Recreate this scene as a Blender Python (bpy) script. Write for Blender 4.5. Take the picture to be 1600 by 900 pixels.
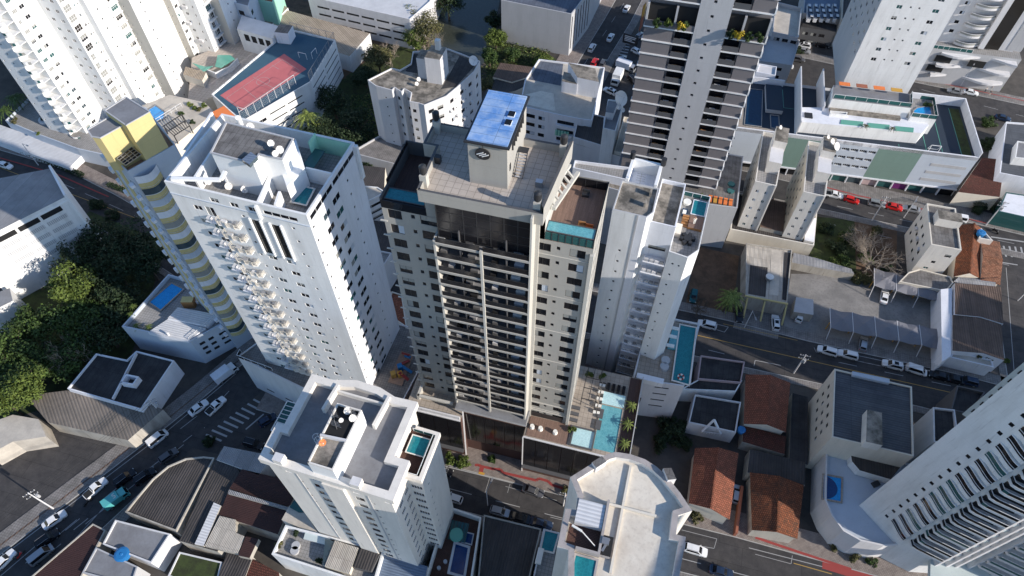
import bpy, math, random
from mathutils import Vector, Matrix
random.seed(7)
for o in list(bpy.data.objects): bpy.data.objects.remove(o)
sc = bpy.context.scene
col = sc.collection
R_ = math.radians
# ------------------------------------------------------------------ camera
HC, TILT, FPX = 135.0, R_(36.37), 1067.0      # drone height, tilt from straight down, focal length in photo pixels
cd = bpy.data.cameras.new('camera'); cam = bpy.data.objects.new('camera', cd); col.objects.link(cam)
cam.location = (0, 0, HC); cam.rotation_euler = (TILT, 0, 0)
cd.sensor_width = 36; cd.lens = FPX / 1600 * 36; cd.clip_end = 3000; cd.clip_start = 1
sc.camera = cam
# ------------------------------------------------------------------ light
SUN_AZ, SUN_EL = R_(-28.5), R_(23.0)
sdir = Vector((math.cos(SUN_AZ) * math.cos(SUN_EL), math.sin(SUN_AZ) * math.cos(SUN_EL), math.sin(SUN_EL)))
sl = bpy.data.lights.new('sun', 'SUN'); so = bpy.data.objects.new('sun', sl); col.objects.link(so)
sl.energy = 4.5; sl.angle = R_(0.5); sl.color = (1.0, 0.92, 0.82)
so.rotation_euler = sdir.to_track_quat('Z', 'Y').to_euler(); so.location = (0, 0, 200)
w = bpy.data.worlds.new('World'); sc.world = w; w.use_nodes = True
nt = w.node_tree; bg = nt.nodes['Background']
sky = nt.nodes.new('ShaderNodeTexSky'); sky.sky_type = 'NISHITA'; sky.sun_disc = False
sky.sun_elevation = SUN_EL; sky.sun_rotation = R_(90) - SUN_AZ; sky.air_density = 1.0; sky.dust_density = 0.3; sky.ozone_density = 4.0
nt.links.new(sky.outputs[0], bg.inputs[0]); bg.inputs[1].default_value = 0.145
sc.view_settings.view_transform = 'Standard'; sc.view_settings.look = 'None'
sc.view_settings.exposure = 0.45; sc.view_settings.gamma = 1.0; sc.view_settings.use_curve_mapping = False
sc.render.resolution_x = 1024; sc.render.resolution_y = 576
sc.cycles.max_bounces = 6; sc.cycles.diffuse_bounces = 3

# ------------------------------------------------------------------ measuring helpers (survey of the real place)
def at(px, py, z=0.0):
    a, b = (px - 800) / FPX, (450 - py) / FPX
    v = Vector((a, math.sin(TILT) + b * math.cos(TILT), -math.cos(TILT) + b * math.sin(TILT)))
    k = (z - HC) / v.z
    return Vector((v.x * k, v.y * k, z))
class Fr:                                        # local plan frame of a building
    def __init__(s, px, py, z, yaw):
        s.o = at(px, py, z).xy.copy() if px is not None else Vector((0, 0)); s.a = R_(yaw)
        s.u = Vector((math.cos(s.a), math.sin(s.a))); s.v = Vector((-math.sin(s.a), math.cos(s.a)))
    def __call__(s, u, v): return s.o + s.u * u + s.v * v
    def P(s, u, v, z): p = s(u, v); return Vector((p.x, p.y, z))
    def poly(s, *pts): return [s(*p) for p in pts]
    def rect(s, u0, v0, u1, v1): return s.poly((u0, v0), (u1, v0), (u1, v1), (u0, v1))
    def L(s, px, py, z): d = at(px, py, z).xy - s.o; return d.dot(s.u), d.dot(s.v)
def pxp(z, *pts): return ccw([at(x, y, z).xy.copy() for x, y in pts])
def area(p): return sum(p[i].x * p[(i + 1) % len(p)].y - p[(i + 1) % len(p)].x * p[i].y for i in range(len(p))) / 2
def ccw(p): return p if area(p) > 0 else p[::-1]
def inset(p, d):
    n = len(p); out = []
    for i in range(n):
        a, b, c = p[i - 1], p[i], p[(i + 1) % n]
        e, f = (b - a).normalized(), (c - b).normalized()
        ne, nf = Vector((-e.y, e.x)), Vector((-f.y, f.x))
        m = ne + nf; k = m.dot(ne)
        if k < 0.2: k = 0.2
        out.append(b + m * (d / k))
    return out

# ------------------------------------------------------------------ materials
MATS = {}
def N(t, ty, **kw):
    n = t.nodes.new(ty)
    for k, v in kw.items():
        if k in n.inputs: n.inputs[k].default_value = v
        else: setattr(n, k, v)
    return n
def base(name, rough=0.8, metal=0.0, spec=0.5):
    m = bpy.data.materials.new(name); m.use_nodes = True; t = m.node_tree; b = t.nodes['Principled BSDF']
    b.inputs['Roughness'].default_value = rough; b.inputs['Metallic'].default_value = metal
    b.inputs['Specular IOR Level'].default_value = spec
    MATS[name] = m
    return m, t, b
def rgba(c): return (c[0], c[1], c[2], 1)
def mulc(c, k): return tuple(min(1, x * k) for x in c)
def pos(t, rot=0.0, sx=1, sy=1, sz=1):
    g = t.nodes.new('ShaderNodeNewGeometry'); mp = N(t, 'ShaderNodeMapping', vector_type='TEXTURE')
    mp.inputs['Rotation'].default_value = (0, 0, R_(rot)); mp.inputs['Scale'].default_value = (sx, sy, sz)
    t.links.new(g.outputs['Position'], mp.inputs['Vector']); return mp.outputs[0]
def ramp(t, fac, stops):
    r = t.nodes.new('ShaderNodeValToRGB'); cr = r.color_ramp
    while len(cr.elements) < len(stops): cr.elements.new(0.5)
    for e, (p, c) in zip(cr.elements, stops): e.position = p; e.color = rgba(c)
    t.links.new(fac, r.inputs[0]); return r.outputs[0]
def mix(t, a, b, fac, mode='MIX'):
    m = N(t, 'ShaderNodeMix', data_type='RGBA', blend_type=mode)
    for s, v in ((0, fac), (6, a), (7, b)):
        if isinstance(v, bpy.types.NodeSocket): t.links.new(v, m.inputs[s])
        else: m.inputs[s].default_value = v if s == 0 else rgba(v)
    return m.outputs[2]
def noise(t, vec, scale, detail=4, rough=0.6):
    n = N(t, 'ShaderNodeTexNoise', Scale=scale, Detail=detail, Roughness=rough); t.links.new(vec, n.inputs['Vector']); return n.outputs['Fac']
def bump(t, b, h, st=0.3, dist=0.05):
    n = N(t, 'ShaderNodeBump', Strength=st, Distance=dist); t.links.new(h, n.inputs['Height']); t.links.new(n.outputs[0], b.inputs['Normal'])
def flat(name, c, rough=0.6, metal=0.0, spec=0.5):
    m, t, b = base(name, rough, metal, spec); b.inputs['Base Color'].default_value = rgba(c); return m
def plaster(name, c, dirt=0.35, c2=None, rough=0.85):
    m, t, b = base(name, rough, spec=0.25); c2 = c2 or mulc(c, 0.68)
    p1 = pos(t, 0, 1, 1, 5.0); n1 = noise(t, p1, 0.5, 6, 0.65)         # vertical weather streaks
    p2 = pos(t); n2 = noise(t, p2, 0.12, 3); n3 = noise(t, p2, 9.0, 2)
    x = ramp(t, n1, [(0.42, (0, 0, 0)), (0.75, (1, 1, 1))]); y = ramp(t, n2, [(0.35, (0, 0, 0)), (0.7, (1, 1, 1))])
    f = mix(t, x, y, 0.4, 'MULTIPLY')
    k = N(t, 'ShaderNodeMath', operation='MULTIPLY'); t.links.new(f, k.inputs[0]); k.inputs[1].default_value = dirt * 1.4
    o = mix(t, c, c2, k.outputs[0])
    o = mix(t, o, mulc(c, 0.86), ramp(t, n3, [(0.45, (0, 0, 0)), (0.7, (.5, .5, .5))]))
    n4 = noise(t, pos(t, 0, 1, 1, 14.0), 2.6, 3)                             # narrow drips
    o = mix(t, o, mulc(c2, 0.8), ramp(t, n4, [(0.60, (0, 0, 0)), (0.80, (min(1, dirt * 1.3),) * 3)]))
    sp = t.nodes.new('ShaderNodeSeparateXYZ'); t.links.new(p2, sp.inputs[0]); md = N(t, 'ShaderNodeMath', operation='PINGPONG'); t.links.new(sp.outputs[2], md.inputs[0]); md.inputs[1].default_value = 1.475
    o = mix(t, o, mulc(c, 0.72), ramp(t, md.outputs[0], [(0.0, (.6, .6, .6)), (0.035, (0, 0, 0))]))   # floor joints
    t.links.new(o, b.inputs['Base Color']); bump(t, b, n3, 0.15, 0.02); return m
def blotch(name, c, c2, scale=0.35, rough=0.9, lo=0.4, hi=0.62, fine=0.25, grid=None, rot=-15):
    m, t, b = base(name, rough, spec=0.25); p = pos(t, rot); n1 = noise(t, p, scale, 8, 0.68); n2 = noise(t, p, scale * 11, 3)
    o = ramp(t, n1, [(lo, c), (hi, c2)])
    o = mix(t, o, mulc(c2, 0.6), ramp(t, n2, [(0.5, (0, 0, 0)), (0.75, (fine, fine, fine))]))
    if grid:
        br = N(t, 'ShaderNodeTexBrick', Scale=1.0); br.offset = grid[2] if len(grid) > 2 else 0.0
        for k, v in (('Color1', (1, 1, 1, 1)), ('Color2', (.88, .88, .88, 1)), ('Mortar', (.55, .55, .55, 1))): br.inputs[k].default_value = v
        br.inputs['Brick Width'].default_value = grid[0]; br.inputs['Row Height'].default_value = grid[1]; br.inputs['Mortar Size'].default_value = 0.035
        t.links.new(p, br.inputs['Vector']); o = mix(t, o, br.outputs[0], 1.0, 'MULTIPLY')
    t.links.new(o, b.inputs['Base Color']); bump(t, b, n2, 0.25, 0.03); return m
def corrug(name, c, c2, rot=-15, pitch=0.5, scale=0.25, sheet=None, rough=0.75, metal=0.0):
    m, t, b = base(name, rough, metal, 0.3); p = pos(t, rot)
    wv = N(t, 'ShaderNodeTexWave', wave_type='BANDS', bands_direction='X', Scale=0.314 / pitch * 1.0, Distortion=0.0); t.links.new(p, wv.inputs['Vector'])
    n1 = noise(t, p, scale, 6, 0.7); n2 = noise(t, p, 5, 3)
    o = ramp(t, n1, [(0.38, c), (0.65, c2)])
    o = mix(t, o, mulc(c2, 0.62), ramp(t, wv.outputs['Fac'], [(0.0, (.45, .45, .45)), (0.35, (0, 0, 0))]))
    if sheet:
        br = N(t, 'ShaderNodeTexBrick', Scale=1.0); br.offset = 0.0
        for k, v in (('Color1', (1, 1, 1, 1)), ('Color2', (.78, .78, .78, 1)), ('Mortar', (.5, .5, .5, 1))): br.inputs[k].default_value = v
        br.inputs['Brick Width'].default_value = sheet[0]; br.inputs['Row Height'].default_value = sheet[1]; br.inputs['Mortar Size'].default_value = 0.04
        t.links.new(p, br.inputs['Vector']); o = mix(t, o, br.outputs[0], 0.8, 'MULTIPLY')
    t.links.new(o, b.inputs['Base Color']); bump(t, b, wv.outputs['Fac'], 0.6, 0.08); return m
def tiles(name, c, c2, rot=-15, moss=(0.05, 0.04, 0.03), amt=0.5):
    m, t, b = base(name, 0.85, spec=0.2); p = pos(t, rot)
    br = N(t, 'ShaderNodeTexBrick', Scale=1.0); br.offset = 0.5
    br.inputs['Color1'].default_value = rgba(c); br.inputs['Color2'].default_value = rgba(c2); br.inputs['Mortar'].default_value = rgba(mulc(c2, 0.45))
    br.inputs['Brick Width'].default_value = 0.34; br.inputs['Row Height'].default_value = 0.42; br.inputs['Mortar Size'].default_value = 0.05
    t.links.new(p, br.inputs['Vector']); n1 = noise(t, p, 0.8, 8, 0.75); n2 = noise(t, p, 3.5, 4)
    o = mix(t, br.outputs[0], moss, ramp(t, n1, [(0.45, (0, 0, 0)), (0.68, (amt, amt, amt))]))
    o = mix(t, o, mulc(c, 1.35), ramp(t, n2, [(0.55, (0, 0, 0)), (0.7, (.35, .35, .35))]))
    t.links.new(o, b.inputs['Base Color']); bump(t, b, br.outputs['Fac'], 0.8, 0.06); return m
def water(name, c, c2, rough=0.06):
    m, t, b = base(name, rough, spec=0.5); p = pos(t); n1 = noise(t, p, 1.2, 3); n2 = noise(t, p, 3.0, 2)
    vo = N(t, 'ShaderNodeTexVoronoi', Scale=2.2, feature='DISTANCE_TO_EDGE'); t.links.new(p, vo.inputs['Vector'])
    o = ramp(t, n1, [(0.35, c), (0.65, c2)]); o = mix(t, o, mulc(c2, 1.5), ramp(t, vo.outputs['Distance'], [(0.0, (.35, .35, .35)), (0.12, (0, 0, 0))]))
    t.links.new(o, b.inputs['Base Color']); bump(t, b, n2, 0.15, 0.05); return m
def leafm(name, c, c2, tr=0.0):
    m, t, b = base(name, 0.6, spec=0.25); g = t.nodes.new('ShaderNodeNewGeometry')
    o = ramp(t, g.outputs['Random Per Island'], [(0.0, c), (0.6, c2), (1.0, mulc(c2, 1.7))]); t.links.new(o, b.inputs['Base Color'])
    b.inputs['Subsurface Weight'].default_value = 0.0; return m
def planks(name, c, c2, rot=-15, w=0.14, rough=0.7):
    m, t, b = base(name, rough, spec=0.3); p = pos(t, rot)
    br = N(t, 'ShaderNodeTexBrick', Scale=1.0); br.offset = 0.37
    br.inputs['Color1'].default_value = rgba(c); br.inputs['Color2'].default_value = rgba(c2); br.inputs['Mortar'].default_value = rgba(mulc(c, 0.35))
    br.inputs['Brick Width'].default_value = 2.4; br.inputs['Row Height'].default_value = w; br.inputs['Mortar Size'].default_value = 0.012
    t.links.new(p, br.inputs['Vector']); t.links.new(br.outputs[0], b.inputs['Base Color']); return m
W_ = (0.80, 0.80, 0.79)
plaster('white_wall', W_, 0.5, (0.50, 0.49, 0.47)); plaster('white_wall_clean', (0.84, 0.84, 0.83), 0.15)
plaster('cool_white_wall', (0.75, 0.76, 0.80), 0.45); plaster('cream_wall', (0.72, 0.66, 0.56), 0.35); plaster('cream_light', (0.78, 0.74, 0.68), 0.5)
plaster('beige_wall', (0.38, 0.365, 0.335), 0.25); plaster('beige_trim', (0.52, 0.50, 0.455), 0.25)
plaster('grey_wall', (0.30, 0.30, 0.31), 0.3); plaster('mid_grey_wall', (0.46, 0.46, 0.47), 0.35); plaster('pale_grey_wall', (0.66, 0.65, 0.655), 0.4)
plaster('dark_grey_wall', (0.10, 0.10, 0.105), 0.2); plaster('charcoal_render', (0.19, 0.175, 0.178), 0.2); plaster('yellow_wall', (0.60, 0.50, 0.24), 0.35)
plaster('blue_grey_wall', (0.50, 0.55, 0.62), 0.25); plaster('green_wall', (0.18, 0.27, 0.235), 0.2); plaster('mint_wall', (0.36, 0.66, 0.50), 0.2)
plaster('aqua_pale_wall', (0.55, 0.62, 0.61), 0.3); plaster('dirty_wall', (0.45, 0.42, 0.37), 0.6, (0.16, 0.14, 0.12)); plaster('pink_trim', (0.48, 0.36, 0.36), 0.4)
plaster('granite_cap', (0.42, 0.38, 0.36), 0.7, (0.2, 0.18, 0.17)); plaster('brick_red_wall', (0.35, 0.13, 0.08), 0.4)
blotch('tan_roof', (0.52, 0.46, 0.40), (0.46, 0.40, 0.35), 0.2, grid=(1.0, 1.0)); blotch('concrete_roof', (0.55, 0.50, 0.43), (0.42, 0.38, 0.33), 0.3, lo=0.4, hi=0.65)
blotch('stained_roof', (0.36, 0.32, 0.27), (0.11, 0.10, 0.085), 0.35, lo=0.38, hi=0.6); blotch('grey_roof', (0.24, 0.245, 0.26), (0.19, 0.19, 0.2), 0.25)
blotch('felt_roof', (0.060, 0.058, 0.060), (0.035, 0.034, 0.036), 0.3, grid=(1.2, 6.0)); blotch('terrace_floor', (0.34, 0.33, 0.32), (0.28, 0.27, 0.26), 0.3, grid=(0.6, 0.6))
blotch('grey_tile_roof', (0.22, 0.21, 0.20), (0.13, 0.12, 0.115), 0.4, grid=(0.8, 2.2)); blotch('slate_blue_roof', (0.14, 0.16, 0.20), (0.10, 0.11, 0.14), 0.3, grid=(1.0, 5.0))
blotch('cream_roof', (0.72, 0.66, 0.56), (0.52, 0.45, 0.37), 0.16, lo=0.42, hi=0.68, fine=0.3); blotch('asphalt', (0.080, 0.075, 0.074), (0.048, 0.046, 0.048), 0.45, lo=0.35, hi=0.66, fine=0.4, grid=(11.0, 3.4, .4))
blotch('ground_mix', (0.10, 0.09, 0.08), (0.055, 0.05, 0.047), 0.1); blotch('gravel', (0.26, 0.25, 0.24), (0.18, 0.175, 0.17), 0.18, fine=0.5)
blotch('dirt', (0.16, 0.10, 0.065), (0.09, 0.06, 0.04), 0.35, fine=0.5); blotch('sidewalk', (0.27, 0.25, 0.24), (0.18, 0.17, 0.16), 0.5, grid=(0.5, 0.5)); blotch('kerbstone', (0.42, 0.41, 0.39), (0.33, 0.32, 0.31), 0.5)
blotch('grass', (0.055, 0.075, 0.025), (0.035, 0.04, 0.02), 0.6, fine=0.5); blotch('stone_paving', (0.34, 0.29, 0.26), (0.24, 0.20, 0.18), 0.9, grid=(0.3, 0.3, 0.5), fine=0.4)
blotch('deck_stone', (0.43, 0.37, 0.31), (0.35, 0.30, 0.25), 0.3, grid=(0.9, 0.9)); blotch('brown_paving', (0.13, 0.07, 0.055), (0.09, 0.05, 0.04), 0.6, grid=(0.4, 0.2, 0.5)); blotch('river_bed', (0.04, 0.045, 0.04), (0.06, 0.065, 0.055), 0.05)
corrug('brown_sheet', (0.17, 0.115, 0.09), (0.10, 0.07, 0.055), -15, 0.5, sheet=(1.1, 40)); corrug('tan_sheet', (0.44, 0.36, 0.28), (0.34, 0.28, 0.21), 35, 0.6, sheet=(1.2, 9))
corrug('canopy_sheet', (0.24, 0.205, 0.175), (0.17, 0.15, 0.13), 35, 0.6, sheet=(1.2, 9)); corrug('grey_sheet', (0.36, 0.36, 0.37), (0.27, 0.27, 0.28), -15, 0.35, sheet=(3.0, 30)); corrug('pale_sheet', (0.58, 0.53, 0.46), (0.45, 0.40, 0.34), -15, 0.3, sheet=(1.0, 3.0))
corrug('dark_sheet', (0.085, 0.075, 0.072), (0.055, 0.05, 0.048), -15, 0.5, sheet=(1.1, 60)); corrug('maroon_sheet', (0.060, 0.028, 0.026), (0.042, 0.021, 0.02), 75, 0.3)
corrug('white_sheet', (0.66, 0.66, 0.67), (0.56, 0.56, 0.57), 75, 0.5); corrug('blue_sheet', (0.16, 0.21, 0.29), (0.12, 0.16, 0.23), 75, 0.45); corrug('dark_metal_roof', (0.115, 0.125, 0.14), (0.08, 0.085, 0.10), 75, 0.5, sheet=(1.0, 12))
tiles('red_tile', (0.40, 0.14, 0.085), (0.28, 0.10, 0.06)); tiles('old_tile', (0.34, 0.12, 0.06), (0.20, 0.07, 0.035), amt=0.9); tiles('brown_tile', (0.17, 0.06, 0.045), (0.10, 0.04, 0.03)); tiles('pale_tile', (0.50, 0.25, 0.15), (0.33, 0.14, 0.08), amt=0.7)
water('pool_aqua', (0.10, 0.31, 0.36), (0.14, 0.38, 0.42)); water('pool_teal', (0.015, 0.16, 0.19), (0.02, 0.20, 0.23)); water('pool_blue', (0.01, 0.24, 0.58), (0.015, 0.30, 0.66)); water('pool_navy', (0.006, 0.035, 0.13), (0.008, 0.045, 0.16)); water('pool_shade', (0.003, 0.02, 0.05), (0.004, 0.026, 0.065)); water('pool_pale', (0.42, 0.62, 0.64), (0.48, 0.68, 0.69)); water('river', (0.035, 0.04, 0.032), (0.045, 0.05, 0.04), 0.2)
leafm('leaf_mid', (0.022, 0.040, 0.012), (0.045, 0.075, 0.018)); leafm('leaf_bright', (0.045, 0.070, 0.014), (0.085, 0.115, 0.024)); leafm('leaf_dark', (0.013, 0.024, 0.010), (0.024, 0.040, 0.016)); leafm('leaf_olive', (0.06, 0.058, 0.022), (0.10, 0.095, 0.038)); leafm('leaf_yellow', (0.30, 0.22, 0.02), (0.42, 0.32, 0.03)); leafm('leaf_palm', (0.07, 0.10, 0.02), (0.14, 0.17, 0.04))
flat('bark', (0.10, 0.075, 0.055), 0.9); flat('bare_bark', (0.30, 0.25, 0.20), 0.9); flat('glass_dark', (0.012, 0.013, 0.016), 0.05, spec=0.35); flat('glass_teal', (0.03, 0.10, 0.10), 0.1); flat('glass_blue', (0.05, 0.075, 0.09), 0.08); flat('curtain_glass', (0.30, 0.30, 0.28), 0.25); flat('glass_brown', (0.03, 0.027, 0.024), 0.1, spec=0.35); flat('glass_smoke', (0.016, 0.015, 0.017), 0.12, spec=0.35)
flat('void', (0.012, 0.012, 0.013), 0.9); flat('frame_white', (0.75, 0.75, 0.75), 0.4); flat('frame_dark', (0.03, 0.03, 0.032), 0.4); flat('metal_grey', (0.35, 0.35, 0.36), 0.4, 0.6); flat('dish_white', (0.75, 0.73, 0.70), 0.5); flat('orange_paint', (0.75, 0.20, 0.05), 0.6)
flat('paint_white', (0.36, 0.36, 0.36), 0.8); flat('paint_yellow', (0.42, 0.26, 0.06), 0.7); flat('paint_red', (0.30, 0.045, 0.04), 0.8); flat('rubber', (0.02, 0.02, 0.02), 0.8); flat('lamp_glass', (0.7, 0.7, 0.68), 0.2); flat('tail_red', (0.35, 0.01, 0.01), 0.3)
flat('car_white', (0.78, 0.78, 0.78), 0.25); flat('car_silver', (0.42, 0.43, 0.45), 0.3, 0.5); flat('car_black', (0.012, 0.012, 0.015), 0.2); flat('car_red', (0.55, 0.02, 0.02), 0.25); flat('car_grey', (0.13, 0.13, 0.14), 0.3, 0.4); flat('car_teal', (0.01, 0.10, 0.11), 0.25); flat('car_blue', (0.02, 0.035, 0.07), 0.25); flat('van_teal', (0.10, 0.42, 0.42), 0.4)
flat('tank_blue', (0.02, 0.17, 0.42), 0.5); flat('navy_paint', (0.02, 0.05, 0.10), 0.6); flat('court_navy', (0.014, 0.026, 0.045), 0.7); flat('court_green', (0.03, 0.12, 0.12), 0.6); flat('ochre', (0.55, 0.30, 0.05), 0.6); flat('shade_cloth', (0.18, 0.18, 0.20), 0.8); flat('green_glass', (0.12, 0.36, 0.28), 0.25); flat('skin', (0.45, 0.27, 0.18), 0.7); flat('cloth_white', (0.8, 0.78, 0.72), 0.8); flat('purple', (0.14, 0.02, 0.13), 0.5); flat('wood', (0.36, 0.17, 0.06), 0.6)
blotch('court_red', (0.50, 0.15, 0.16), (0.44, 0.13, 0.14), 0.2, fine=0.1); blotch('court_blue', (0.05, 0.11, 0.16), (0.04, 0.09, 0.14), 0.2, fine=0.1); blotch('blue_membrane', (0.12, 0.28, 0.60), (0.34, 0.47, 0.68), 0.45, fine=0.3, grid=(6.0, 1.3))
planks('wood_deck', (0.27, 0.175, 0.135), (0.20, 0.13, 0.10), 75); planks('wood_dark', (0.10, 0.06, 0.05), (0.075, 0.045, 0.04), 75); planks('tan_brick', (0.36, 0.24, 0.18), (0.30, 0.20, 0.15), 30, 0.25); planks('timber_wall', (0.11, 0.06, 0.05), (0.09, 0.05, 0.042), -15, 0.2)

# ------------------------------------------------------------------ mesh building
class MB:
    def __init__(s): s.v = []; s.f = []; s.m = []; s.mats = []
    def mi(s, name):
        if name not in s.mats: s.mats.append(name)
        return s.mats.index(name)
    def face(s, pts, m):
        i = len(s.v); s.v.extend([tuple(p) for p in pts]); s.f.append(tuple(range(i, i + len(pts)))); s.m.append(s.mi(m))
    def prism(s, poly, z0, z1, m, top=None, bottom=False):
        n = len(poly)
        for i in range(n):
            a, b = poly[i], poly[(i + 1) % n]
            s.face([(a.x, a.y, z0), (b.x, b.y, z0), (b.x, b.y, z1), (a.x, a.y, z1)], m)
        s.face([(p.x, p.y, z1) for p in poly], top or m)
        if bottom: s.face([(p.x, p.y, z0) for p in poly[::-1]], m)
    def box(s, c, sx, sy, sz, m, yaw=0.0, top=None):     # c = centre of the base
        a = R_(yaw); u = Vector((math.cos(a), math.sin(a))) * sx / 2; v = Vector((-math.sin(a), math.cos(a))) * sy / 2; o = Vector((c[0], c[1]))
        s.prism([o - u - v, o + u - v, o + u + v, o - u + v], c[2], c[2] + sz, m, top, True)
    def bar(s, a, b, w, h, m, zup=0.0):                     # box along a->b (3D), width w, height h
        a, b = Vector(a), Vector(b); d = (b - a); L = d.length
        if L < 1e-6: return
        d /= L; up = Vector((0, 0, 1)) if abs(d.z) < 0.95 else Vector((1, 0, 0)); sd = d.cross(up).normalized(); up = sd.cross(d).normalized()
        q = [sd * w / 2 * i + up * h / 2 * j for i, j in ((-1, -1), (1, -1), (1, 1), (-1, 1))]
        for k in range(4):
            p0, p1 = q[k], q[(k + 1) % 4]; s.face([a + p0, b + p0, b + p1, a + p1], m)
        s.face([a + p for p in q], m); s.face([b + p for p in q[::-1]], m)
    def cyl(s, a, b, r0, r1, m, n=10, cap=True):
        a, b = Vector(a), Vector(b); d = (b - a).normalized(); x = d.orthogonal().normalized(); y = d.cross(x)
        A = [a + (x * math.cos(t) + y * math.sin(t)) * r0 for t in [2 * math.pi * k / n for k in range(n)]]
        B = [b + (x * math.cos(t) + y * math.sin(t)) * r1 for t in [2 * math.pi * k / n for k in range(n)]]
        for k in range(n): s.face([A[k], A[(k + 1) % n], B[(k + 1) % n], B[k]], m)
        if cap: s.face(B, m); s.face(A[::-1], m)
    def wallp(s, pts, z0, z1, th, m, closed=False):          # free-standing wall / parapet along plan points
        n = len(pts)
        for i in range(n if closed else n - 1):
            a, b = pts[i], pts[(i + 1) % n]; d = (b - a).normalized(); e = d * th / 2 * 0.98; q = Vector((-d.y, d.x)) * th / 2
            s.prism([a - e - q, b + e - q, b + e + q, a - e + q], z0, z1 + 0.002 * (i % 3), m, None, True)
    def build(s, name, parent=None, tag=None, origin=None, smooth=False):
        me = bpy.data.meshes.new(name)
        o0 = Vector(origin) if origin is not None else (root_loc(parent) if parent else None)
        if o0 is None:
            xs = [p[0] for p in s.v]; ys = [p[1] for p in s.v]; o0 = Vector(((min(xs) + max(xs)) / 2, (min(ys) + max(ys)) / 2, min(p[2] for p in s.v)))
        me.from_pydata([(p[0] - o0.x, p[1] - o0.y, p[2] - o0.z) for p in s.v], [], s.f)
        for n in s.mats: me.materials.append(MATS[n])
        me.polygons.foreach_set('material_index', s.m)
        if smooth: me.polygons.foreach_set('use_smooth', [True] * len(s.f))
        me.update()
        o = bpy.data.objects.new(name, me); col.objects.link(o)
        if parent: o.parent = parent
        else: o.location = o0
        if tag: settag(o, *tag)
        return o
def root_loc(o):
    while o.parent: o = o.parent
    return Vector(o.location)
def settag(o, label, cat, group=None):
    o['label'] = label; o['category'] = cat
    if group: o['group'] = group
def thing(name, label, cat, loc=(0, 0, 0), group=None, rz=0.0):
    o = bpy.data.objects.new(name, None); col.objects.link(o); o.location = loc; o.rotation_euler = (0, 0, rz); settag(o, label, cat, group); o.empty_display_size = 0.5; return o
def struct(name, mb):
    o = mb.build(name); o['kind'] = 'structure'; return o
def copy_tree(o, parent=None):
    c = o.copy(); col.objects.link(c); c.parent = parent
    for ch in [x for x in o.children]: copy_tree(ch, c)
    return c

# windows: shared meshes, real recess in the wall
WM = {}
STY = {  # frame material, glass choices, panes, horizontal rail
    'pair': ('frame_white', ['glass_dark', 'glass_dark', 'glass_teal', 'glass_blue', 'glass_smoke'], 2), 'small': ('frame_white', ['glass_dark', 'void'], 1),
    'dark': ('frame_dark', ['glass_dark', 'glass_smoke', 'glass_dark'], 2), 'sdark': ('frame_dark', ['glass_dark'], 1),
    'strip': ('frame_white', ['glass_dark'], 4), 'blind': ('frame_white', ['curtain_glass', 'glass_teal', 'glass_dark'], 3), 'green': ('frame_white', ['glass_teal', 'glass_dark', 'glass_blue'], 2),
    'teal': ('frame_white', ['glass_teal'], 4), 'void': ('frame_dark', ['void'], 1), 'loggia': ('frame_white', ['glass_dark', 'curtain_glass', 'glass_teal', 'glass_brown', 'curtain_glass'], 3), 'tall': ('frame_dark', ['glass_brown'], 1)}
def win_geo(w, h, sty, gl):
    gl, bl = gl if isinstance(gl, tuple) else (gl, 0)
    k = (round(w, 2), round(h, 2), sty, gl, bl)
    if k in WM: return WM[k]
    mb = MB(); fm, gs, n = STY[sty]; t = 0.06
    def bx(x0, x1, z0, z1, y0, y1, m):
        mb.prism([Vector((x0, y0)), Vector((x1, y0)), Vector((x1, y1)), Vector((x0, y1))], z0, z1, m, None, True)
    bx(0.01, w - 0.01, 0.01, h - 0.01, -0.02, 0.02, gl)
    bx(0, w, 0, t, -0.05, 0.05, fm); bx(0, w, h - t, h, -0.05, 0.05, fm)
    if bl == 1: bx(.02, w * .48, .05, h - .05, -0.035, -0.021, 'curtain_glass')
    if bl == 2: bx(.02, w - .02, h * .45, h - .05, -0.035, -0.021, 'curtain_glass')
    if bl == 3: bx(w * .55, w - .02, .05, h - .05, -0.035, -0.021, 'blue_grey_wall')
    for i in range(n + 1):
        x = (w - t) * i / n; bx(x, x + t, t, h - t, -0.048, 0.048, fm)
    if sty in ('loggia', 'tall') and h > 1.3: bx(t, w - t, h * 0.42, h * 0.42 + t, -0.046, 0.046, fm)
    me = bpy.data.meshes.new('window'); me.from_pydata(mb.v, [], mb.f)
    for q in mb.mats: me.materials.append(MATS[q])
    me.polygons.foreach_set('material_index', mb.m); me.update(); WM[k] = (me, mb); return WM[k]
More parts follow.
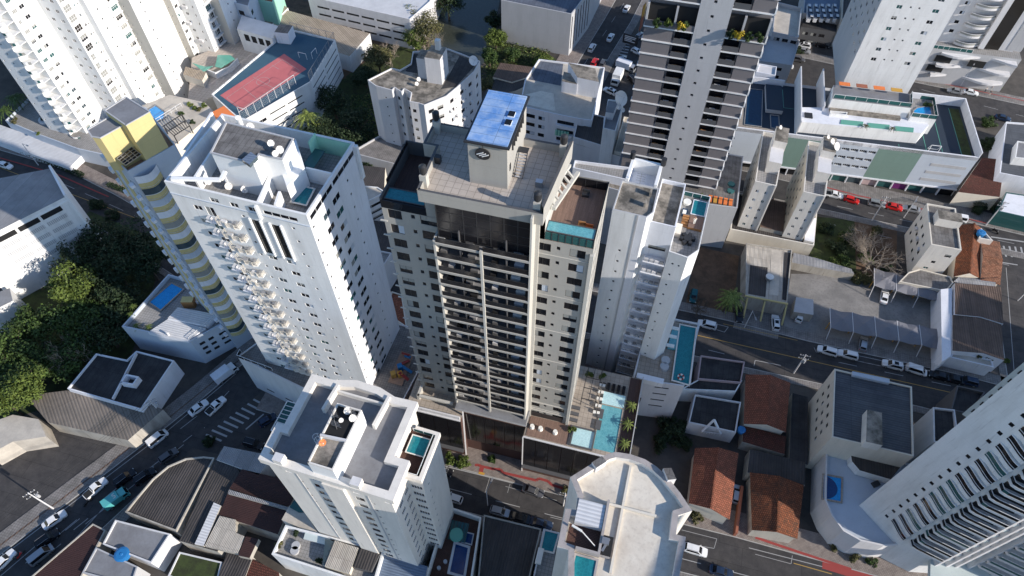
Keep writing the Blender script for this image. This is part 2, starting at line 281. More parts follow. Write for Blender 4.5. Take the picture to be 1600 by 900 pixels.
class Bld:
    def __init__(s, name, label, cat='building', group=None):
        s.name, s.label, s.cat, s.group = name, label, cat, group; s.root = None; s.wins = []; s.wall = MB(); s.has = False
    def open(s, poly, z=0):
        c = sum(poly, Vector((0, 0))) / len(poly)
        s.root = thing(s.name, s.label, s.cat, (c.x, c.y, z), s.group)
    def panel(s, a, b, z0, z1, m, cols=(), depth=0.09, mb=None, reveal=None):
        """wall from plan point a to b (outside on the right), with real openings; cols rows go downwards"""
        mb = mb or s.wall; L = (b - a).length; d = (b - a) / L; nin = Vector((-d.y, d.x)); ops = []
        for c in cols:
            u0, u1, zs, h, pitch, n, sty = c[:7]; 
            for k in range(n):
                zz = zs - k * pitch
                if zz < z0 + 0.05 or zz + h > z1 - 0.02 or u0 < 0.02 or u1 > L - 0.02: continue
                ops.append((u0, u1, zz, zz + h, sty))
        us = sorted(set([0, L] + [o[0] for o in ops] + [o[1] for o in ops])); vs = sorted(set([z0, z1] + [o[2] for o in ops] + [o[3] for o in ops]))
        P = lambda u, z, y=0.0: (a.x + d.x * u + nin.x * y, a.y + d.y * u + nin.y * y, z)
        for i in range(len(us) - 1):
            run = None
            for j in range(len(vs) - 1):
                uc, vc = (us[i] + us[i + 1]) / 2, (vs[j] + vs[j + 1]) / 2
                hole = any(o[0] < uc < o[1] and o[2] < vc < o[3] for o in ops)
                if hole:
                    if run is not None: mb.face([P(us[i], run), P(us[i + 1], run), P(us[i + 1], vs[j]), P(us[i], vs[j])], m); run = None
                elif run is None: run = vs[j]
            if run is not None: mb.face([P(us[i], run), P(us[i + 1], run), P(us[i + 1], vs[-1]), P(us[i], vs[-1])], m)
        ang = math.atan2(d.y, d.x); rm = reveal or m
        for (u0, u1, q0, q1, sty) in ops:
            D = depth + 0.03
            mb.face([P(u0, q0), P(u1, q0), P(u1, q0, D), P(u0, q0, D)], rm); mb.face([P(u0, q1), P(u0, q1, D), P(u1, q1, D), P(u1, q1)], rm)
            mb.face([P(u0, q0), P(u0, q0, D), P(u0, q1, D), P(u0, q1)], rm); mb.face([P(u1, q0), P(u1, q1), P(u1, q1, D), P(u1, q0, D)], rm)
            gl = (random.choice(STY[sty][1]), random.choice((0, 0, 0, 1, 2, 3)) if sty in ('pair', 'dark', 'green', 'loggia', 'blind') else 0); pw = P(u0, q0, depth); mid = Vector(P((u0 + u1) / 2, (q0 + q1) / 2))
            C = Vector((0, 0, HC)); dv = C - mid; fac = max(0.0, -dv.normalized().dot(Vector((nin.x, nin.y, 0)))); pr = fac * (u1 - u0) * (q1 - q0) / dv.length_squared
            s.wins.append((pr, u1 - u0, q1 - q0, sty, gl, pw, ang))
    def shell(s, poly, z0, z1, m, fac=None, par=1.0, roof='grey_roof', cap=None, th=0.25, depth=0.09, mats=None, floor=None):
        poly = ccw(poly)
        if s.root is None: s.open(poly, z0)
        n = len(poly)
        for i in range(n):
            mm = (mats or {}).get(i, m)
            s.panel(poly[i], poly[(i + 1) % n], z0, z1, mm, (fac or {}).get(i, ()), depth)
        if par > 0:
            q = inset(poly, th)
            for i in range(n):
                a, b, c, e = poly[i], poly[(i + 1) % n], q[(i + 1) % n], q[i]
                s.wall.face([(a.x, a.y, z1), (b.x, b.y, z1), (c.x, c.y, z1), (e.x, e.y, z1)], cap or m)
                s.wall.face([(c.x, c.y, z1 - par), (e.x, e.y, z1 - par), (e.x, e.y, z1), (c.x, c.y, z1)], m)
            r = MB(); r.face([(p.x, p.y, z1 - par) for p in q], roof); r.build('roof', s.root)
        elif par == 0:
            r = MB(); r.face([(p.x, p.y, z1) for p in poly], roof); r.build('roof', s.root)
        return s
    def part(s, name, mb, label=None):
        o = mb.build(name, s.root)
        if label: o['label'] = label
        return o
    def done(s):
        if s.wall.f: s.wall.build('wall', s.root)
        s.wins.sort(key=lambda t: -t[0]); o0 = root_loc(s.root)
        for i, (pr, w_, h_, sty, gl, p, ang) in enumerate(s.wins[:100]):
            me, _ = win_geo(w_, h_, sty, gl); o = bpy.data.objects.new('window', me); col.objects.link(o); o.parent = s.root
            o.location = Vector(p) - o0; o.rotation_euler = (0, 0, ang)
        rest = s.wins[100:]
        if rest:
            mb = MB()
            for (pr, w_, h_, sty, gl, p, ang) in rest:
                g = win_geo(w_, h_, sty, gl)[1]; ca, sa = math.cos(ang), math.sin(ang); i0 = len(mb.v)
                mb.v.extend([(p[0] + x * ca - y * sa, p[1] + x * sa + y * ca, p[2] + z) for x, y, z in g.v])
                for f, k in zip(g.f, g.m): mb.f.append(tuple(i0 + q for q in f)); mb.m.append(mb.mi(g.mats[k]))
            o = mb.build('window', s.root); o['kind'] = 'stuff'
        return s
def poolmb(mb, poly, z, m, rim='deck_stone', rw=0.3, zr=0.05):
    """pool: raised rim around a sunken water face"""
    q = inset(poly, -rw); n = len(poly)
    for i in range(n):
        a, b, c, d = q[i], q[(i + 1) % n], poly[(i + 1) % n], poly[i]
        mb.face([(a.x, a.y, z + zr), (b.x, b.y, z + zr), (c.x, c.y, z + zr), (d.x, d.y, z + zr)], rim)
        mb.face([(a.x, a.y, z - 0.02), (b.x, b.y, z - 0.02), (b.x, b.y, z + zr), (a.x, a.y, z + zr)], rim)
        mb.face([(d.x, d.y, z + zr), (c.x, c.y, z + zr), (c.x, c.y, z - 0.02), (d.x, d.y, z - 0.02)], rim)
    mb.face([(p.x, p.y, z + 0.015) for p in poly], m)
def pool(b, poly, z, m, rim='deck_stone', rw=0.3, zr=0.12, label=None):
    mb = MB(); poolmb(mb, ccw(poly), z, m, rim, rw, zr); o = mb.build('swimming_pool', b.root)
    if label: o['label'] = label
    return o
def railing(b, pts, z, h, m='frame_white', glass=None, step=1.4, name='railing', closed=False):
    mb = MB(); P = list(pts) + ([pts[0]] if closed else [])
    for i in range(len(P) - 1):
        a, c = P[i], P[i + 1]; L = (c - a).length; n = max(1, int(L / step))
        mb.bar((a.x, a.y, z + h), (c.x, c.y, z + h), 0.08, 0.08, m)
        for k in range(n + 1):
            p = a.lerp(c, k / n); mb.bar((p.x, p.y, z), (p.x, p.y, z + h), 0.07, 0.07, m)
        if glass: 
            d = (c - a).normalized(); q = Vector((-d.y, d.x)) * 0.015
            mb.prism([a - q, c - q, c + q, a + q], z + 0.08, z + h - 0.06, glass, None, True)
        else: mb.bar((a.x, a.y, z + h * 0.5), (c.x, c.y, z + h * 0.5), 0.04, 0.04, m)
    return mb.build(name, b.root)
def boxpart(b, name, px, py, z0, z1, sx, sy, m, top=None, yaw=-15):
    """a box whose top centre was surveyed at photo position px,py"""
    p = at(px, py, z1); mb = MB(); mb.box((p.x, p.y, z0), sx, sy, z1 - z0, m, yaw, top); return mb.build(name, b.root)
DISHM = {}
def dish(px, py, z, r, label, stand=0.8, aim=(0.5, -0.6, 0.65), m='dish_white', group=None):
    p = at(px, py, z + stand); t = thing('satellite_dish', label, 'satellite dish', (p.x, p.y, z), group)
    mb = MB(); d = Vector(aim).normalized(); x = d.orthogonal().normalized(); y = d.cross(x); c = Vector((p.x, p.y, z + stand)); rings = []
    for k in range(5):
        rr = r * k / 4; h = 0.22 * r * (k / 4) ** 2; rings.append([c + d * h + (x * math.cos(a) + y * math.sin(a)) * rr for a in [2 * math.pi * j / 16 for j in range(16)]])
    for k in range(4):
        for j in range(16):
            q = [rings[k][j], rings[k][(j + 1) % 16], rings[k + 1][(j + 1) % 16], rings[k + 1][j]]
            mb.face(q, m) if k else mb.face(q[1:], m)
    mb.build('reflector', t); mb = MB(); mb.cyl((p.x, p.y, z), c, 0.05, 0.05, 'metal_grey', 8); mb.build('mast', t)
    mb = MB(); f = c + d * r * 0.8
    for j in (0, 5, 10): mb.bar(rings[4][j], f, 0.03, 0.03, 'metal_grey')
    mb.cyl(f, f + d * 0.12, 0.07, 0.07, 'metal_grey', 8); mb.build('feed_arm', t); return t
def tank(px, py, z, r, h, label, m='tank_blue', lid=None):
    p = at(px, py, z + h); t = thing('water_tank', label, 'water tank', (p.x, p.y, z)); mb = MB(); mb.cyl((p.x, p.y, z), (p.x, p.y, z + h), r * 0.85, r, m, 20); mb.build('tank_body', t)
    mb = MB(); mb.cyl((p.x, p.y, z + h + .01), (p.x, p.y, z + h + 0.14), r * 1.05, r * 0.75, lid or m, 20); mb.cyl((p.x, p.y, z + h + .14), (p.x, p.y, z + h + 0.22), 0.3, 0.25, lid or m, 12); mb.build('lid', t); return t
# ------------------------------------------------------------------ vehicles
CARM = {}
def ring(L, W, nose=0.82, tail=0.9, n=5):
    pts = []
    for s, (cx, k) in ((1, (L / 2, nose)), (-1, (-L / 2, tail))):
        r = 0.35
        seq = [(cx - s * 0.9, W / 2), (cx - s * 0.35, W / 2 * 0.96), (cx - s * 0.08, W / 2 * k), (cx, W / 2 * k * 0.72), (cx + s * 0.02, 0)]
        full = seq + [(x, -y) for x, y in seq[-2::-1]]
        pts += full if s == 1 else [(x, y) for x, y in full[::-1]]
    return [(x, y) for x, y in pts][::1]
def car_parts(kind, paint):
    """returns list of (name, MB, parentname) for one car, nose to +x, wheels on z=0"""
    L, W, H = {'hatch': (3.95, 1.70, 1.48), 'sedan': (4.45, 1.75, 1.45), 'suv': (4.45, 1.82, 1.66), 'pickup': (4.9, 1.78, 1.6), 'van': (4.5, 1.8, 1.85)}[kind]
    P = []; b = MB(); n = 18
    R0 = ring(L, W)
    def hood(x):
        t = x / L
        if kind in ('pickup',): return 0.95 if t < 0.32 else 0.95 - (t - 0.32) * 0.9
        if t > 0.5 - 0.27: return 0.98 - (t - 0.23) * 0.9
        if t < -0.5 + 0.13 and kind == 'sedan': return 0.95
        return 0.98
    lv = [(0.22, 0.94), (0.42, 1.0), (0.68, 1.0), (None, 0.95)]
    rings = []
    for z, k in lv:
        rings.append([(x * (0.985 if k < 1 else 1), y * k, (hood(x) if z is None else min(z, hood(x) - 0.06))) for x, y in R0])
    m = len(R0)
    for a, c in zip(rings, rings[1:]):
        for i in range(m): b.face([a[i], a[(i + 1) % m], c[(i + 1) % m], c[i]][::-1], paint)
    top = rings[-1]; half = m // 2
    # lid strips between left/right mirrored points
    srt = sorted(range(m), key=lambda i: -top[i][0]); L_ = sorted([p for p in top if p[1] >= -1e-6], key=lambda p: -p[0])
    for a, c in zip(L_, L_[1:]):
        b.face([(a[0], a[1], a[2]), (c[0], c[1], c[2]), (c[0], 0, c[2] + 0.03), (a[0], 0, a[2] + 0.03)], paint); b.face([(a[0], 0, a[2] + 0.03), (c[0], 0, c[2] + 0.03), (c[0], -c[1], c[2]), (a[0], -a[1], a[2])], paint)
    b.face([(x, y, 0.22) for x, y in [(p[0], p[1]) for p in rings[0]]], 'rubber')
    x0, x1, r0, r1 = {'hatch': (-1.85, 1.05, -1.55, 0.35), 'sedan': (-1.65, 1.05, -1.0, 0.35), 'suv': (-2.05, 1.15, -1.8, 0.45), 'pickup': (-0.75, 1.3, -0.5, 0.65), 'van': (-2.15, 1.75, -2.05, 0.95)}[kind]
    wb, wr, zb = W * 0.45, W * 0.365, 0.955
    Bq = [(x1, -wb * .93, zb - 0.02), (x1, wb * .93, zb - 0.02), (x0, wb * .95, zb), (x0, -wb * .95, zb)]; T = [(r1, -wr, H), (r1, wr, H), (r0, wr, H), (r0, -wr, H)]
    # roof + pillars in paint
    xm = (r1 + r0) / 2
    b.face([(r1, -wr, H), (r1, wr, H), (xm, wr, H + .03), (xm, -wr, H + .03)], paint); b.face([(xm, -wr, H + .03), (xm, wr, H + .03), (r0, wr, H), (r0, -wr, H)], paint)
    def quad(i, j, ins, name, glass='glass_dark'):
        A, Bb, C, D = [Vector(q) for q in (Bq[i], Bq[j], T[j], T[i])]; c = (A + Bb + C + D) / 4
        b.face([A, Bb, C, D], paint); q = [p.lerp(c, 0.0) for p in (A, Bb, C, D)]
        nrm = (Bb - A).cross(D - A).normalized()
        if nrm.dot(c - Vector((xm, 0, 1.1))) < 0: nrm = -nrm
        u = (Bb - A).normalized(); v = Vector((D - A)); v = (v - u * v.dot(u)).normalized()
        q = [A + (u * ins + v * 0.05), Bb + (-u * ins + v * 0.05), C + (-u * ins * .8 - v * 0.05), D + (u * ins * .8 - v * 0.05)]
        g = MB(); g.face([p + nrm * 0.02 for p in q], glass)
        for k in range(4): g.face([q[k], q[(k + 1) % 4], q[(k + 1) % 4] + nrm * 0.02, q[k] + nrm * 0.02], glass)
        P.append((name, g))
    quad(0, 1, 0.1, 'windshield'); quad(2, 3, 0.1, 'rear_window') if kind != 'van' else None
    if kind == 'van':
        A = Bq
    quad(1, 2, 0.22 if kind != 'van' else 0.3, 'side_window'); quad(3, 0, 0.22 if kind != 'van' else 0.3, 'side_window')
    if kind == 'van': b.face([Bq[2], Bq[3], T[3], T[2]], paint)
    if kind == 'pickup':
        g = MB(); g.prism([Vector((-2.3, -.72)), Vector((-.85, -.72)), Vector((-.85, .72)), Vector((-2.3, .72))], 0.9, 1.0, 'rubber'); P.append(('cargo_bed', g))
    P.insert(0, ('body', b))
    for sx in (1, -1):
        for sy in (1, -1):
            g = MB(); g.cyl((sx * L * 0.3, sy * (W / 2 - 0.2), 0.32), (sx * L * 0.3, sy * (W / 2 + 0.01), 0.32), 0.32, 0.32, 'rubber', 14); g.cyl((sx * L * 0.3, sy * (W / 2 - 0.1), 0.32), (sx * L * 0.3, sy * (W / 2 + 0.025), 0.32), 0.18, 0.18, 'metal_grey', 10); P.append(('wheel', g))
    for sy in (1, -1):
        g = MB(); g.box((L / 2 - 0.2, sy * W * 0.34, 0.58), 0.34, 0.34, 0.17, 'lamp_glass'); P.append(('headlight', g))
        g = MB(); g.box((-L / 2 + 0.1, sy * W * 0.36, 0.68), 0.18, 0.24, 0.2, 'tail_red'); P.append(('taillight', g))
        g = MB(); g.box((x1 - 0.35, sy * (W / 2 + 0.06), 0.92), 0.14, 0.2, 0.13, paint); P.append(('mirror', g))
    if kind == 'suv':
        for sy in (1, -1):
            g = MB(); g.bar((r0 + .1, sy * wr * .92, H + .06), (r1 - .1, sy * wr * .92, H + .06), 0.05, 0.05, 'metal_grey'); P.append(('roof_rail', g))
    return P
def car(kind, paint, px, py, hx, hy, label, z=0.01, group=None, sun=False, name=None):
    """centre surveyed at px,py; nose towards hx,hy"""
    c = at(px, py, z + 0.7); c.z = z; h = at(hx, hy, z + 0.7); ang = math.atan2(h.y - c.y, h.x - c.x)
    k = (kind, paint, sun)
    nm = name or {'pickup': 'pickup_truck', 'van': 'delivery_van'}.get(kind, 'parked_car')
    t = thing(nm, label, {'pickup': 'pickup truck', 'van': 'van'}.get(kind, 'car'), c, group, ang)
    if k not in CARM:
        L = [(n, g.build(n, None, origin=(0, 0, 0))) for n, g in car_parts(kind, paint)]
        if sun:
            g = MB(); g.box((-0.45, 0, 1.5 if kind != 'suv' else 1.69), 0.9, 0.8, 0.03, 'glass_dark'); L.append(('sunroof', g.build('sunroof', None, origin=(0, 0, 0))))
        CARM[k] = [(n, o.data) for n, o in L]
        for n, o in L: bpy.data.objects.remove(o)
    for n, me in CARM[k]:
        o = bpy.data.objects.new(n, me); col.objects.link(o); o.parent = t
    return t
def truck(px, py, hx, hy, label, boxm, cabm='car_white', L=5.6, W=2.1, H=2.7, name='box_truck', z=0.01):
    c = at(px, py, z + 1.2); c.z = z; h = at(hx, hy, z + 1.2); ang = math.atan2(h.y - c.y, h.x - c.x)
    t = thing(name, label, 'truck', c, None, ang)
    def pt(n, g): o = g.build(n, None, origin=(0, 0, 0)); o.parent = t; return o
    g = MB(); g.box((-0.8, 0, 0.75), L - 1.7, W, H - .75, boxm); g.box((-0.8, 0, H), L - 1.8, W - .12, 0.04, boxm); pt('cargo_box', g)
    g = MB(); x = L / 2 - 0.85
    A = [(x - .8, 0.35), (x + .78, 0.35), (x + .82, 1.25), (x + .45, 2.05), (x - .75, 2.1)]
    for i in range(5):
        p, q = A[i], A[(i + 1) % 5]; g.face([(p[0], -W * .45, p[1]), (q[0], -W * .45, q[1]), (q[0], W * .45, q[1]), (p[0], W * .45, p[1])][::-1], cabm)
    for s in (1, -1): g.face([(p[0], s * W * .45, p[1]) for p in (A if s < 0 else A[::-1])], cabm)
    pt('cab', g); g = MB(); g.face([(x + .835, -W * .4, 1.28), (x + .835, W * .4, 1.28), (x + .49, W * .38, 2.02), (x + .49, -W * .38, 2.02)], 'glass_dark'); pt('windshield', g)
    for s in (1, -1):
        g = MB(); g.box((x + .1, s * W * .455, 1.25), 0.9, 0.03, 0.6, 'glass_dark'); pt('side_window', g)
        g = MB(); g.box((x + .82, s * W * .33, 0.6), 0.08, 0.3, 0.2, 'lamp_glass'); pt('headlight', g)
        for wx in (x, -L * .32): 
            g = MB(); g.cyl((wx, s * (W / 2 - .28), .42), (wx, s * (W / 2), .42), .42, .42, 'rubber', 14); g.cyl((wx, s * (W / 2 - .1), .42), (wx, s * (W / 2 + .02), .42), .22, .22, 'metal_grey', 10); pt('wheel', g)
    g = MB(); g.box((-.2, 0, .5), L - 1.2, .9, .25, 'frame_dark'); pt('chassis', g)
    return t
def motorbike(px, py, hx, hy, label, m='car_red', z=0.01):
    c = at(px, py, z + .5); c.z = z; h = at(hx, hy, z + .5); ang = math.atan2(h.y - c.y, h.x - c.x); t = thing('motorcycle', label, 'motorcycle', c, None, ang)
    def pt(n, g): o = g.build(n, None, origin=(0, 0, 0)); o.parent = t
    for x in (.68, -.68): g = MB(); g.cyl((x, -.06, .31), (x, .06, .31), .31, .31, 'rubber', 14); pt('wheel', g)
    g = MB(); g.bar((-.7, 0, .45), (.5, 0, .7), .22, .28, m); g.bar((.1, 0, .62), (.45, 0, .95), .26, .24, m); pt('body', g)
    g = MB(); g.bar((-.75, 0, .82), (.05, 0, .8), .26, .1, 'rubber'); pt('seat', g); g = MB(); g.bar((.45, -.35, 1.05), (.45, .35, 1.05), .04, .04, 'metal_grey'); g.bar((.68, 0, .31), (.42, 0, 1.05), .06, .08, 'metal_grey'); pt('handlebar', g)
    return t
# ------------------------------------------------------------------ plants
CROWN = {}
def crown_mesh(seed, nclump, nleaf, size, flat_=0.75):
    k = (seed, nclump, nleaf, size, flat_)
    if k in CROWN: return CROWN[k]
    rn = random.Random(seed); V = []; F = []; cl = []
    for i in range(nclump):
        while True:
            p = Vector((rn.uniform(-1, 1), rn.uniform(-1, 1), rn.uniform(-1, 1)))
            if 0.15 < p.length < 0.92: break
        if p.z < -0.3: p.z *= 0.5
        cl.append((Vector((p.x, p.y, p.z * flat_)) * 0.85, rn.uniform(0.2, 0.42)))
    for i in range(nleaf):
        c, r = rn.choice(cl); d = Vector((rn.gauss(0, 1), rn.gauss(0, 1), rn.gauss(0, 1))).normalized(); q = c + d * r * rn.uniform(0.55, 1.08)
        s = size * rn.uniform(0.6, 1.4); nrm = (d + Vector((rn.gauss(0, .6), rn.gauss(0, .6), rn.gauss(0, .6) + 0.3))).normalized(); x = nrm.orthogonal().normalized(); a = rn.uniform(0, 6.28)
        x = Matrix.Rotation(a, 3, nrm) @ x; y = nrm.cross(x); k0 = len(V); b = nrm * s * 0.25
        V += [tuple(q - x * s - b), tuple(q - y * s * .6), tuple(q + x * s - b), tuple(q + y * s * .6)]; F += [(k0, k0 + 1, k0 + 2, k0 + 3)]
    CROWN[k] = (V, F, cl); return CROWN[k]
CM = {}
def crown_obj(parent, r, h, z, mat, seed, nclump, nleaf, leaf, off=(0, 0)):
    """leaf = leaf size in metres"""
    k = (seed, nclump, nleaf, round(leaf / r, 3), mat)
    if k not in CM:
        V, F, cl = crown_mesh(seed, nclump, nleaf, round(leaf / r, 3)); me = bpy.data.meshes.new('crown'); me.from_pydata(V, [], F); me.materials.append(MATS[mat]); me.update(); CM[k] = me
    o = bpy.data.objects.new('crown', CM[k]); col.objects.link(o); o.parent = parent; o.location = (off[0], off[1], z); o.scale = (r, r, h); o.rotation_euler = (0, 0, random.uniform(0, 6.28)); return o
def tree(px, py, zt, r, label, mat='leaf_mid', H=None, seed=None, nleaf=2600, leaf=0.3, group=None, name='leafy_tree', z0=0.0, cat='tree', nclump=26):
    """crown centre surveyed at photo px,py, crown-centre height zt"""
    p = at(px, py, zt); t = thing(name, label, cat, (p.x, p.y, z0), group); seed = seed if seed is not None else random.randint(1, 5)
    H = H or r * 0.85; crown_obj(t, r, H, zt - z0, mat, seed, nclump, nleaf, leaf)
    g = MB(); hz = zt - z0; g.cyl((p.x, p.y, z0), (p.x, p.y, z0 + hz * .75), 0.05 * r + .1, 0.03 * r + .06, 'bark', 8)
    for i in range(6):
        a = i * 1.05 + random.random(); e = Vector((p.x + math.cos(a) * r * .6, p.y + math.sin(a) * r * .6, z0 + hz + H * random.uniform(-.1, .5))); g.cyl((p.x, p.y, z0 + hz * random.uniform(.4, .7)), e, 0.02 * r + .05, .02, 'bark', 6, False)
    g.build('trunk', t); return t
def bush(px, py, z, r, label, mat='leaf_mid', nleaf=500, group=None, name='shrub', cat='shrub', leaf=0.2, H=None, nclump=10):
    p = at(px, py, z + r * .5); t = thing(name, label, cat, (p.x, p.y, z), group); crown_obj(t, r, H or r * .8, r * .45, mat, random.randint(1, 6), nclump, nleaf, leaf)
    g = MB(); 
    for i in range(4): a = i * 1.6; g.cyl((p.x, p.y, z), (p.x + math.cos(a) * r * .5, p.y + math.sin(a) * r * .5, z + r * .5), .05, .02, 'bark', 5, False)
    g.build('stem', t); return t
def palm(px, py, z0, h, r, label, nf=16, mat='leaf_palm', group=None, z=None):
    p = at(px, py, z0 + h); t = thing('palm_tree', label, 'palm tree', (p.x, p.y, z0), group); g = MB(); g.cyl((p.x, p.y, z0), (p.x + .1, p.y, z0 + h), .22 * min(1, r / 2), .13 * min(1, r / 2), 'bark', 8); g.build('trunk', t)
    g = MB(); rn = random.Random(int(px * 7 + py))
    for i in range(nf):
        a = i * 6.283 / nf + rn.uniform(-.2, .2); up = rn.uniform(.1, 0.9); L = r * rn.uniform(.85, 1.1); prev = None; nrm = Vector((-math.sin(a), math.cos(a), 0))
        for s in range(7):
            f = s / 6; q = Vector((p.x + math.cos(a) * L * f, p.y + math.sin(a) * L * f, z0 + h + up * L * .6 * f - L * .75 * f * f))
            if prev is not None:
                wd = L * .17 * (1 - f * .75)
                for sd in (1, -1):
                    for e in (0, .5):
                        b0 = prev.lerp(q, e); b1 = prev.lerp(q, e + .38); g.face([b0, b1, b1 + nrm * sd * wd - Vector((0, 0, wd * .5)) + (q - prev) * .35, b0 + nrm * sd * wd - Vector((0, 0, wd * .5)) + (q - prev) * .35], mat)
            prev = q
    g.build('crown', t); return t
def bare_tree(px, py, zt, r, label, z0=0, n=7, m='bare_bark', seed=3, name='bare_tree'):
    p = at(px, py, zt); t = thing(name, label, 'tree', (p.x, p.y, z0)); rn = random.Random(seed); g = MB(); b = MB()
    g.cyl((p.x, p.y, z0), (p.x, p.y, z0 + zt * .35), .3, .24, m, 8); g.build('trunk', t)
    def br(a, d, L, w, dep):
        e = a + d * L; b.cyl(a, e, w, w * .62, m, 5, False)
        if dep == 0: return
        for k in range(3 if dep > 1 else 4):
            nd = (d + Vector((rn.gauss(0, .55), rn.gauss(0, .55), rn.gauss(0.12, .4)))).normalized(); br(a.lerp(e, rn.uniform(.45, 1)), nd, L * rn.uniform(.6, .85), w * .58, dep - 1)
    for i in range(n):
        a = i * 6.283 / n; br(Vector((p.x, p.y, z0 + zt * .33)), Vector((math.cos(a), math.sin(a), rn.uniform(.35, 1.0))).normalized(), r * .42, .13, 4)
    b.build('branch', t); return t
def person(px, py, z, label, top='cloth_white', pants='navy_paint', ang=0):
    """standing figure as one skinned body, clothing as a second shell"""
    p = at(px, py, z + 0.9); t = thing('person', label, 'person', (p.x, p.y, z), None, ang)
    def body(name, vs, es, rs, m, par):
        me = bpy.data.meshes.new(name); me.from_pydata(vs, es, []); me.materials.append(MATS[m]); o = bpy.data.objects.new(name, me); col.objects.link(o); o.parent = par
        md = o.modifiers.new('skin', 'SKIN'); md.use_smooth_shade = True
        for v, r in zip(me.skin_vertices[0].data, rs): v.radius = (r, r)
        me.skin_vertices[0].data[0].use_root = True; o.modifiers.new('sub', 'SUBSURF').levels = 1; return o
    vs = [(0, 0, .95), (0, 0, 1.2), (0, 0, 1.42), (0, 0, 1.52), (0, .01, 1.62), (0, 0, 1.72), (.1, 0, .9), (.1, .03, .5), (.1, -.02, .08), (.1, .12, .04), (-.1, 0, .9), (-.11, .08, .5), (-.11, -.06, .08), (-.11, .1, .04), (.19, 0, 1.4), (.25, .03, 1.12), (.24, .16, .9), (-.19, 0, 1.4), (-.26, .02, 1.12), (-.25, .1, .88)]
    es = [(0, 1), (1, 2), (2, 3), (3, 4), (4, 5), (0, 6), (6, 7), (7, 8), (8, 9), (0, 10), (10, 11), (11, 12), (12, 13), (2, 14), (14, 15), (15, 16), (2, 17), (17, 18), (18, 19)]
    rs = [.13, .12, .12, .05, .09, .08, .085, .06, .045, .04, .085, .06, .045, .04, .06, .045, .035, .06, .045, .035]
    body('body', vs, es, rs, 'skin', t)
    body('shirt', [vs[i] for i in (0, 1, 2, 14, 15, 17, 18)], [(0, 1), (1, 2), (2, 3), (3, 4), (2, 5), (5, 6)], [.15, .145, .14, .075, .06, .075, .06], top, t)
    body('trousers', [vs[i] for i in (0, 6, 7, 8, 10, 11, 12)], [(0, 1), (1, 2), (2, 3), (0, 4), (4, 5), (5, 6)], [.145, .1, .078, .06, .1, .078, .06], pants, t)
    g = MB(); g.cyl((p.x, p.y, z + 1.7), (p.x, p.y, z + 1.83), .11, .06, 'rubber', 10); o = g.build('hair', None, origin=(p.x, p.y, z)); o.parent = t; return t
# ================================================================== SETTING: ground, streets, pavements, river
g = MB(); g.face([(-900, -300, 0), (900, -300, 0), (900, 1500, 0), (-900, 1500, 0)], 'ground_mix'); struct('ground', g)
def sheet(name, pts, m, z=0.004):
    g = MB(); g.face([tuple(at(x, y).xy) + (z,) for x, y in pts], m); return struct(name, g)
def ext(a, b, L):                                     # extend pixel point a away from b by L metres (plan)
    A, B = at(*a).xy, at(*b).xy; return A + (A - B).normalized() * L
def road(name, left, right, m='asphalt', e0=60, e1=60, z=0.004):
    l = [at(*p).xy for p in left]; r = [at(*p).xy for p in right]
    if e0: l.insert(0, l[0] + (l[0] - l[1]).normalized() * e0); r.insert(0, r[0] + (r[0] - r[1]).normalized() * e0)
    if e1: l.append(l[-1] + (l[-1] - l[-2]).normalized() * e1); r.append(r[-1] + (r[-1] - r[-2]).normalized() * e1)
    g = MB(); g.face([(p.x, p.y, z) for p in l + r[::-1]], m); struct(name, g); return l, r
def pavement(line, width, side, m='sidewalk', h=0.13, name='sidewalk', kerb=True):
    """slab along a kerb line (plan points); side=+1 left of travel"""
    n = len(line); off = []
    for i in range(n):
        a, b = line[max(i - 1, 0)], line[min(i + 1, n - 1)]; d = (b - a).normalized(); off.append(line[i] + Vector((-d.y, d.x)) * side * width)
    g = MB()
    for i in range(n - 1):
        q = ccw([line[i], line[i + 1], off[i + 1], off[i]]); g.prism(q, 0, h, 'kerbstone', m)
    o = struct(name, g); 
    if kerb:
        g = MB()
        for i in range(n - 1):
            a, b = line[i], line[i + 1]; d = (b - a).normalized(); q = Vector((-d.y, d.x)) * side; g.prism(ccw([a - q * .01, b - q * .01, b + q * .16, a + q * .16]), 0, h + .004, 'kerbstone')
        struct('kerb', g)
    return off
# street in front of the big tower (runs left-right), with the avenue on the left crossing it
s2l = [(400, 640), (697, 727), (890, 778), (1060, 818), (1149, 840), (1330, 890)]; s2r = [(300, 700), (690, 789), (850, 832), (1020, 882), (1110, 905), (1290, 960)]
L2, R2 = road('main_street', s2l, s2r, z=0.008)
pavement(L2[1:], 5.2, 1, 'stone_paving'); pavement(R2[2:], 2.6, -1)
s1l = [(-60, 915), (0, 868), (260, 668), (318, 622), (375, 573), (425, 530), (470, 495)]; s1r = [(20, 960), (75, 905), (225, 765), (300, 700), (405, 615), (470, 560), (520, 525)]
L1, R1 = road('avenue', s1l, s1r)
pavement(L1, 4.2, 1, 'sidewalk'); pavement(R1[:4], 2.5, -1)
L3, R3 = road('side_street', [(1030, 478), (1140, 502), (1260, 533), (1487, 583), (1560, 602)], [(1010, 540), (1090, 557), (1160, 573), (1279, 599), (1440, 636), (1560, 668)])
pavement(L3, 2.6, 1); pavement(R3, 1.6, -1)
L4, R4 = road('back_street', [(1180, 272), (1290, 298), (1440, 331), (1600, 368)], [(1170, 302), (1280, 326), (1420, 356), (1500, 374), (1600, 396)])
pavement(L4, 5.5, 1, 'sidewalk'); pavement(R4, 2.0, -1)
L5, R5 = road('cross_street', [(1532, 345), (1548, 400), (1570, 560), (1582, 640), (1590, 700)], [(1600, 330), (1625, 400), (1660, 560), (1680, 640), (1690, 700)], e0=30, z=0.006)
pavement(L5[2:], 1.6, -1)
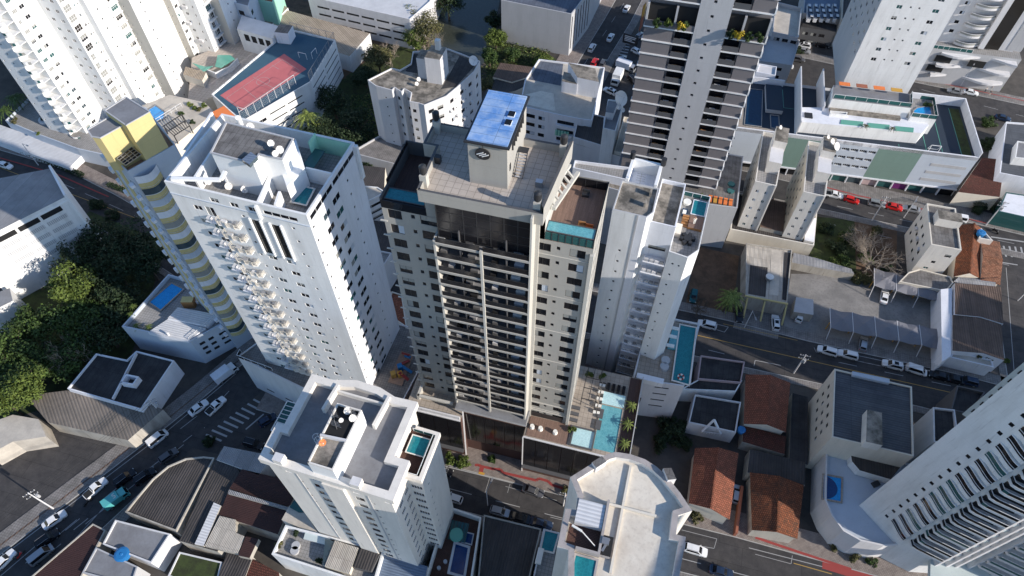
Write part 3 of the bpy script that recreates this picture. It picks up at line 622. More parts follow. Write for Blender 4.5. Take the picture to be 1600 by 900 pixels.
L6, R6 = road('north_street', [(880, 140), (907, 92), (945, 30), (968, -10)], [(925, 140), (948, 95), (985, 35), (1008, -10)], e0=0, e1=200)
pavement(L6, 7.0, 1, 'cobble' if 'cobble' in MATS else 'stone_paving'); pavement(R6, 2.5, -1)
L7, R7 = road('far_street', [(1380, 118), (1435, 130), (1600, 165)], [(1370, 152), (1430, 162), (1600, 205)])
pavement(L7, 4.0, 1)
L8, R8 = road('west_street', [(-10, 232), (100, 264), (180, 305), (262, 352)], [(-10, 292), (60, 300), (140, 345), (225, 400)], z=0.012)
pavement(L8, 4.0, 1, 'stone_paving'); pavement(R8, 1.5, -1)
sheet('parking_yard', [(1165, 80), (1370, 70), (1380, 150), (1150, 150)], 'asphalt', 0.010)
sheet('gravel_lot', [(1236, 428), (1345, 428), (1490, 470), (1478, 568), (1222, 523)], 'gravel', 0.010)
sheet('car_lot', [(940, 60), (1010, 60), (1000, 180), (915, 180)], 'asphalt', 0.012)
sheet('bare_plot', [(1090, 385), (1155, 400), (1145, 490), (1070, 480)], 'dirt', 0.010)
sheet('grass_plot', [(1272, 338), (1340, 345), (1342, 425), (1262, 418)], 'grass', 0.010)
sheet('leaf_litter_plot', [(1335, 340), (1402, 352), (1400, 440), (1338, 432)], 'dirt', 0.014)
sheet('garage_apron', [(1155, 480), (1225, 485), (1215, 530), (1145, 512)], 'sidewalk', 0.012)
sheet('sandy_yard', [(400, -10), (680, 30), (690, 70), (560, 130), (545, 190), (370, 120)], 'dirt', 0.006)
sheet('dark_yard', [(0, 690), (80, 655), (270, 662), (0, 872)], 'asphalt', 0.010)
sheet('planted_bank', [(540, 120), (620, 60), (700, 40), (700, 120), (600, 200)], 'grass', 0.012)
sheet('river', [(690, -60), (795, -60), (760, 95), (735, 115), (690, 112), (668, 60)], 'river', 0.016)
sheet('planted_bank', [(760, 60), (790, 40), (880, 100), (870, 135), (760, 150)], 'grass', 0.020)
sheet('forest_floor', [(360, 150), (560, 120), (600, 250), (590, 300), (470, 260)], 'grass', 0.018)
sheet('forest_floor', [(-20, 480), (140, 330), (260, 380), (230, 480), (190, 600), (0, 660)], 'grass', 0.018)
sheet('forecourt', [(85, 335), (160, 290), (235, 350), (205, 395), (150, 380)], 'asphalt', 0.014)
# painted markings
def line(a, b, w=0.14, m='paint_white', z=0.022, dash=None, name='road_marking'):
    A, B = at(*a).xy, at(*b).xy; d = (B - A); L = d.length; d /= L; q = Vector((-d.y, d.x)) * w / 2; g = MB(); x = 0
    while x < L:
        e = min(L, x + (dash[0] if dash else L)); p0, p1 = A + d * x, A + d * e; g.face([tuple(v) + (z,) for v in (p0 - q, p1 - q, p1 + q, p0 + q)], m); x = e + (dash[1] if dash else 1)
    return struct(name, g)
line((0, 872), (262, 673)); line((262, 673), (372, 581)); line((-5, 905), (64, 846)); line((84, 842), (120, 812)); line((-10, 935), (320, 668), dash=(4, 5)); line((115, 828), (180, 776), dash=(3, 4)); line((232, 733), (300, 680), dash=(4, 4)); line((282, 670), (308, 650)); line((345, 625), (358, 611)); line((384, 671), (412, 647), 0.3)
line((60, 905), (165, 790)); line((40, 880), (210, 740), dash=(3, 5))
for i in range(9):
    a = Vector((324, 683)) + (Vector((398, 628)) - Vector((324, 683))) * i / 8; line((a.x - 2, a.y - 4), (a.x + 22 - i * .6, a.y + 6), 0.42)
for i in range(6): a = Vector((1550, 383)) + Vector((9, .6)) * i; line((a.x, a.y), (a.x + 4, a.y + 17), 0.45)
line((1548, 370), (1600, 378), .4); line((1565, 410), (1590, 414), .3); line((1572, 418), (1586, 600), .12)
line((1090, 524), (1240, 558), 0.16, 'paint_yellow'); line((1240, 558), (1560, 630), 0.16, 'paint_yellow'); line((1107, 547), (1132, 553)); line((1130, 506), (1246, 532), 0.12, 'paint_yellow')
line((1118, 506), (1138, 511)); line((1138, 511), (1132, 519)); line((1116, 514), (1132, 519)); line((1180, 563), (1220, 571)); line((1180, 563), (1178, 572))
line((1272, 543), (1275, 550)); line((1275, 550), (1400, 577)); line((1342, 556), (1470, 583)); line((1310, 566), (1500, 606), dash=(4, 6))
line((690, 727), (890, 777), .2); line((890, 777), (1060, 818), .18); line((700, 763), (880, 810), dash=(5, 5)); line((765, 747), (758, 770), .1); line((797, 756), (793, 770), .1); line((860, 808), (1060, 856), .1); line((790, 760), (870, 782), .1)
line((1065, 828), (1120, 842), .1); line((1120, 842), (1116, 856), .1); line((1065, 848), (1116, 857), .1); line((1170, 856), (1330, 897), .14); line((1180, 866), (1236, 881), .1); line((1236, 881), (1238, 868), .1); line((1240, 880), (1300, 897), 0.14, 'paint_yellow')
line((1062, 872), (1320, 940), dash=(4, 5)); line((1245, 276 + 62), (1600, 420), .12, dash=(3, 4))
line((1260, 312), (1600, 384), .12, dash=(4, 4)); line((895, 128), (975, 5), .12, dash=(4, 5)); line((60, 270), (240, 350), .12, dash=(5, 4)); line((0, 262), (210, 340), .14, 'paint_yellow')
line((1440, 140), (1600, 182), .12, dash=(4, 5))
for i in range(7): a = Vector((970, 62)) + Vector((-1.2, 4.4)) * i; line((a.x, a.y), (a.x + 16, a.y + 3), 0.45)
# red tactile strips on the pavements
def strip(pts, w, m, z, name='paving_strip'):
    for a, b in zip(pts, pts[1:]): line(a, b, w, m, z, None, name)
strip([(742, 727), (748, 727), (752, 729), (770, 733), (782, 734), (786, 739), (838, 751), (842, 748), (856, 752), (862, 758), (892, 767)], .55, 'paint_red', .14); strip([(753, 731), (751, 738)], .9, 'paint_red', .142); strip([(748, 739), (757, 741)], .5, 'ochre', .144)
strip([(0, 853), (150, 740), (262, 655)], .35, 'brown_sheet', .14); strip([(262, 655), (330, 600), (395, 545)], .3, 'brown_sheet', .14)
strip([(1180, 840), (1245, 862), (1330, 890)], .5, 'paint_red', .142); strip([(1285, 880), (1400, 915)], 2.0, 'paint_red', .026)
strip([(1290, 293), (1340, 306), (1440, 327), (1600, 362)], .4, 'paint_red', .14); strip([(0, 247), (90, 273), (170, 308)], .35, 'paint_red', .14); strip([(1440, 124), (1600, 158)], .35, 'paint_red', .14)
# ================================================================== THE BEIGE TOWER (hero) on its glass podium
Z = 69.5
F = Fr(593, 310, Z, -14.8)
B = Bld('apartment_tower', 'tall beige central tower with dark balconies and a blue membrane on its roof box', 'tower')
B.open(F.rect(0, 0, 28.8, 10.8), 0)
PZ = 16.5
rowsL = [(0.8, 2.75, 66.0, 1.75, 3.0, 17, 'dark'), (4.1, 4.65, 66.75, 0.75, 3.0, 17, 'sdark'), (5.4, 7.75, 66.0, 1.75, 3.0, 17, 'dark')]
rowsR = [(0.1, 2.1, 65.6, 1.55, 3.0, 17, 'dark'), (2.85, 3.35, 66.3, 0.7, 3.0, 17, 'sdark'), (4.6, 6.7, 65.5, 1.6, 3.0, 17, 'dark')]
B.panel(F(0, 0), F(8.1, 0), PZ, Z - 1.6, 'beige_wall', rowsL, 0.12)
B.panel(F(8.1, 0), F(21.2, 0), PZ, 73, 'dark_grey_wall', [(0.5 + k * 3.15, 3.2 + k * 3.15, 63.2, 2.2, 3.0, 15, 'dark') for k in range(4)], 0.1)
B.panel(F(21.2, 0), F(28.8, 0), PZ, Z - 1.6, 'beige_wall', rowsR, 0.14)
B.panel(F(28.8, 0), F(28.8, 10.8), PZ, Z, 'beige_wall', [(2.6, 4.4, 65.8, 1.5, 3.0, 17, 'dark'), (6.5, 8.5, 65.8, 1.5, 3.0, 17, 'dark')], 0.3)
B.panel(F(28.8, 10.8), F(0, 10.8), PZ, Z, 'beige_wall'); B.panel(F(0, 10.8), F(0, 0), PZ, Z, 'beige_wall')
# horizontal score lines and corner fins
g = MB()
for k in (0, 3, 6, 9, 12, 15): g = MB(); g.bar(F.P(21.3, -.03, 65.0 - 3 * k), F.P(28.8, -.03, 65.0 - 3 * k), .12, .1, 'beige_trim'); B.part('cornice', g)
g = MB(); g.bar(F.P(21.3, -.03, 22.4), F.P(28.8, -.03, 22.4), .2, .3, 'beige_trim'); B.part('cornice', g); g = MB(); g.bar(F.P(21.3, -.03, 19.3), F.P(28.8, -.03, 19.3), .2, .3, 'beige_trim')
B.part('cornice', g)
g = MB()
for k in range(17):
    g = MB(); g.bar(F.P(-.5, -.1, 65.3 - 3 * k), F.P(.5, -.1, 65.3 - 3 * k), .2, .14, 'beige_trim'); B.part('window_ledge', g)
g = MB(); g.prism(F.poly((21.25, -.35), (21.75, -.35), (21.75, 0), (21.25, 0)), PZ, 72.4, 'beige_trim'); B.part('pilaster', g)
g = MB(); g.prism(F.poly((28.5, -.35), (29.0, -.35), (29.0, .5), (28.5, .5)), PZ, 66.8, 'beige_trim'); B.part('pilaster', g)
g = MB(); g.prism(F.poly((7.8, -2.3), (8.1, -2.3), (8.1, 0), (7.8, 0)), 19, 66, 'beige_trim'); B.part('pilaster', g)
g = MB(); g.prism(F.poly((14.3, -2.55), (14.65, -2.55), (14.65, -2.2), (14.3, -2.2)), 19, 65.9, 'beige_trim'); B.part('pilaster', g)
g = MB(); g.prism(F.poly((21.0, -2.4), (21.25, -2.4), (21.25, 0), (21.0, 0)), 19, 74, 'beige_trim'); B.part('pilaster', g)
# balconies: one per floor
for k in range(16):
    z = 65.5 - 3 * k; g = MB()
    g.prism(F.poly((8.1, -2.2), (21.0, -2.2), (21.0, 0), (8.1, 0)), z - .15, z + .05, 'mid_grey_wall', 'grey_roof', True)
    g.prism(F.poly((8.1, -2.42), (21.0, -2.42), (21.0, -2.2), (8.1, -2.2)), z - .2, z + .2, 'beige_wall', 'beige_trim', True)
    o = B.part('balcony', g); q = MB()
    for a, b_ in ((8.2, 14.25), (14.7, 20.95)): q.prism(F.poly((a, -2.3), (b_, -2.3), (b_, -2.26), (a, -2.26)), z + .21, z + 1.15, 'glass_smoke', None, True)
    for a, b_ in ((8.2, 14.25), (14.7, 20.95)): q.bar(F.P(a, -2.28, z + 1.17), F.P(b_, -2.28, z + 1.17), .06, .06, 'frame_dark')
    q.build('balcony_glass', o)
    q = MB()                                                   # grill shelf, blinds and a table, different on every floor
    q.prism(F.poly((11.3, -1.9), (11.45, -1.9), (11.45, 0), (11.3, 0)), z + .05, z + 2.7, 'dark_grey_wall')
    q.build('partition', o); q = MB(); q.prism(F.poly((17.7, -1.9), (17.85, -1.9), (17.85, 0), (17.7, 0)), z + .05, z + 2.7, 'dark_grey_wall'); q.build('partition', o)
    q = MB(); r_ = random.random
    x = 8.6 + r_() * 1.5; q.box((*F(x, -1.2), z + .05), .9, .8, .75, random.choice(['mid_grey_wall', 'metal_grey', 'glass_dark']), -15); q.build('furniture', o); q = MB()
    x = 12.2 + r_(); q.box((*F(x, -1.3), z + .05), 1.1, .7, .75, random.choice(['metal_grey', 'frame_dark', 'grey_wall']), -15); q.build('furniture', o); q = MB()
    x = 15.5 + r_(); q.box((*F(x, -1.2), z + .05), .8, .8, .7, random.choice(['metal_grey', 'frame_dark', 'pale_grey_wall']), -15); q.build('furniture', o); q = MB()
    x = 18.9 + r_() * .8; q.box((*F(x, -1.3), z + .05), 1.3, .6, .9, random.choice(['cloth_white', 'pale_grey_wall']), -15); q.build('furniture', o)
# two-storey glazed front under the roof slab
for i in range(7):
    for j in range(2):
        g = MB(); u0 = 8.5 + i * 1.79; z0 = 66.3 + j * 3.2; g.prism(F.poly((u0 + .04, -1.62), (u0 + 1.75, -1.62), (u0 + 1.75, -1.55), (u0 + .04, -1.55)), z0, z0 + 3.15, 'glass_smoke', None, True); B.part('glass_panel', g)
g = MB()
for i in range(8): g.bar(F.P(8.5 + i * 1.79, -1.6, 66.2), F.P(8.5 + i * 1.79, -1.6, 72.8), .08, .12, 'frame_dark')
for z in (66.25, 69.45, 67.9, 71.2): g.bar(F.P(8.5, -1.62, z), F.P(21, -1.62, z), .08, .07, 'frame_dark')
B.part('glazing_frame', g)
# main roof: slab, parapet, terrace
RZ = 73.4
rp = F.poly((6.4, -1.7), (22.4, -1.7), (23.4, 10.8), (4.4, 10.8), (4.4, 6.3), (6.2, 6.3))
g = MB(); g.prism(rp, 72.4, RZ, 'beige_wall', 'tan_roof', True); B.part('roof', g)
g = MB()
q = inset(rp, .35); n = len(rp)
for i in range(n):
    a, b_, c, d = rp[i], rp[(i + 1) % n], q[(i + 1) % n], q[i]; zt = (74.4, 75.5)[i] if i < 2 else 74.55
    g.face([(a.x, a.y, RZ), (b_.x, b_.y, RZ), (b_.x, b_.y, zt), (a.x, a.y, zt)], 'beige_wall'); g.face([(c.x, c.y, RZ), (d.x, d.y, RZ), (d.x, d.y, zt), (c.x, c.y, zt)], 'beige_wall'); g.face([(a.x, a.y, zt), (b_.x, b_.y, zt), (c.x, c.y, zt), (d.x, d.y, zt)], 'dark_grey_wall')
B.part('parapet', g)
B.panel(F(6.4, 0), F(8.1, 0), 67, 72.4, 'beige_wall'); B.panel(F(6.3, 10.8), F(6.3, 0), 67, 72.4, 'mid_grey_wall', [(1, 1.8, 69.8, 1.2, 3, 1, 'dark'), (3, 3.8, 69.8, 1.2, 3, 1, 'dark'), (5, 5.8, 69.8, 1.2, 3, 1, 'dark'), (7, 7.8, 69.8, 1.2, 3, 1, 'dark')]); B.panel(F(22.4, 0), F(22.4, 10.8), 67, 72.4, 'beige_trim')
# roof box with the blue membrane, emblem, louvres, stair
g = MB(); bx = F.poly((12.0, 2.2), (16.9, 2.2), (16.9, 11.6), (12.0, 11.6)); g.prism(bx, RZ, 80.2, 'beige_wall'); o = B.part('roof_box', g)
q = MB(); q.prism(inset(bx, -.35), 80.2, 80.42, 'frame_dark', 'frame_dark', True); q.prism(inset(bx, -.05), 80.42, 80.55, 'blue_membrane', 'blue_membrane'); q.build('membrane', o)
q = MB(); q.prism(F.poly((15.6, 7.2), (16.4, 7.2), (16.4, 8.2), (15.6, 8.2)), 80.55, 80.75, 'frame_white', 'glass_dark'); q.prism(F.poly((15.6, 5.6), (16.4, 5.6), (16.4, 6.6), (15.6, 6.6)), 80.55, 80.75, 'frame_white', 'glass_dark'); q.build('skylight', o)
q = MB(); c = F.P(13.9, 2.15, 78.7); d = F.v.to_3d() * -.16
C_ = []; 
for k in range(24): t_ = k / 24 * 6.283; C_.append(c + (F.u * math.cos(t_) * .95).to_3d() + Vector((0, 0, math.sin(t_) * .85)))
q.face([p + d for p in C_], 'frame_dark'); [q.face([C_[k], C_[(k + 1) % 24], C_[(k + 1) % 24] + d, C_[k] + d], 'frame_dark') for k in range(24)]
for s in (-.32, 0.0, .32):
    a = c + d * 1.2 + (F.u * (s - .42)).to_3d() + Vector((0, 0, -.22 - s * .4)); b_ = c + d * 1.2 + (F.u * (s + .42)).to_3d() + Vector((0, 0, .22 - s * .4)); q.bar(a, b_, .06, .13, 'frame_white')
q.bar(F.P(13.9, 2.1, 79.5), F.P(13.9, 2.1, 80.2), .05, .05, 'frame_dark'); q.build('emblem', o)
q = MB()
for k in range(7): q.bar(F.P(16.93, 4.4 + k * .85, 78.0), F.P(16.93, 4.4 + k * .85, 79.6), .1, .35, 'frame_dark')
q.prism(F.poly((16.9, 3.2), (16.97, 3.2), (16.97, 3.7), (16.9, 3.7)), 75.6, 76.6, 'void', None, True); q.build('louvre', o)
g = MB()
for k in range(8): g.prism(F.poly((17.2, 4.4 + k * .3), (18.3, 4.4 + k * .3), (18.3, 4.62 + k * .3), (17.2, 4.62 + k * .3)), RZ + .2 + k * .26, RZ + .26 + k * .26, 'metal_grey', 'mid_grey_wall', True)
g.prism(F.poly((17.0, 6.8), (18.3, 6.8), (18.3, 7.8), (17.0, 7.8)), RZ + 2.2, RZ + 2.3, 'frame_dark', None, True); g.bar(F.P(18.3, 4.3, RZ + .2), F.P(18.3, 6.8, RZ + 2.3), .08, .2, 'frame_dark'); g.bar(F.P(17.2, 4.3, RZ + .2), F.P(17.2, 6.8, RZ + 2.3), .08, .2, 'frame_dark')
B.part('roof_stair', g)
for (u, v) in ((6.7, .2), (21.4, -.6), (22.3, 10.0), (5.0, 10.2)):      # rooftop vents
    g = MB(); g.prism(F.rect(u - .45, v - .45, u + .45, v + .45), RZ, RZ + 2.0, 'beige_trim', 'beige_trim'); g.cyl(F.P(u, v, RZ + 2.0), F.P(u, v, RZ + 2.3), .3, .3, 'frame_dark', 12); g.cyl(F.P(u, v, RZ + 2.3), F.P(u, v, RZ + 3.3), .48, .48, 'frame_dark', 14); g.cyl(F.P(u, v, RZ + 3.3), F.P(u, v, RZ + 3.5), .48, .2, 'frame_dark', 14); B.part('chimney', g)
g = MB(); g.box((*F(20.6, 3.8), RZ), .9, .7, .9, 'metal_grey', -15, 'blue_grey_wall'); B.part('air_conditioner', g); g = MB(); g.box((*F(6.9, 4.6), RZ), .9, .7, 1.1, 'frame_dark', -15); B.part('air_conditioner', g)
# left pool terrace
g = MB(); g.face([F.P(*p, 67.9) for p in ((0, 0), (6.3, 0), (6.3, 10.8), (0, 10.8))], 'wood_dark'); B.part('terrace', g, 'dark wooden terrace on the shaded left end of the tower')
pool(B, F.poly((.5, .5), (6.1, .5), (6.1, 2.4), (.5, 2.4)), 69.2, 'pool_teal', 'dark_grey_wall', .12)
g = MB(); g.wallp(F.poly((0.1, 0.05), (6.3, 0.05)), 67.9, 69.3, .2, 'glass_dark'); g.wallp(F.poly((.1, 2.5), (6.3, 2.5)), 67.9, 69.25, .15, 'dark_grey_wall'); g.wallp(F.poly((.1, 10.7), (.1, 0.1)), 67.9, 69.7, .2, 'dark_grey_wall'); g.wallp(F.poly((4.3, 10.7), (.2, 10.7)), 67.9, 70.3, .2, 'dark_grey_wall'); B.part('pool_wall', g)
railing(B, F.poly((.1, 10.6), (.1, 2.6)), 69.6, .9, 'frame_dark', 'glass_smoke')
# right terrace, aqua pool with glass front
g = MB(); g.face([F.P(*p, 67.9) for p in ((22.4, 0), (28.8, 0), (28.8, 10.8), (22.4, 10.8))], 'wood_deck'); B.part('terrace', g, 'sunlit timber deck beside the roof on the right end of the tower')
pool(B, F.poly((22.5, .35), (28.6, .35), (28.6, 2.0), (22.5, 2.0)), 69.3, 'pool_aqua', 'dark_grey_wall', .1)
g = MB()
for i in range(7): u = 22.4 + i * .9; g.prism(F.poly((u + .04, .05), (u + .86, .05), (u + .86, .14), (u + .04, .14)), 67.95, 69.3, 'glass_teal', None, True)
for i in range(8): g.bar(F.P(22.4 + i * .9, .06, 67.9), F.P(22.4 + i * .9, .06, 69.35), .08, .1, 'frame_dark')
B.part('pool_glass', g)
railing(B, F.poly((28.7, 2.1), (28.7, 10.6), (22.5, 10.6)), 67.9, 1.5, 'frame_dark', 'glass_smoke')
g = MB()
g.prism(F.poly((21.6, 3.0), (22.0, 3.0), (23.6, 9.4), (23.2, 9.4)), 72.2, 72.7, 'beige_trim', None, True); g.prism(F.poly((22.6, 2.6), (23.1, 2.6), (24.8, 9.8), (24.3, 9.8)), 70.8, 71.3, 'beige_trim', None, True)
for k in range(6): u = 21.9 + k * .27; v = 3.2 + k * 1.05; g.bar(F.P(u, v, 72.4), F.P(u + 1.0, v, 71.1), .35, .22, 'beige_wall')
B.part('pergola', g)
for u, v, m in ((26.6, 3.2, 'wood'), (27.6, 3.0, 'orange_paint'), (26.0, 9.0, 'frame_dark')):
    g = MB(); g.box((*F(u, v), 67.9), 1.0, .7, .45, m, -15); g.box((*F(u, v + .3), 68.35), 1.0, .15, .4, m, -15); B.part('deck_seat', g)
# ---- podium
PU = F.poly((-1.8, -4.4), (9.2, -4.4), (9.2, -2.6), (21.4, -2.6), (21.4, -4.5), (41.2, -4.5), (41.2, 13.0), (-1.8, 13.0))
g = MB(); g.prism(PU, 0, PZ, 'timber_wall', 'deck_stone'); o = B.part('podium', g)
for k in range(2):
    a, b_, n = ((-1.8, 9.2, 4), (21.4, 41.2, 8))[k]
    for i in range(n):
        q = MB(); u0 = a + (b_ - a) * i / n; u1 = a + (b_ - a) * (i + 1) / n
        q.prism(F.poly((u0 + .05, -4.62), (u1 - .05, -4.62), (u1 - .05, -4.54), (u0 + .05, -4.54)), 3.4, PZ - .3, 'glass_smoke', None, True); q.build('glass_panel', o)
    q = MB(); q.bar(F.P(a, -4.6, PZ), F.P(b_, -4.6, PZ), .25, .3, 'pale_grey_wall'); q.build('podium_trim', o); q = MB(); q.bar(F.P(a, -4.75, 3.3), F.P(b_, -4.75, 3.3), 1.2, .25, 'dark_grey_wall'); q.build('podium_trim', o)
for i in range(6):
    q = MB(); u0 = 9.3 + 2 * i; q.prism(F.poly((u0 + .05, -2.72), (u0 + 1.95, -2.72), (u0 + 1.95, -2.64), (u0 + .05, -2.64)), 4.5, PZ - .3, 'glass_smoke', None, True); q.build('glass_panel', o)
q = MB(); q.prism(F.poly((7.9, -3.3), (21.6, -3.3), (21.6, 0), (7.9, 0)), PZ + 1.6, PZ + 2.3, 'mid_grey_wall', 'grey_roof', True); q.build('canopy', o)
q = MB(); q.bar(F.P(9.35, -4.3, 0), F.P(9.35, -3.2, PZ + 1.6), .25, .25, 'pale_grey_wall'); q.build('column', o); q = MB(); q.bar(F.P(21.4, -4.7, 0), F.P(21.4, -4.7, PZ), .2, .2, 'pale_grey_wall'); q.build('column', o)
q = MB(); q.wallp(F.poly((-1.7, -4.3), (.9, -4.3), (8.9, -4.3)), PZ, PZ + 1.0, .3, 'pale_grey_wall'); q.wallp(F.poly((0.2, -2.2), (6.8, -2.2)), PZ + 1.2, PZ + 1.7, .5, 'beige_trim'); q.prism(F.rect(-.1, -2.4, .4, 0), PZ, PZ + 1.7, 'beige_trim'); q.build('terrace_frame', o)
# pool deck on the podium
PD = PZ + .02
pool(B, F.poly((34.4, -3.6), (38.4, -3.6), (38.4, 5.6), (34.4, 5.6)), PD, 'pool_aqua', 'deck_stone', .2, label='long aqua lap pool on the podium deck')
pool(B, F.poly((30.3, -3.9), (34.1, -3.9), (34.1, -.4), (30.3, -.4)), PD + .1, 'pool_pale', 'dark_grey_wall', .25, .25, label='pale square spa pool with a dark rim')
g = MB(); g.prism(F.rect(34.3, 5.8, 38.5, 8.4), PD, PD + .25, 'pool_pale'); B.part('sun_shelf', g)
for k in range(4): g = MB(); g.prism(F.rect(34.6 + k * 1.0, 8.6, 35.2 + k * 1.0, 10.4), PD, PD + .4, 'dark_grey_wall', 'glass_smoke'); B.part('deck_bed', g)
for v in (.2, 2.6): g = MB(); g.prism(F.rect(34.0, v, 35.0, v + 1.9), PD + .1, PD + .4, 'dark_grey_wall'); B.part('deck_bed', g)
g = MB()
for k in range(3): g.bar(F.P(30.4 + k * 1.35, 4.6, PD + 2.6), F.P(30.4 + k * 1.35, 11.6, PD + 2.6), .12, .12, 'frame_dark')
for k in range(4): g.bar(F.P(30.3, 4.6 + k * 2.33, PD + 2.6), F.P(33.3, 4.6 + k * 2.33, PD + 2.6), .12, .12, 'frame_dark')
for u, v in ((30.4, 4.6), (33.1, 4.6), (30.4, 11.6), (33.1, 11.6)): g.bar(F.P(u, v, PD), F.P(u, v, PD + 2.6), .12, .12, 'frame_dark')
B.part('deck_pergola', g)
g = MB(); g.prism(F.rect(38.8, -4.3, 41.0, 12.8), PD, PD + .06, 'wood_dark'); g.wallp(F.poly((41.1, -4.4), (41.1, 12.9)), PZ, PZ + 1.1, .15, 'mid_grey_wall'); B.part('side_walk_deck', g)
for k in range(3): g = MB(); g.box((*F(29.6, 1.0 + k * 1.3), PD), 1.9, .65, .35, 'dark_grey_wall', -15); B.part('sun_lounger', g)
for k in range(5):
    for e in (0, .8): g = MB(); g.box((*F(33.3 + e * .9, 3.6 + k * 1.5), PD), .55, .6, .42, 'cloth_white', -15); g.box((*F(33.3 + e * .9 , 3.9 + k * 1.5), PD + .42), .55, .1, .4, 'glass_brown', -15); B.part('deck_chair', g)
# lobby terrace in front of the right block
g = MB(); g.prism(F.rect(21.8, -4.2, 29.6, -.1), PD, PD + .05, 'wood_deck'); B.part('lobby_terrace', g)
g = MB(); g.prism(F.rect(21.8, -.12, 27.8, -.04), PD + .3, PD + 1.9, 'frame_dark', None, True); B.part('lobby_window', g)
for u in (22.6, 24.2, 27.0): g = MB(); g.cyl(F.P(u, -2.4, PD), F.P(u, -2.4, PD + .8), .5, .4, 'cloth_white', 10); B.part('terrace_armchair', g)
B.done()
for k, (u, v) in enumerate(((39.9, 6.4), (39.8, 2.4), (39.8, -1.6))):
    p = F.P(u, v, PD); t_ = palm(0, 0, PD, 1, 1, '', 4) if False else None
def place_palm(x, y, z, h, r, label, group=None, mat='leaf_palm', nf=12):
    d = at(800, 450, z + h); o = palm(*proj(x, y, z + h), z, h, r, label, nf, mat, group); return o
def proj(X, Y, Zz):
    w_ = Vector((X, Y, Zz - HC)); f = w_.dot(Vector((0, math.sin(TILT), -math.cos(TILT)))); u = w_.dot(Vector((0, math.cos(TILT), math.sin(TILT)))); return 800 + FPX * w_.x / f, 450 - FPX * u / f
for k, (u, v) in enumerate(((39.9, 6.4), (39.8, 2.4), (39.8, -1.6))):
    p = F(u, v); place_palm(p.x, p.y, PD, 1.2, 1.5, 'small palm by the aqua pool on the podium deck, ' + ('farthest from the street', 'middle one of three', 'nearest the street')[k], 'small palms beside the podium pool')
for k, (u, v) in enumerate(((30.0, -.9), (30.9, 11.4), (33.4, 12.0))):
    p = F.P(u, v, PD); x, y = proj(*p); bush(x, y, PD, .9, ('round shrub at the corner of the lobby terrace', 'left shrub at the back end of the podium pool deck', 'right shrub at the back end of the podium pool deck')[k], 'leaf_bright', 350)
# ================================================================== WHITE TOWER left of centre
F = Fr(256, 283, 65, -17); ZT = 65.0
W2 = (F.L(478, 338, 65))[0]; D2 = 15.6
B = Bld('apartment_tower', 'white tower left of centre with wavy-railed balconies and dishes on its roof', 'tower')
B.open(F.rect(0, 0, W2, D2), 0)
p = 2.93
front = [(3.1, 4.5, 60.1, 1.0, p, 17, 'pair'), (5.15, 6.6, 59.4, 2.0, p, 17, 'pair'), (11.3, 11.8, 61.0, .5, p, 17, 'small'), (12.85, 14.3, 51.9, 1.0, p, 14, 'pair'), (16.0, 17.5, 51.9, 1.0, p, 14, 'pair'), (19.4, 19.9, 61.0, .5, p, 17, 'small'),
         (12.7, 14.2, 53.4, 7.6, 3, 1, 'tall'), (15.95, 17.5, 53.4, 7.6, 3, 1, 'tall'), (6.9, 8.3, 62.9, .9, 3, 1, 'pair'), (10.2, 11.5, 62.9, .9, 3, 1, 'pair'), (13.1, 14.5, 62.9, .9, 3, 1, 'pair'), (15.5, 20.9, 63.0, .8, 3, 1, 'strip')]
right = [(.45, .95, 61.6, .55, p, 17, 'small'), (3.3, 5.3, 60.0, 1.25, p, 17, 'green'), (6.4, 8.6, 60.2, 1.25, p, 17, 'green'), (11.2, 11.7, 60.6, .55, p, 17, 'small'), (.6, 7.4, 63.2, 1.0, 3, 1, 'strip'), (7.7, 14.8, 63.2, 1.0, 3, 1, 'strip')]
B.shell(F.rect(0, 0, W2, D2), 0, ZT, 'white_wall', {0: front, 1: right, 3: [(3, 4.4, 60, 1, p, 17, 'pair'), (8, 9.4, 60, 1, p, 17, 'pair')]}, par=3.2, roof='terrace_floor', th=.35, mats={1: 'cool_white_wall'})
for k in range(17):                                            # front balconies: slab, wavy rail, side wall
    z = 58.9 - p * k; g = MB(); u0, u1 = 6.75, 10.6
    out = F.poly((u0, 0), (u0, -.75), (u0 + .5, -1.0), (u0 + 1.2, -.85), (u0 + 1.9, -1.05), (u0 + 2.6, -.9), (u0 + 3.2, -1.05), (u1, -.85), (u1, 0))
    g.prism(ccw(out), z - .12, z + .06, 'white_wall', 'cream_light', True); o = B.part('balcony', g); q = MB()
    for a, b_ in zip(out, out[1:]):
        for h in (.35, .7, 1.0): q.bar((a.x, a.y, z + h), (b_.x, b_.y, z + h), .05, .06, 'cream_wall')
        q.bar((a.x, a.y, z), (a.x, a.y, z + 1.0), .06, .06, 'cream_wall')
    q.build('railing', o); q = MB(); x = random.choice(['cream_light', 'mid_grey_wall', 'pale_grey_wall', 'grey_wall']); q.box((*F(u0 + 1 + random.random() * 1.6, -.6), z + .06), .9, .6, .7, x, -17); q.build('furniture', o); q = MB(); q.box((*F(u0 + 3.1, -.5), z + .06), .5, .5, .9, 'metal_grey', -17); q.build('furniture', o)
    g = MB(); g.prism(F.rect(4.7, -.75, 6.6, 0), z - .3, z - .15, 'cool_white_wall', None, True); B.part('ledge', g); g = MB(); g.prism(F.rect(4.9, -.62, 5.6, -.05), z - .12, z + .45, 'pale_grey_wall', None, True); B.part('air_conditioner', g)
for k in range(16):                                            # rounded bays on the far left edge
    z = 58 - p * k; g = MB(); c = F(.02, .5); g.prism([c + F.u * (-.45 * math.sin(t)) + F.v * (.5 * math.cos(t)) for t in [math.pi * j / 8 for j in range(9)]], z - .35, z, 'white_wall', 'cool_white_wall', True); B.part('bay_shelf', g)
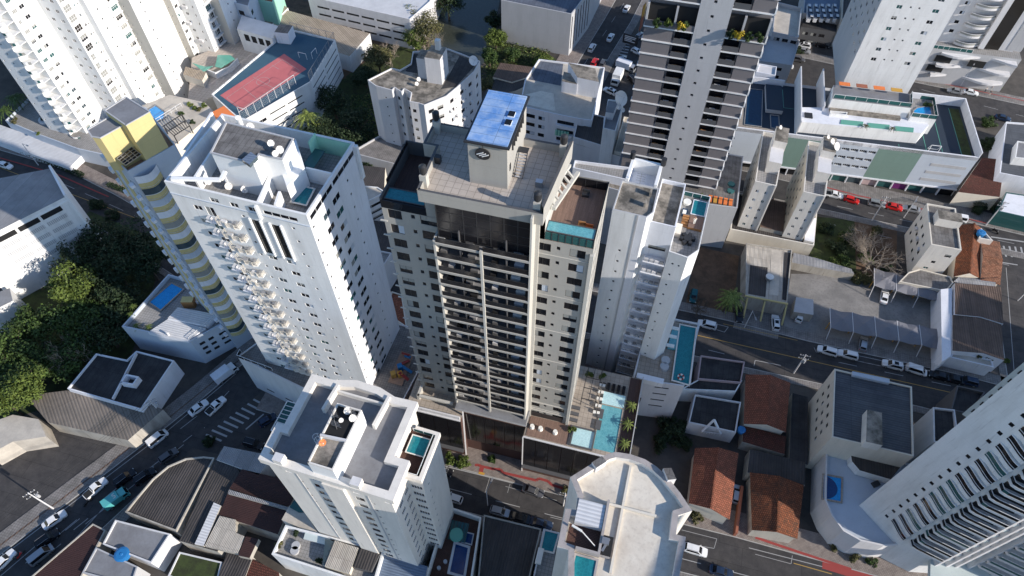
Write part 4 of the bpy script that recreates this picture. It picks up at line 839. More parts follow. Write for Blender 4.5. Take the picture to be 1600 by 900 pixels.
for u in (12.55, 14.35, 15.8, 17.65): g = MB(); g.prism(F.rect(u - .12, -.3, u + .12, 0), 53.2, 61.3, 'white_wall_clean'); B.part('pilaster', g)
g = MB(); g.bar(F.P(0, -.06, 63.9 - 1.2), F.P(W2, -.06, 62.7), .12, .08, 'blue_grey_wall'); g.prism(F.rect(W2 - .02, D2 - .6, W2 + .5, D2), 58, 64.6, 'white_wall'); B.part('cornice', g)
# --- roof: penthouse volume with dishes
PH = 68.6
ph = pxp(PH, (354, 192), (458, 218), (441, 249), (405, 242), (396, 256), (330, 239))
g = MB(); g.prism(ph, 61.8, PH, 'white_wall_clean', 'grey_tile_roof'); q_ = inset(ph, .2); g.wallp(ph, PH, PH + .18, .25, 'mid_grey_wall', closed=True); B.part('penthouse', g)
g = MB(); g.prism(pxp(65.4, (462, 217), (436, 258), (448, 292), (476, 262)), 61.8, 65.4, 'white_wall_clean'); 
B.part('stair_block', g)
for pts in ([(358, 193), (304, 276)], [(330, 176), (265, 278)], [(350, 272), (366, 236)], [(430, 256), (399, 322)], [(436, 300), (430, 318)]):
    g = MB(); P_ = [at(x, y, 64.6).xy for x, y in pts]; g.wallp(P_, 61.8, 64.6, .35, 'white_wall_clean'); B.part('terrace_wall', g)
g = MB(); g.bar(at(268, 279, 65.6), at(345, 281, 65.6), .55, .4, 'white_wall_clean'); g.bar(at(345, 281, 65.6), at(352, 268, 66), .5, .4, 'white_wall_clean'); B.part('roof_beam', g); g = MB(); g.cyl(at(336, 235, 67), at(350, 272, 62.5), .42, .42, 'white_wall_clean', 12); B.part('roof_pipe', g); g = MB(); g.cyl(at(372, 184, 67), at(380, 205, 63), .42, .42, 'white_wall_clean', 12); B.part('roof_pipe', g)
for z, pts, m, nm in ((62.6, [(321, 194), (335, 202), (307, 237), (290, 233)], 'pool_pale', 'covered plunge pool between the left terrace walls'), (62.9, [(333, 200), (336, 203), (310, 239), (302, 236)], 'pool_blue', 'blue pool cover in the left terrace'), (62.2, [(469, 291), (490, 296), (478, 320), (456, 315)], 'pool_teal', 'teal terrace pool at the front right corner'), (62.3, [(482, 263), (507, 270), (499, 283), (475, 276)], 'pool_navy', 'dark blue pool in the green-walled terrace')):
    pool(B, pxp(z, *pts), z, m, 'cream_light', .25, .08, nm)
g = MB(); a, b_ = F(W2 - .5, D2 - 6.2), F(W2 - .5, D2 - .4)
g.wallp([F(W2 - 6.2, D2 - .45), F(W2 - .5, D2 - .45)], 61.8, 64.9, .12, 'mint_wall'); g.wallp([F(W2 - 6.2, D2 - 2.6), F(W2 - 6.2, D2 - .5)], 61.8, 65.6, .12, 'mint_wall'); B.part('green_terrace_wall', g)
g = MB(); g.prism(F.rect(W2 - 6.2, D2 - 5.6, W2 - 4.4, D2 - 1.6), 63.4, 63.5, 'glass_teal', None, True); B.part('glass_canopy', g)
g = MB(); g.wallp([F(W2 - 4.6, D2 - 6.8), F(W2 - .5, D2 - 6.8)], 61.8, 64.7, .25, 'white_wall_clean'); B.part('terrace_wall', g)
g = MB(); g.box((*F(W2 - 4.4, 1.6), 61.82), 1.7, 1.4, .7, 'wood', -17); B.part('terrace_table', g)
g = MB(); g.prism(pxp(PH + .5, (378, 250), (392, 238), (402, 245), (390, 258)), PH, PH + .6, 'glass_blue', 'blue_sheet'); B.part('roof_unit', g)
B.done()
# podium of this tower (separate lower block with its garages)
B = Bld('podium_building', 'long pale garage podium under the white tower with a railed terrace corner by the avenue', 'podium')
PZ2 = 13.5
pp = pxp(PZ2, (371, 557), (440, 585), (600, 620), (640, 540), (470, 470))
B.shell(ccw([at(371, 557, PZ2).xy, F(W2 + 6.8, -6.6), F(W2 + 8.4, D2 + 1.0), F(2, D2 + 1.0)]), 0, PZ2, 'pale_grey_wall', {0: [(3.5 + 5 * k, 5.6 + 5 * k, 2.0, .7, 3, 1, 'void') for k in range(5)]}, par=.25, roof='sidewalk', mats={3: 'aqua_pale_wall'})
railing(B, [at(376, 548, 14).xy, at(371, 557, 14).xy, at(425, 577, 14).xy], PZ2, 1.1, 'frame_white', 'glass_smoke')
g = MB()
for k in range(6):
    a = at(371 + k * 14, 557 + k * 5.2, PZ2); 
for k in range(7): c = F(-1.5 + k * 3.6, -6.7); g.prism([c + F.u * -.06 + F.v * -.02, c + F.u * .06 + F.v * -.02, c + F.u * .06 + F.v * .1, c + F.u * -.06 + F.v * .1], .2, PZ2, 'mid_grey_wall')
B.done()
# playground between the two towers
PT = thing('playground_slide', 'colourful playground slides in red, blue and yellow on the brown mat between two towers', 'playground', at(627, 580, PZ2))
g = MB(); c = at(626, 577, PZ2); 
for dx, dy, m, h in ((0, 0, 'tank_blue', 1.6), (-1.2, -1.6, 'paint_yellow', 1.4), (.1, -1.5, 'ochre', 1.2)): 
    q = MB(); q.box((c.x + dx, c.y + dy, PZ2), 1.0, 1.0, h, m, 20); q.build('play_tower', PT)
for (a, b_, m) in (((0, .3), (1.6, 1.9), 'paint_red'), ((.4, 0), (2.4, -.9), 'tank_blue'), ((0, -1.5), (1.9, -2.6), 'paint_red')):
    q = MB(); q.bar((c.x + a[0], c.y + a[1], PZ2 + 1.4), (c.x + b_[0], c.y + b_[1], PZ2 + .25), .6, .15, m); q.build('slide', PT)
c = at(634, 556, PZ2); PT2 = thing('playground_seesaw', 'small red and blue rocking toy at the far end of the play mat', 'playground', c)
q = MB(); q.bar((c.x - .8, c.y + .5, PZ2 + .3), (c.x + .9, c.y - .2, PZ2 + .6), .35, .2, 'paint_red'); q.build('beam', PT2); q = MB(); q.box((c.x + .4, c.y - .3, PZ2), 1.3, .5, .35, 'tank_blue', -20); q.build('base', PT2)
g = MB(); q = pxp(PZ2 + .04, (627, 548), (646, 555), (628, 603), (606, 597)); g.prism(q, PZ2, PZ2 + .04, 'tan_brick', 'tan_brick'); o = g.build('play_mat'); settag(o, 'brown rubber play mat between the white tower and the beige tower', 'mat')
for (x, y, z, r, l) in ((423, 224, PH, .5, 'upper round dish of the three on the white tower roof'), (437, 234, PH, .55, 'right-hand large dish of the three on the white tower roof'), (430, 240, PH, .45, 'lower dish of the three on the white tower roof'), (357, 291, 61.9, .55, 'small white dish on the front roof terrace, left of two'), (382, 296, 61.9, .55, 'small white dish on the front roof terrace, right of two'), (325, 284, 61.9, .5, 'white dish in the dark corner terrace behind the front beam'), (391, 198, 64, .6, 'white dish behind the roof volume near the back parapet')):
    dish(x, y, z, r, l)
# ================================================================== YELLOW TOWER and its pool podium
ZY = 56.0
F = Fr(177, 222, ZY + 4, -40)
B = Bld('apartment_tower', 'narrow yellow and white tower with curved yellow balconies, left of the white tower', 'tower')
body = pxp(ZY, (150, 222), (197, 268), (276, 228), (234, 178), (190, 158))
f2 = Fr(150, 222, ZY, 0)
body = [at(152, 224, ZY).xy, at(199, 268, ZY).xy, at(274, 226, ZY).xy, at(228, 168, ZY).xy, at(190, 160, ZY).xy]
body = ccw(body); i0 = min(range(5), key=lambda i: (body[i] - at(152, 224, ZY).xy).length); body = body[i0:] + body[:i0]
Lf = (body[1] - body[0]).length; Lr = (body[2] - body[1]).length
B.open(body, 0)
B.shell(body, 0, ZY, 'blue_grey_wall', {0: [(Lf * .12, Lf * .12 + .55, 52, .6, 2.9, 16, 'sdark'), (Lf * .46, Lf * .46 + .55, 52, .7, 2.9, 16, 'sdark'), (Lf * .75, Lf * .75 + .55, 52, .6, 2.9, 16, 'sdark')], 1: [(1.2, 3.6, 51.5, 1.6, 2.9, 16, 'green')]}, par=.9, roof='tan_brick', th=.2)
d = (body[1] - body[0]).normalized(); nn = Vector((d.y, -d.x)); dr = (body[2] - body[1]).normalized(); nr = Vector((dr.y, -dr.x))
g = MB(); a = body[0] + d * Lf * .38; b_ = body[0] + d * Lf * .58; g.prism(ccw([a, b_, b_ + nn * .12, a + nn * .12]), 0, ZY + .2, 'yellow_wall'); B.part('facade_stripe', g)
g = MB(); a = body[0] - d * .1; b_ = body[0] + d * Lf * .06; g.prism(ccw([a, b_, b_ + nn * .12, a + nn * .12]), 0, ZY + .2, 'yellow_wall'); B.part('facade_stripe', g)
for k in range(17):                                             # curved balconies with yellow fronts on the right face
    z = 52.2 - 2.9 * k; g = MB(); c0 = body[1] + dr * .35; w_ = 4.1
    arc = [c0 + dr * (w_ * j / 8) + nr * (.35 + 1.1 * math.sin(math.pi * j / 8)) for j in range(9)]
    g.prism(ccw([c0] + arc + [c0 + dr * w_]), z - .1, z + .05, 'cool_white_wall', None, True); o = B.part('balcony', g); q = MB()
    for a, b_ in zip(arc, arc[1:]): q.face([(a.x, a.y, z - .35), (b_.x, b_.y, z - .35), (b_.x, b_.y, z + 1.05), (a.x, a.y, z + 1.05)], 'yellow_wall'); q.bar((a.x, a.y, z + 1.05), (b_.x, b_.y, z + 1.05), .1, .1, 'frame_white')
    q.build('balcony_front', o); q = MB()
    for a, b_ in zip(arc, arc[1:]): q.face([(a.x, a.y, z + 1.1), (b_.x, b_.y, z + 1.1), (b_.x, b_.y, z + 2.5), (a.x, a.y, z + 2.5)], ['cool_white_wall', 'blue_grey_wall', 'curtain_glass', 'glass_blue', 'cool_white_wall'][(k * 3) % 5])
    q.build('balcony_screen', o)
    g = MB(); c = body[0] - d * .5 + nn * .1; g.box((c.x, c.y, z), 1.2, .9, .8, 'cool_white_wall', math.degrees(math.atan2(d.y, d.x))); B.part('air_conditioner', g)
    g = MB(); c = body[1] + nn * .5 - d * .3; g.box((c.x, c.y, z + .4), .9, .7, .6, 'cool_white_wall', math.degrees(math.atan2(d.y, d.x))); B.part('air_conditioner', g)
zt = ZY + 6.2
p1 = pxp(zt, (137, 203), (144, 214), (157, 216), (193, 196), (180, 178)); p2 = pxp(zt + 1.2, (164, 173), (197, 152), (234, 175), (197, 196))
g = MB(); g.prism(p1, ZY - .9, zt, 'yellow_wall', 'grey_roof'); g.wallp(p1, zt, zt + .15, .2, 'mid_grey_wall', closed=True); B.part('penthouse', g)
g = MB(); g.prism(p2, ZY - .9, zt + 1.2, 'yellow_wall', 'grey_roof'); g.wallp(p2, zt + 1.2, zt + 1.32, .2, 'mid_grey_wall', closed=True); o = B.part('stair_block', g)
g = MB(); a = at(182, 250, ZY + 1.5); 
P4 = [at(183, 248, ZY + 2.0), at(206, 230, ZY + 2.0), at(221, 242, ZY + 1.4), at(197, 259, ZY + 1.4)]; g.face(P4, 'glass_dark')
for i in range(5): g.bar(P4[0].lerp(P4[1], i / 4) + Vector((0, 0, .05)), P4[3].lerp(P4[2], i / 4) + Vector((0, 0, .05)), .08, .08, 'metal_grey'); g.bar(P4[0].lerp(P4[3], i / 4) + Vector((0, 0, .07)), P4[1].lerp(P4[2], i / 4) + Vector((0, 0, .07)), .08, .08, 'metal_grey')
B.part('solar_canopy', g)
g = MB(); a = at(222, 190, zt); 
for k in range(12): g.bar(Vector(at(221, 186, zt)) .lerp(at(244, 222, ZY), k / 12), Vector(at(224, 185, zt)).lerp(at(247, 221, ZY), k / 12), .06, .06, 'frame_dark')
B.part('roof_ladder', g)
B.done()
ZP = 9.5
B = Bld('podium_building', 'pale blue-grey podium with a bright blue rooftop pool at the foot of the yellow tower', 'podium')
pod = [at(190, 510, ZP).xy, at(297, 533, ZP).xy, at(372, 492, ZP).xy, at(340, 450, ZP).xy, at(263, 428, ZP).xy]
pod = ccw(pod); i0 = min(range(5), key=lambda i: (pod[i] - at(190, 510, ZP).xy).length); pod = pod[i0:] + pod[:i0]; L1_ = (pod[2] - pod[1]).length
B.shell(pod, 0, ZP, 'blue_grey_wall', {1: [(1.2, 2.4, 6.4, .9, 1.9, 3, 'void'), (3.2, 4.4, 6.4, .9, 1.9, 3, 'void'), (L1_ - 5.5, L1_ - 2, 6.2, .8, 1.8, 3, 'void')]}, par=1.0, roof='terrace_floor', th=.3)
pool(B, pxp(ZP - .8, (234, 472), (268, 443), (286, 452), (251, 484)), ZP - .85, 'pool_blue', 'deck_stone', .3, label='bright blue rectangular rooftop pool')
zr = ZP + .6
g = MB(); a = [at(262, 497, zr), at(278, 480, zr), at(338, 491, zr), at(322, 510, zr - .3)]; b4 = [at(230, 518, zr - .2), at(261, 494, zr + .4), at(320, 511, zr), at(293, 532, zr - .5)]
g.prism(ccw([v.xy for v in a]), ZP - 1, zr, 'cool_white_wall', 'white_sheet'); g.prism(ccw([v.xy for v in b4]), ZP - 1, zr - .5, 'cool_white_wall', 'white_sheet'); B.part('terrace_roof', g)
railing(B, [at(296, 531, ZP).xy, at(333, 498, ZP).xy], ZP, .8, 'frame_white')
g = MB(); g.box((*at(293, 469, ZP + 1).xy, ZP - 1), 2.6, 1.6, 2.3, 'wood', 0, 'yellow_wall'); B.part('barbecue_hut', g)
g = MB(); g.cyl((*at(264, 524, ZP).xy, ZP - .5), (*at(264, 524, ZP).xy, ZP + 1.2), .25, .25, 'pale_grey_wall', 10); B.part('roof_vent', g)
B.done()
for i, (x, y) in enumerate(((206, 478), (203, 490), (212, 508), (231, 510))):
    p = at(x, y, ZP); place_palm(p.x, p.y, ZP - 1, 1.0, 1.15, ('topmost of the four potted palms', 'second potted palm from the top', 'third potted palm from the top', 'rightmost of the four potted palms')[i] + ' on the corner of the blue-pool podium', 'potted palms on the pool podium', 'leaf_bright', 14)
# ================================================================== BIG WHITE STEPPED TOWER, top left
ZB = 3.0
F = Fr(81, 207, ZB, -20); A_ = F.o.copy(); back = A_ + A_.normalized() * 62
st = [(0, 0), (7.5, 0), (7.5, 2.1), (11.3, 2.1), (11.3, 10.3), (18.5, 10.3), (18.5, 15.6), (20.6, 15.6), (20.6, 24.6), (25, 24.6), (25, 31.0), (17.2, 31.0), (17.2, 42.0), (20.0, 42.0), (20.0, 44.4), (26.5, 44.4), (26.5, 50.0), (30.0, 50.0), (30.0, 57.0), (6, 60)]
poly_ = F.poly(*st) + [back]
B = Bld('apartment_tower', 'huge white stepped tower with many small windows in the top left corner', 'tower')
pt = 2.75; nf = 25; zz = 60.0
def cw(*c): return [(a, b_, zz, h, pt, nf, s) for a, b_, h, s in c]
fac = {0: cw((3.8, 4.3, .5, 'small'), (.8, 1.3, .5, 'small')), 2: cw((1.4, 1.9, .5, 'small')), 3: cw((.9, 2.3, 1.0, 'blind'), (3.2, 4.6, 1.0, 'pair')), 4: cw((1.6, 2.7, .9, 'pair'), (4.6, 5.7, .9, 'pair')), 5: cw((.5, 2.7, 1.7, 'loggia'), (3.6, 4.3, .8, 'pair'), (4.6, 5.0, .5, 'small')), 7: cw((2.2, 2.7, .6, 'small'), (6.3, 8.6, 1.9, 'loggia')), 8: cw((1, 1.4, .5, 'small')), 9: cw((3, 3.5, .6, 'small')), 12: cw((.6, 1.0, .5, 'small')), 13: cw((.5, 1.8, 1.0, 'pair')), 14: cw((1.2, 2.3, .9, 'pair'), (4.5, 5.0, .9, 'small')), 15: cw((1.0, 1.4, .5, 'small'), (3.1, 5.3, 1.9, 'loggia')), 17: cw((3.0, 3.5, .6, 'small'))}
B.open(poly_, 0)
B.shell(poly_, 0, 78, 'white_wall', fac, par=1, mats={8: 'beige_trim', 12: 'beige_trim', 16: 'beige_trim'})  # recess sides of the white walls: their shade is put in as darker beige
for k in range(24):
    z = 61.5 - pt * k; g = MB(); a = F(7.5, .0); arc = [F(7.5 + 3.6 * j / 6, .2 - 1.1 * math.sin(math.pi * (j + .5) / 7)) for j in range(7)]
    g.prism(ccw([F(7.5, 2.0)] + arc + [F(11.2, 2.0)]), z - .1, z + .06, 'white_wall', None, True); o = B.part('balcony', g); q = MB()
    for a, b_ in zip(arc, arc[1:]): q.bar((a.x, a.y, z + 1.0), (b_.x, b_.y, z + 1.0), .08, .08, 'frame_white'); q.face([(a.x, a.y, z + .1), (b_.x, b_.y, z + .1), (b_.x, b_.y, z + .9), (a.x, a.y, z + .9)], random.choice(['white_wall', 'curtain_glass', 'glass_teal', 'white_wall']))
    q.build('railing', o)
    g = MB(); g.prism(F.rect(20.6, 29.6 - 5.0, 21.1, 29.8 - 5.0), z, z + .3, 'white_wall', None, True)
    g.prism(F.rect(20.55, 21.0, 21.3, 24.4), z + .2, z + .5, 'white_wall', None, True); B.part('ledge', g)
for k in range(14):
    z = 40.5 - pt * k; g = MB(); g.prism(F.rect(26.45, 46.8, 27.3, 50.3), z + .2, z + .5, 'white_wall', None, True); B.part('ledge', g)
    if k % 2: g = MB(); g.prism(F.rect(20.2 + (k % 3), 43.8, 21.8 + (k % 3), 44.4), z - .1, z + .6, 'pale_grey_wall', None, True); B.part('air_conditioner', g)
B.done()
B = Bld('podium_building', 'low pale podium with a curved planted edge under the white stepped tower', 'podium')
lp = [at(8, 188, 5).xy, at(60, 210, 5).xy, at(120, 232, 5).xy, at(200, 250, 5).xy, at(200, 200, 5).xy, at(45, 152, 5).xy]
B.shell(lp, 0, 5, 'blue_grey_wall', {}, par=.8, roof='terrace_floor')
g = MB(); a = [at(x, y, z_).xy for x, y, z_ in ((0, 200, 2), (10, 190, 5), (120, 235, 5), (60, 250, 2))]
g.prism(ccw([at(-20, 215, 2.2).xy, at(108, 262, 2.2).xy, at(130, 240, 2.2).xy, at(0, 195, 2.2).xy]), 0, 2.2, 'cool_white_wall', 'white_sheet'); B.part('canopy_roof', g)
g = MB()
for k in range(7): p = at(110 + k * 5, 229 + k * 1.6, 4); g.box((p.x, p.y, 3), .5, .3, 1.4, 'void', -20)
B.part('louvre', g)
g = MB(); c = at(72, 188, 4.3); g.cyl((c.x, c.y, 4.25), (c.x, c.y, 4.9), 1.9, 1.9, 'pale_grey_wall', 20); B.part('planter', g)
B.done()
bush(70, 184, 4.8, 1.7, 'round dark shrub in the circular planter of the podium terrace', 'leaf_dark', 700); bush(22, 188, 5, 1.3, 'spiky plant on the rounded tip of the podium', 'leaf_olive', 300); bush(60, 208, 5, .7, 'small yellow-green plant on the podium edge', 'leaf_bright', 200)
palm(22, 152, 0, 8, 4.0, 'tall dark palm beside the white stepped tower', 18, 'leaf_mid'); palm(5, 170, 0, 6, 3.5, 'shorter palm at the left picture edge', 16, 'leaf_mid')
# hedges along the west street
def hedge(a, b_, w_, h, label, m='leaf_dark', n=2500):
    A, Bq = at(*a).xy, at(*b_).xy; L = (Bq - A).length; d = (Bq - A) / L; q = Vector((-d.y, d.x)); t = thing('hedge', label, 'hedge', (*((A + Bq) / 2), 0)); g = MB(); rn = random.Random(5)
    for i in range(n):
        p = A + d * rn.uniform(0, L) + q * rn.uniform(-w_ / 2, w_ / 2); z = h * (rn.random() ** .4); s = .16 * rn.uniform(.7, 1.5); u = Vector((rn.gauss(0, 1), rn.gauss(0, 1), rn.gauss(0, .6))).normalized(); v = u.cross(Vector((rn.gauss(0, 1), rn.gauss(0, 1), 1))).normalized(); c = Vector((p.x, p.y, z)); g.face([c - u * s, c - v * s, c + u * s, c + v * s], m)
    g.build('foliage', t); return t
hedge((0, 222), (132, 278), 1.8, 1.2, 'long clipped hedge between the podium and the west street'); hedge((170, 290), (310, 345), 1.6, 1.1, 'clipped hedge further along the west street', n=2000)
# ================================================================== SPORTS COURT BUILDING
ZC = 13.0
B = Bld('sports_building', 'white garage building with a red and blue ball court on its roof', 'sports building')
cb = [at(388, 196, ZC).xy, at(484, 126, ZC).xy, at(524, 66, ZC).xy, at(445, 45, ZC).xy, at(318, 140, ZC).xy]
cb = ccw([at(378, 190, ZC).xy, at(485, 128, ZC).xy, at(524, 62, ZC).xy, at(452, 45, ZC).xy, at(330, 147, ZC).xy]); i0 = min(range(5), key=lambda i: (cb[i] - at(378, 190, ZC).xy).length); cb = cb[i0:] + cb[:i0]
La, Lb = (cb[1] - cb[0]).length, (cb[2] - cb[1]).length
ff = [(La * .33 + 6.2 * j, La * .33 + 11.8 - 6.0 + 6.0 * j, 10.2, .45, 2.3, 4, 'void') for j in range(3)]
B.shell(cb, 0, ZC, 'white_wall', {0: [(x * 1.0, x + 5.2, 10.2, .4, 2.3, 4, 'void') for x in (La * .36, La * .36 + 6, La * .36 + 12)] + [(La * .06, La * .3, 9.2, 1.1, 3, 3, 'strip')], 1: [(.8, Lb * .45, 10.2, .4, 2.1, 5, 'void'), (Lb * .5, Lb - .8, 10.2, .4, 2.1, 5, 'void')]}, par=.5, roof='court_blue', th=.3)
g = MB(); g.face([v.xy.to_tuple() + (ZC - .49,) for v in [at(x, y, ZC - .5) for x, y in ((344, 149), (378, 173), (479, 108), (444, 84))]], 'court_red'); B.part('court_surface', g)
def cline(b, a, c, z, w_=.08, m='paint_white', mb=None): A, C = at(*a, z).xy, at(*c, z).xy; d = (C - A).normalized(); q = Vector((-d.y, d.x)) * w_ / 2; mb.face([(*(A - q), z), (*(C - q), z), (*(C + q), z), (*(A + q), z)], m)
g = MB(); zc = ZC - .46
for a, c in (((354, 153), (377, 170)), ((377, 170), (468, 110)), ((380, 137), (402, 155)), ((395, 120), (428, 138)), ((354, 153), (441, 93)), ((441, 93), (468, 110)), ((425, 102), (436, 108))): cline(B, a, c, zc, .1, 'paint_white', g)
cc = at(411, 127, zc); C_ = [cc + Vector((math.cos(t) * 1.9, math.sin(t) * 1.9, 0)) for t in [6.283 * k / 28 for k in range(28)]]
for k in range(28): a, c = C_[k], C_[(k + 1) % 28]; g.face([a, c, cc.lerp(c, .95), cc.lerp(a, .95)], 'paint_white')
B.part('court_marking', g)
def fence(label, pts, z, h, step=2.2, m='metal_grey', name='mesh_fence', own=True, parent=None):
    P_ = [at(x, y, z).xy for x, y in pts]; c = sum(P_, Vector((0, 0))) / len(P_); t = thing(name, label, 'fence', (c.x, c.y, z)) if own else parent
    for a, b_ in zip(P_, P_[1:]):
        L = (b_ - a).length; n = max(1, int(L / step))
        for k in range(n + 1): p = a.lerp(b_, k / n); g = MB(); g.bar((p.x, p.y, z), (p.x, p.y, z + h), .09, .09, m); g.build('post', t)
        g = MB(); g.bar((a.x, a.y, z + h), (b_.x, b_.y, z + h), .07, .07, m); g.build('rail', t)
        g = MB()
        for k in range(1, int(L / .45)): p = a.lerp(b_, k * .45 / L); g.bar((p.x, p.y, z), (p.x, p.y, z + h), .012, .012, m)
        for k in range(1, int(h / .5)): g.bar((a.x, a.y, z + k * .5), (b_.x, b_.y, z + k * .5), .012, .012, m)
        g.build('netting', t)
    return t
fence('tall netting fence along the near side of the red ball court', [(379, 190), (463, 132)], ZC, 3.2, m='frame_white'); fence('netting fence behind the blue end of the ball court', [(485, 128), (524, 64)], ZC, 3.0); fence('netting fence on the far left side of the ball court', [(332, 146), (400, 96)], ZC, 2.8); fence('mesh fence on the wall behind the blue court end', [(455, 46), (522, 62)], ZC, 2.4)
for i, (x, y, lb) in enumerate(((474, 92, 'ball goal frame on the blue end of the court'), (492, 88, 'white upright goal at the right edge of the blue court end'), (380, 178, 'low goal at the near end of the red court'))):
    p = at(x, y, ZC - .5); t = thing('goal_frame', lb, 'goal', (p.x, p.y, ZC - .5)); g = MB(); d = F.u if i != 1 else F.v; d3 = d.to_3d() * 1.3
    g.bar(p - d3, p - d3 + Vector((0, 0, 2)), .1, .1, 'frame_white'); g.bar(p + d3, p + d3 + Vector((0, 0, 2)), .1, .1, 'frame_white'); g.bar(p - d3 + Vector((0, 0, 2)), p + d3 + Vector((0, 0, 2)), .1, .1, 'frame_white'); g.build('frame', t)
B.done()
B = Bld('club_house', 'long white-roofed club room with open bays beside the ball court', 'building')
zc = 14.5; c4 = ccw([at(370, 45, zc).xy, at(425, 60, zc).xy, at(440, 42, zc).xy, at(378, 24, zc).xy])
B.shell(c4, 0, zc, 'white_wall', {0: [(2 + k * 2.6, 3.8 + k * 2.6, 11.0, 2.3, 3, 1, 'void') for k in range(4)]}, par=0, roof='white_sheet'); boxpart(B, 'corner_block', 443, 45, 10, 16.2, 4.2, 4.2, 'cool_white_wall', 'grey_tile_roof', -10); B.done()
g = MB(); g.face([tuple(at(x, y, 8)) for x, y in ((270, 150), (330, 147), (432, 84), (398, 62), (370, 50), (290, 95))], 'deck_stone'); 
B = Bld('garden_terrace', 'tan paved terrace with green glass canopies at the foot of the white tower', 'terrace'); tp = ccw([at(x, y, 7).xy for x, y in ((292, 172), (330, 152), (428, 90), (372, 60), (300, 90))]); B.shell(tp, 0, 7, 'cream_wall', {}, par=0, roof='tan_roof')
for pts in (((300, 98), (320, 104), (333, 103), (318, 112)), ((340, 86), (360, 86), (367, 92), (345, 106), (336, 104)), ): g = MB(); g.prism(pxp(9.2, *pts), 9.1, 9.2, 'green_glass', None, True); B.part('glass_canopy', g)
g = MB(); g.prism(pxp(9.5, (290, 104), (322, 113), (316, 126), (286, 116)), 7, 9.5, 'cream_wall', 'tan_sheet'); B.part('pavilion_roof', g)
g = MB(); g.wallp([at(x, y, 8).xy for x, y in ((322, 112), (338, 118), (360, 108), (372, 96))], 7, 9, .3, 'white_wall'); B.part('garden_wall', g)
B.done()
# rooftop garden between the yellow tower and the court
B = Bld('roof_garden', 'roof garden with a small blue pool and dark pergola behind the yellow tower', 'terrace')
zg = 16; gp = ccw([at(x, y, zg).xy for x, y in ((222, 165), (262, 235), (300, 205), (335, 175), (320, 160), (265, 148))]); B.shell(gp, 0, zg, 'cream_wall', {}, par=0, roof='concrete_roof')
pool(B, pxp(zg, (233, 172), (243, 166), (257, 176), (256, 186), (243, 190)), zg + .1, 'pool_blue', 'terrace_floor', .4); 
g = MB()
for k in range(9): a = at(255 + k * 3.6, 197 - k * 2.3, zg + 2.6); c = at(272 + k * 3.0, 212 - k * 1.9, zg + 2.6); g.bar(a, c, .16, .3, 'frame_dark')
for a, c in (((255, 197), (284, 179)), ((272, 212), (296, 197)), ((263, 204), (291, 188))): g.bar(at(*a, zg + 2.6), at(*c, zg + 2.6), .14, .2, 'frame_dark')
for x, y in ((256, 197), (272, 212), (284, 180), (296, 196)): p = at(x, y, zg + 2.6); g.bar(p, (p.x, p.y, zg), .2, .2, 'frame_dark')
B.part('pergola', g); railing(B, [at(244, 194, zg).xy, at(285, 168, zg).xy], zg, 1.4, 'frame_white')
g = MB(); g.prism(pxp(zg + 2, (326, 178), (350, 165), (366, 180), (346, 186)), zg, zg + 2, 'orange_paint', 'orange_paint'); B.part('orange_canopy', g, 'flat orange canopy beside the court fence')
B.done()
for i, (x, y, m) in enumerate(((296, 163, 'leaf_palm'), (303, 168, 'leaf_bright'), (312, 170, 'leaf_olive'), (318, 164, 'leaf_bright'), (283, 176, 'leaf_mid'), (301, 190, 'leaf_dark'))):
    bush(x, y, zg, .9, ('feathery pale plant beside the pergola', 'bright green pot plant by the pool terrace rail', 'yellowish plant at the rounded end of the roof garden', 'second bright plant near the orange canopy', 'low green plant above the pergola', 'small dark tree beside the pergola')[i], m, 260)
# ================================================================== FRONT-LEFT CREAM TOWER with grey flat roof
ZT = 43.0; F = Fr(403, 717, ZT, -17)
B = Bld('apartment_tower', 'cream tower at the lower left with flat grey roof and side pool', 'tower')
outl = [(0, 0), (20.6, 0), (20.6, 6.0), (18.3, 6.0), (18.3, 14.9), (14.7, 14.7), (12, 15.5), (8, 15.6), (4.6, 14.6), (1.0, 14.6), (1.0, 5.8), (-.2, 5.8)]
wp = [(.9, .25), (20.0, .25), (20.0, 5.1), (18.0, 5.1), (18.0, 14.2), (1.6, 14.2), (1.6, 5.8), (.9, 5.8)]
B.open(F.poly(*wp), 0); pc = 2.88; zr_ = 37.4
fr5 = [(5.1 - .9 + .1, 4.75, zr_ + .2, .45, pc, 13, 'sdark'), (6.6, 8.0, zr_, 1.35, pc, 13, 'dark'), (10.9, 11.35, zr_ + .2, .45, pc, 13, 'sdark'), (13.1, 14.5, zr_, 1.35, pc, 13, 'dark'), (15.7, 16.1, zr_ + .2, .45, pc, 13, 'sdark'), (3.5 - .9, 4.6 - .9, 40.3, .6, 3, 1, 'pair'), (6.8, 8.0, 40.3, .6, 3, 1, 'pair'), (13.2, 14.4, 40.3, .6, 3, 1, 'pair'), (18, 19, 40.3, .6, 3, 1, 'pair')]
B.shell(F.poly(*wp), 0, ZT - 1.6, 'cream_light', {0: fr5, 1: [(1.2, 2.4, 35, 1.2, pc, 12, 'strip'), (3.2, 4.4, 35, 1.2, pc, 12, 'strip')]}, par=-1)
wall2 = F.poly((20.0, 4.98), (22.4, 5.0), (22.4, 12.0), (18.0, 12.02))
B.panel(wall2[0], wall2[1], 0, 39.8, 'cream_light', [(.3, 2.1, 35, 1.3, pc, 12, 'strip')]); B.panel(wall2[1], wall2[2], 0, 39.8, 'cream_light', [(1.3, 1.75, 34, .4, pc, 12, 'sdark')]); B.panel(wall2[2], wall2[3], 0, 39.8, 'cream_light')
g = MB(); g.face([F.P(u, v, 39.2) for u, v in ((18, 4.6), (22.4, 5), (22.4, 12), (18, 12))], 'brown_paving'); B.part('side_terrace', g)
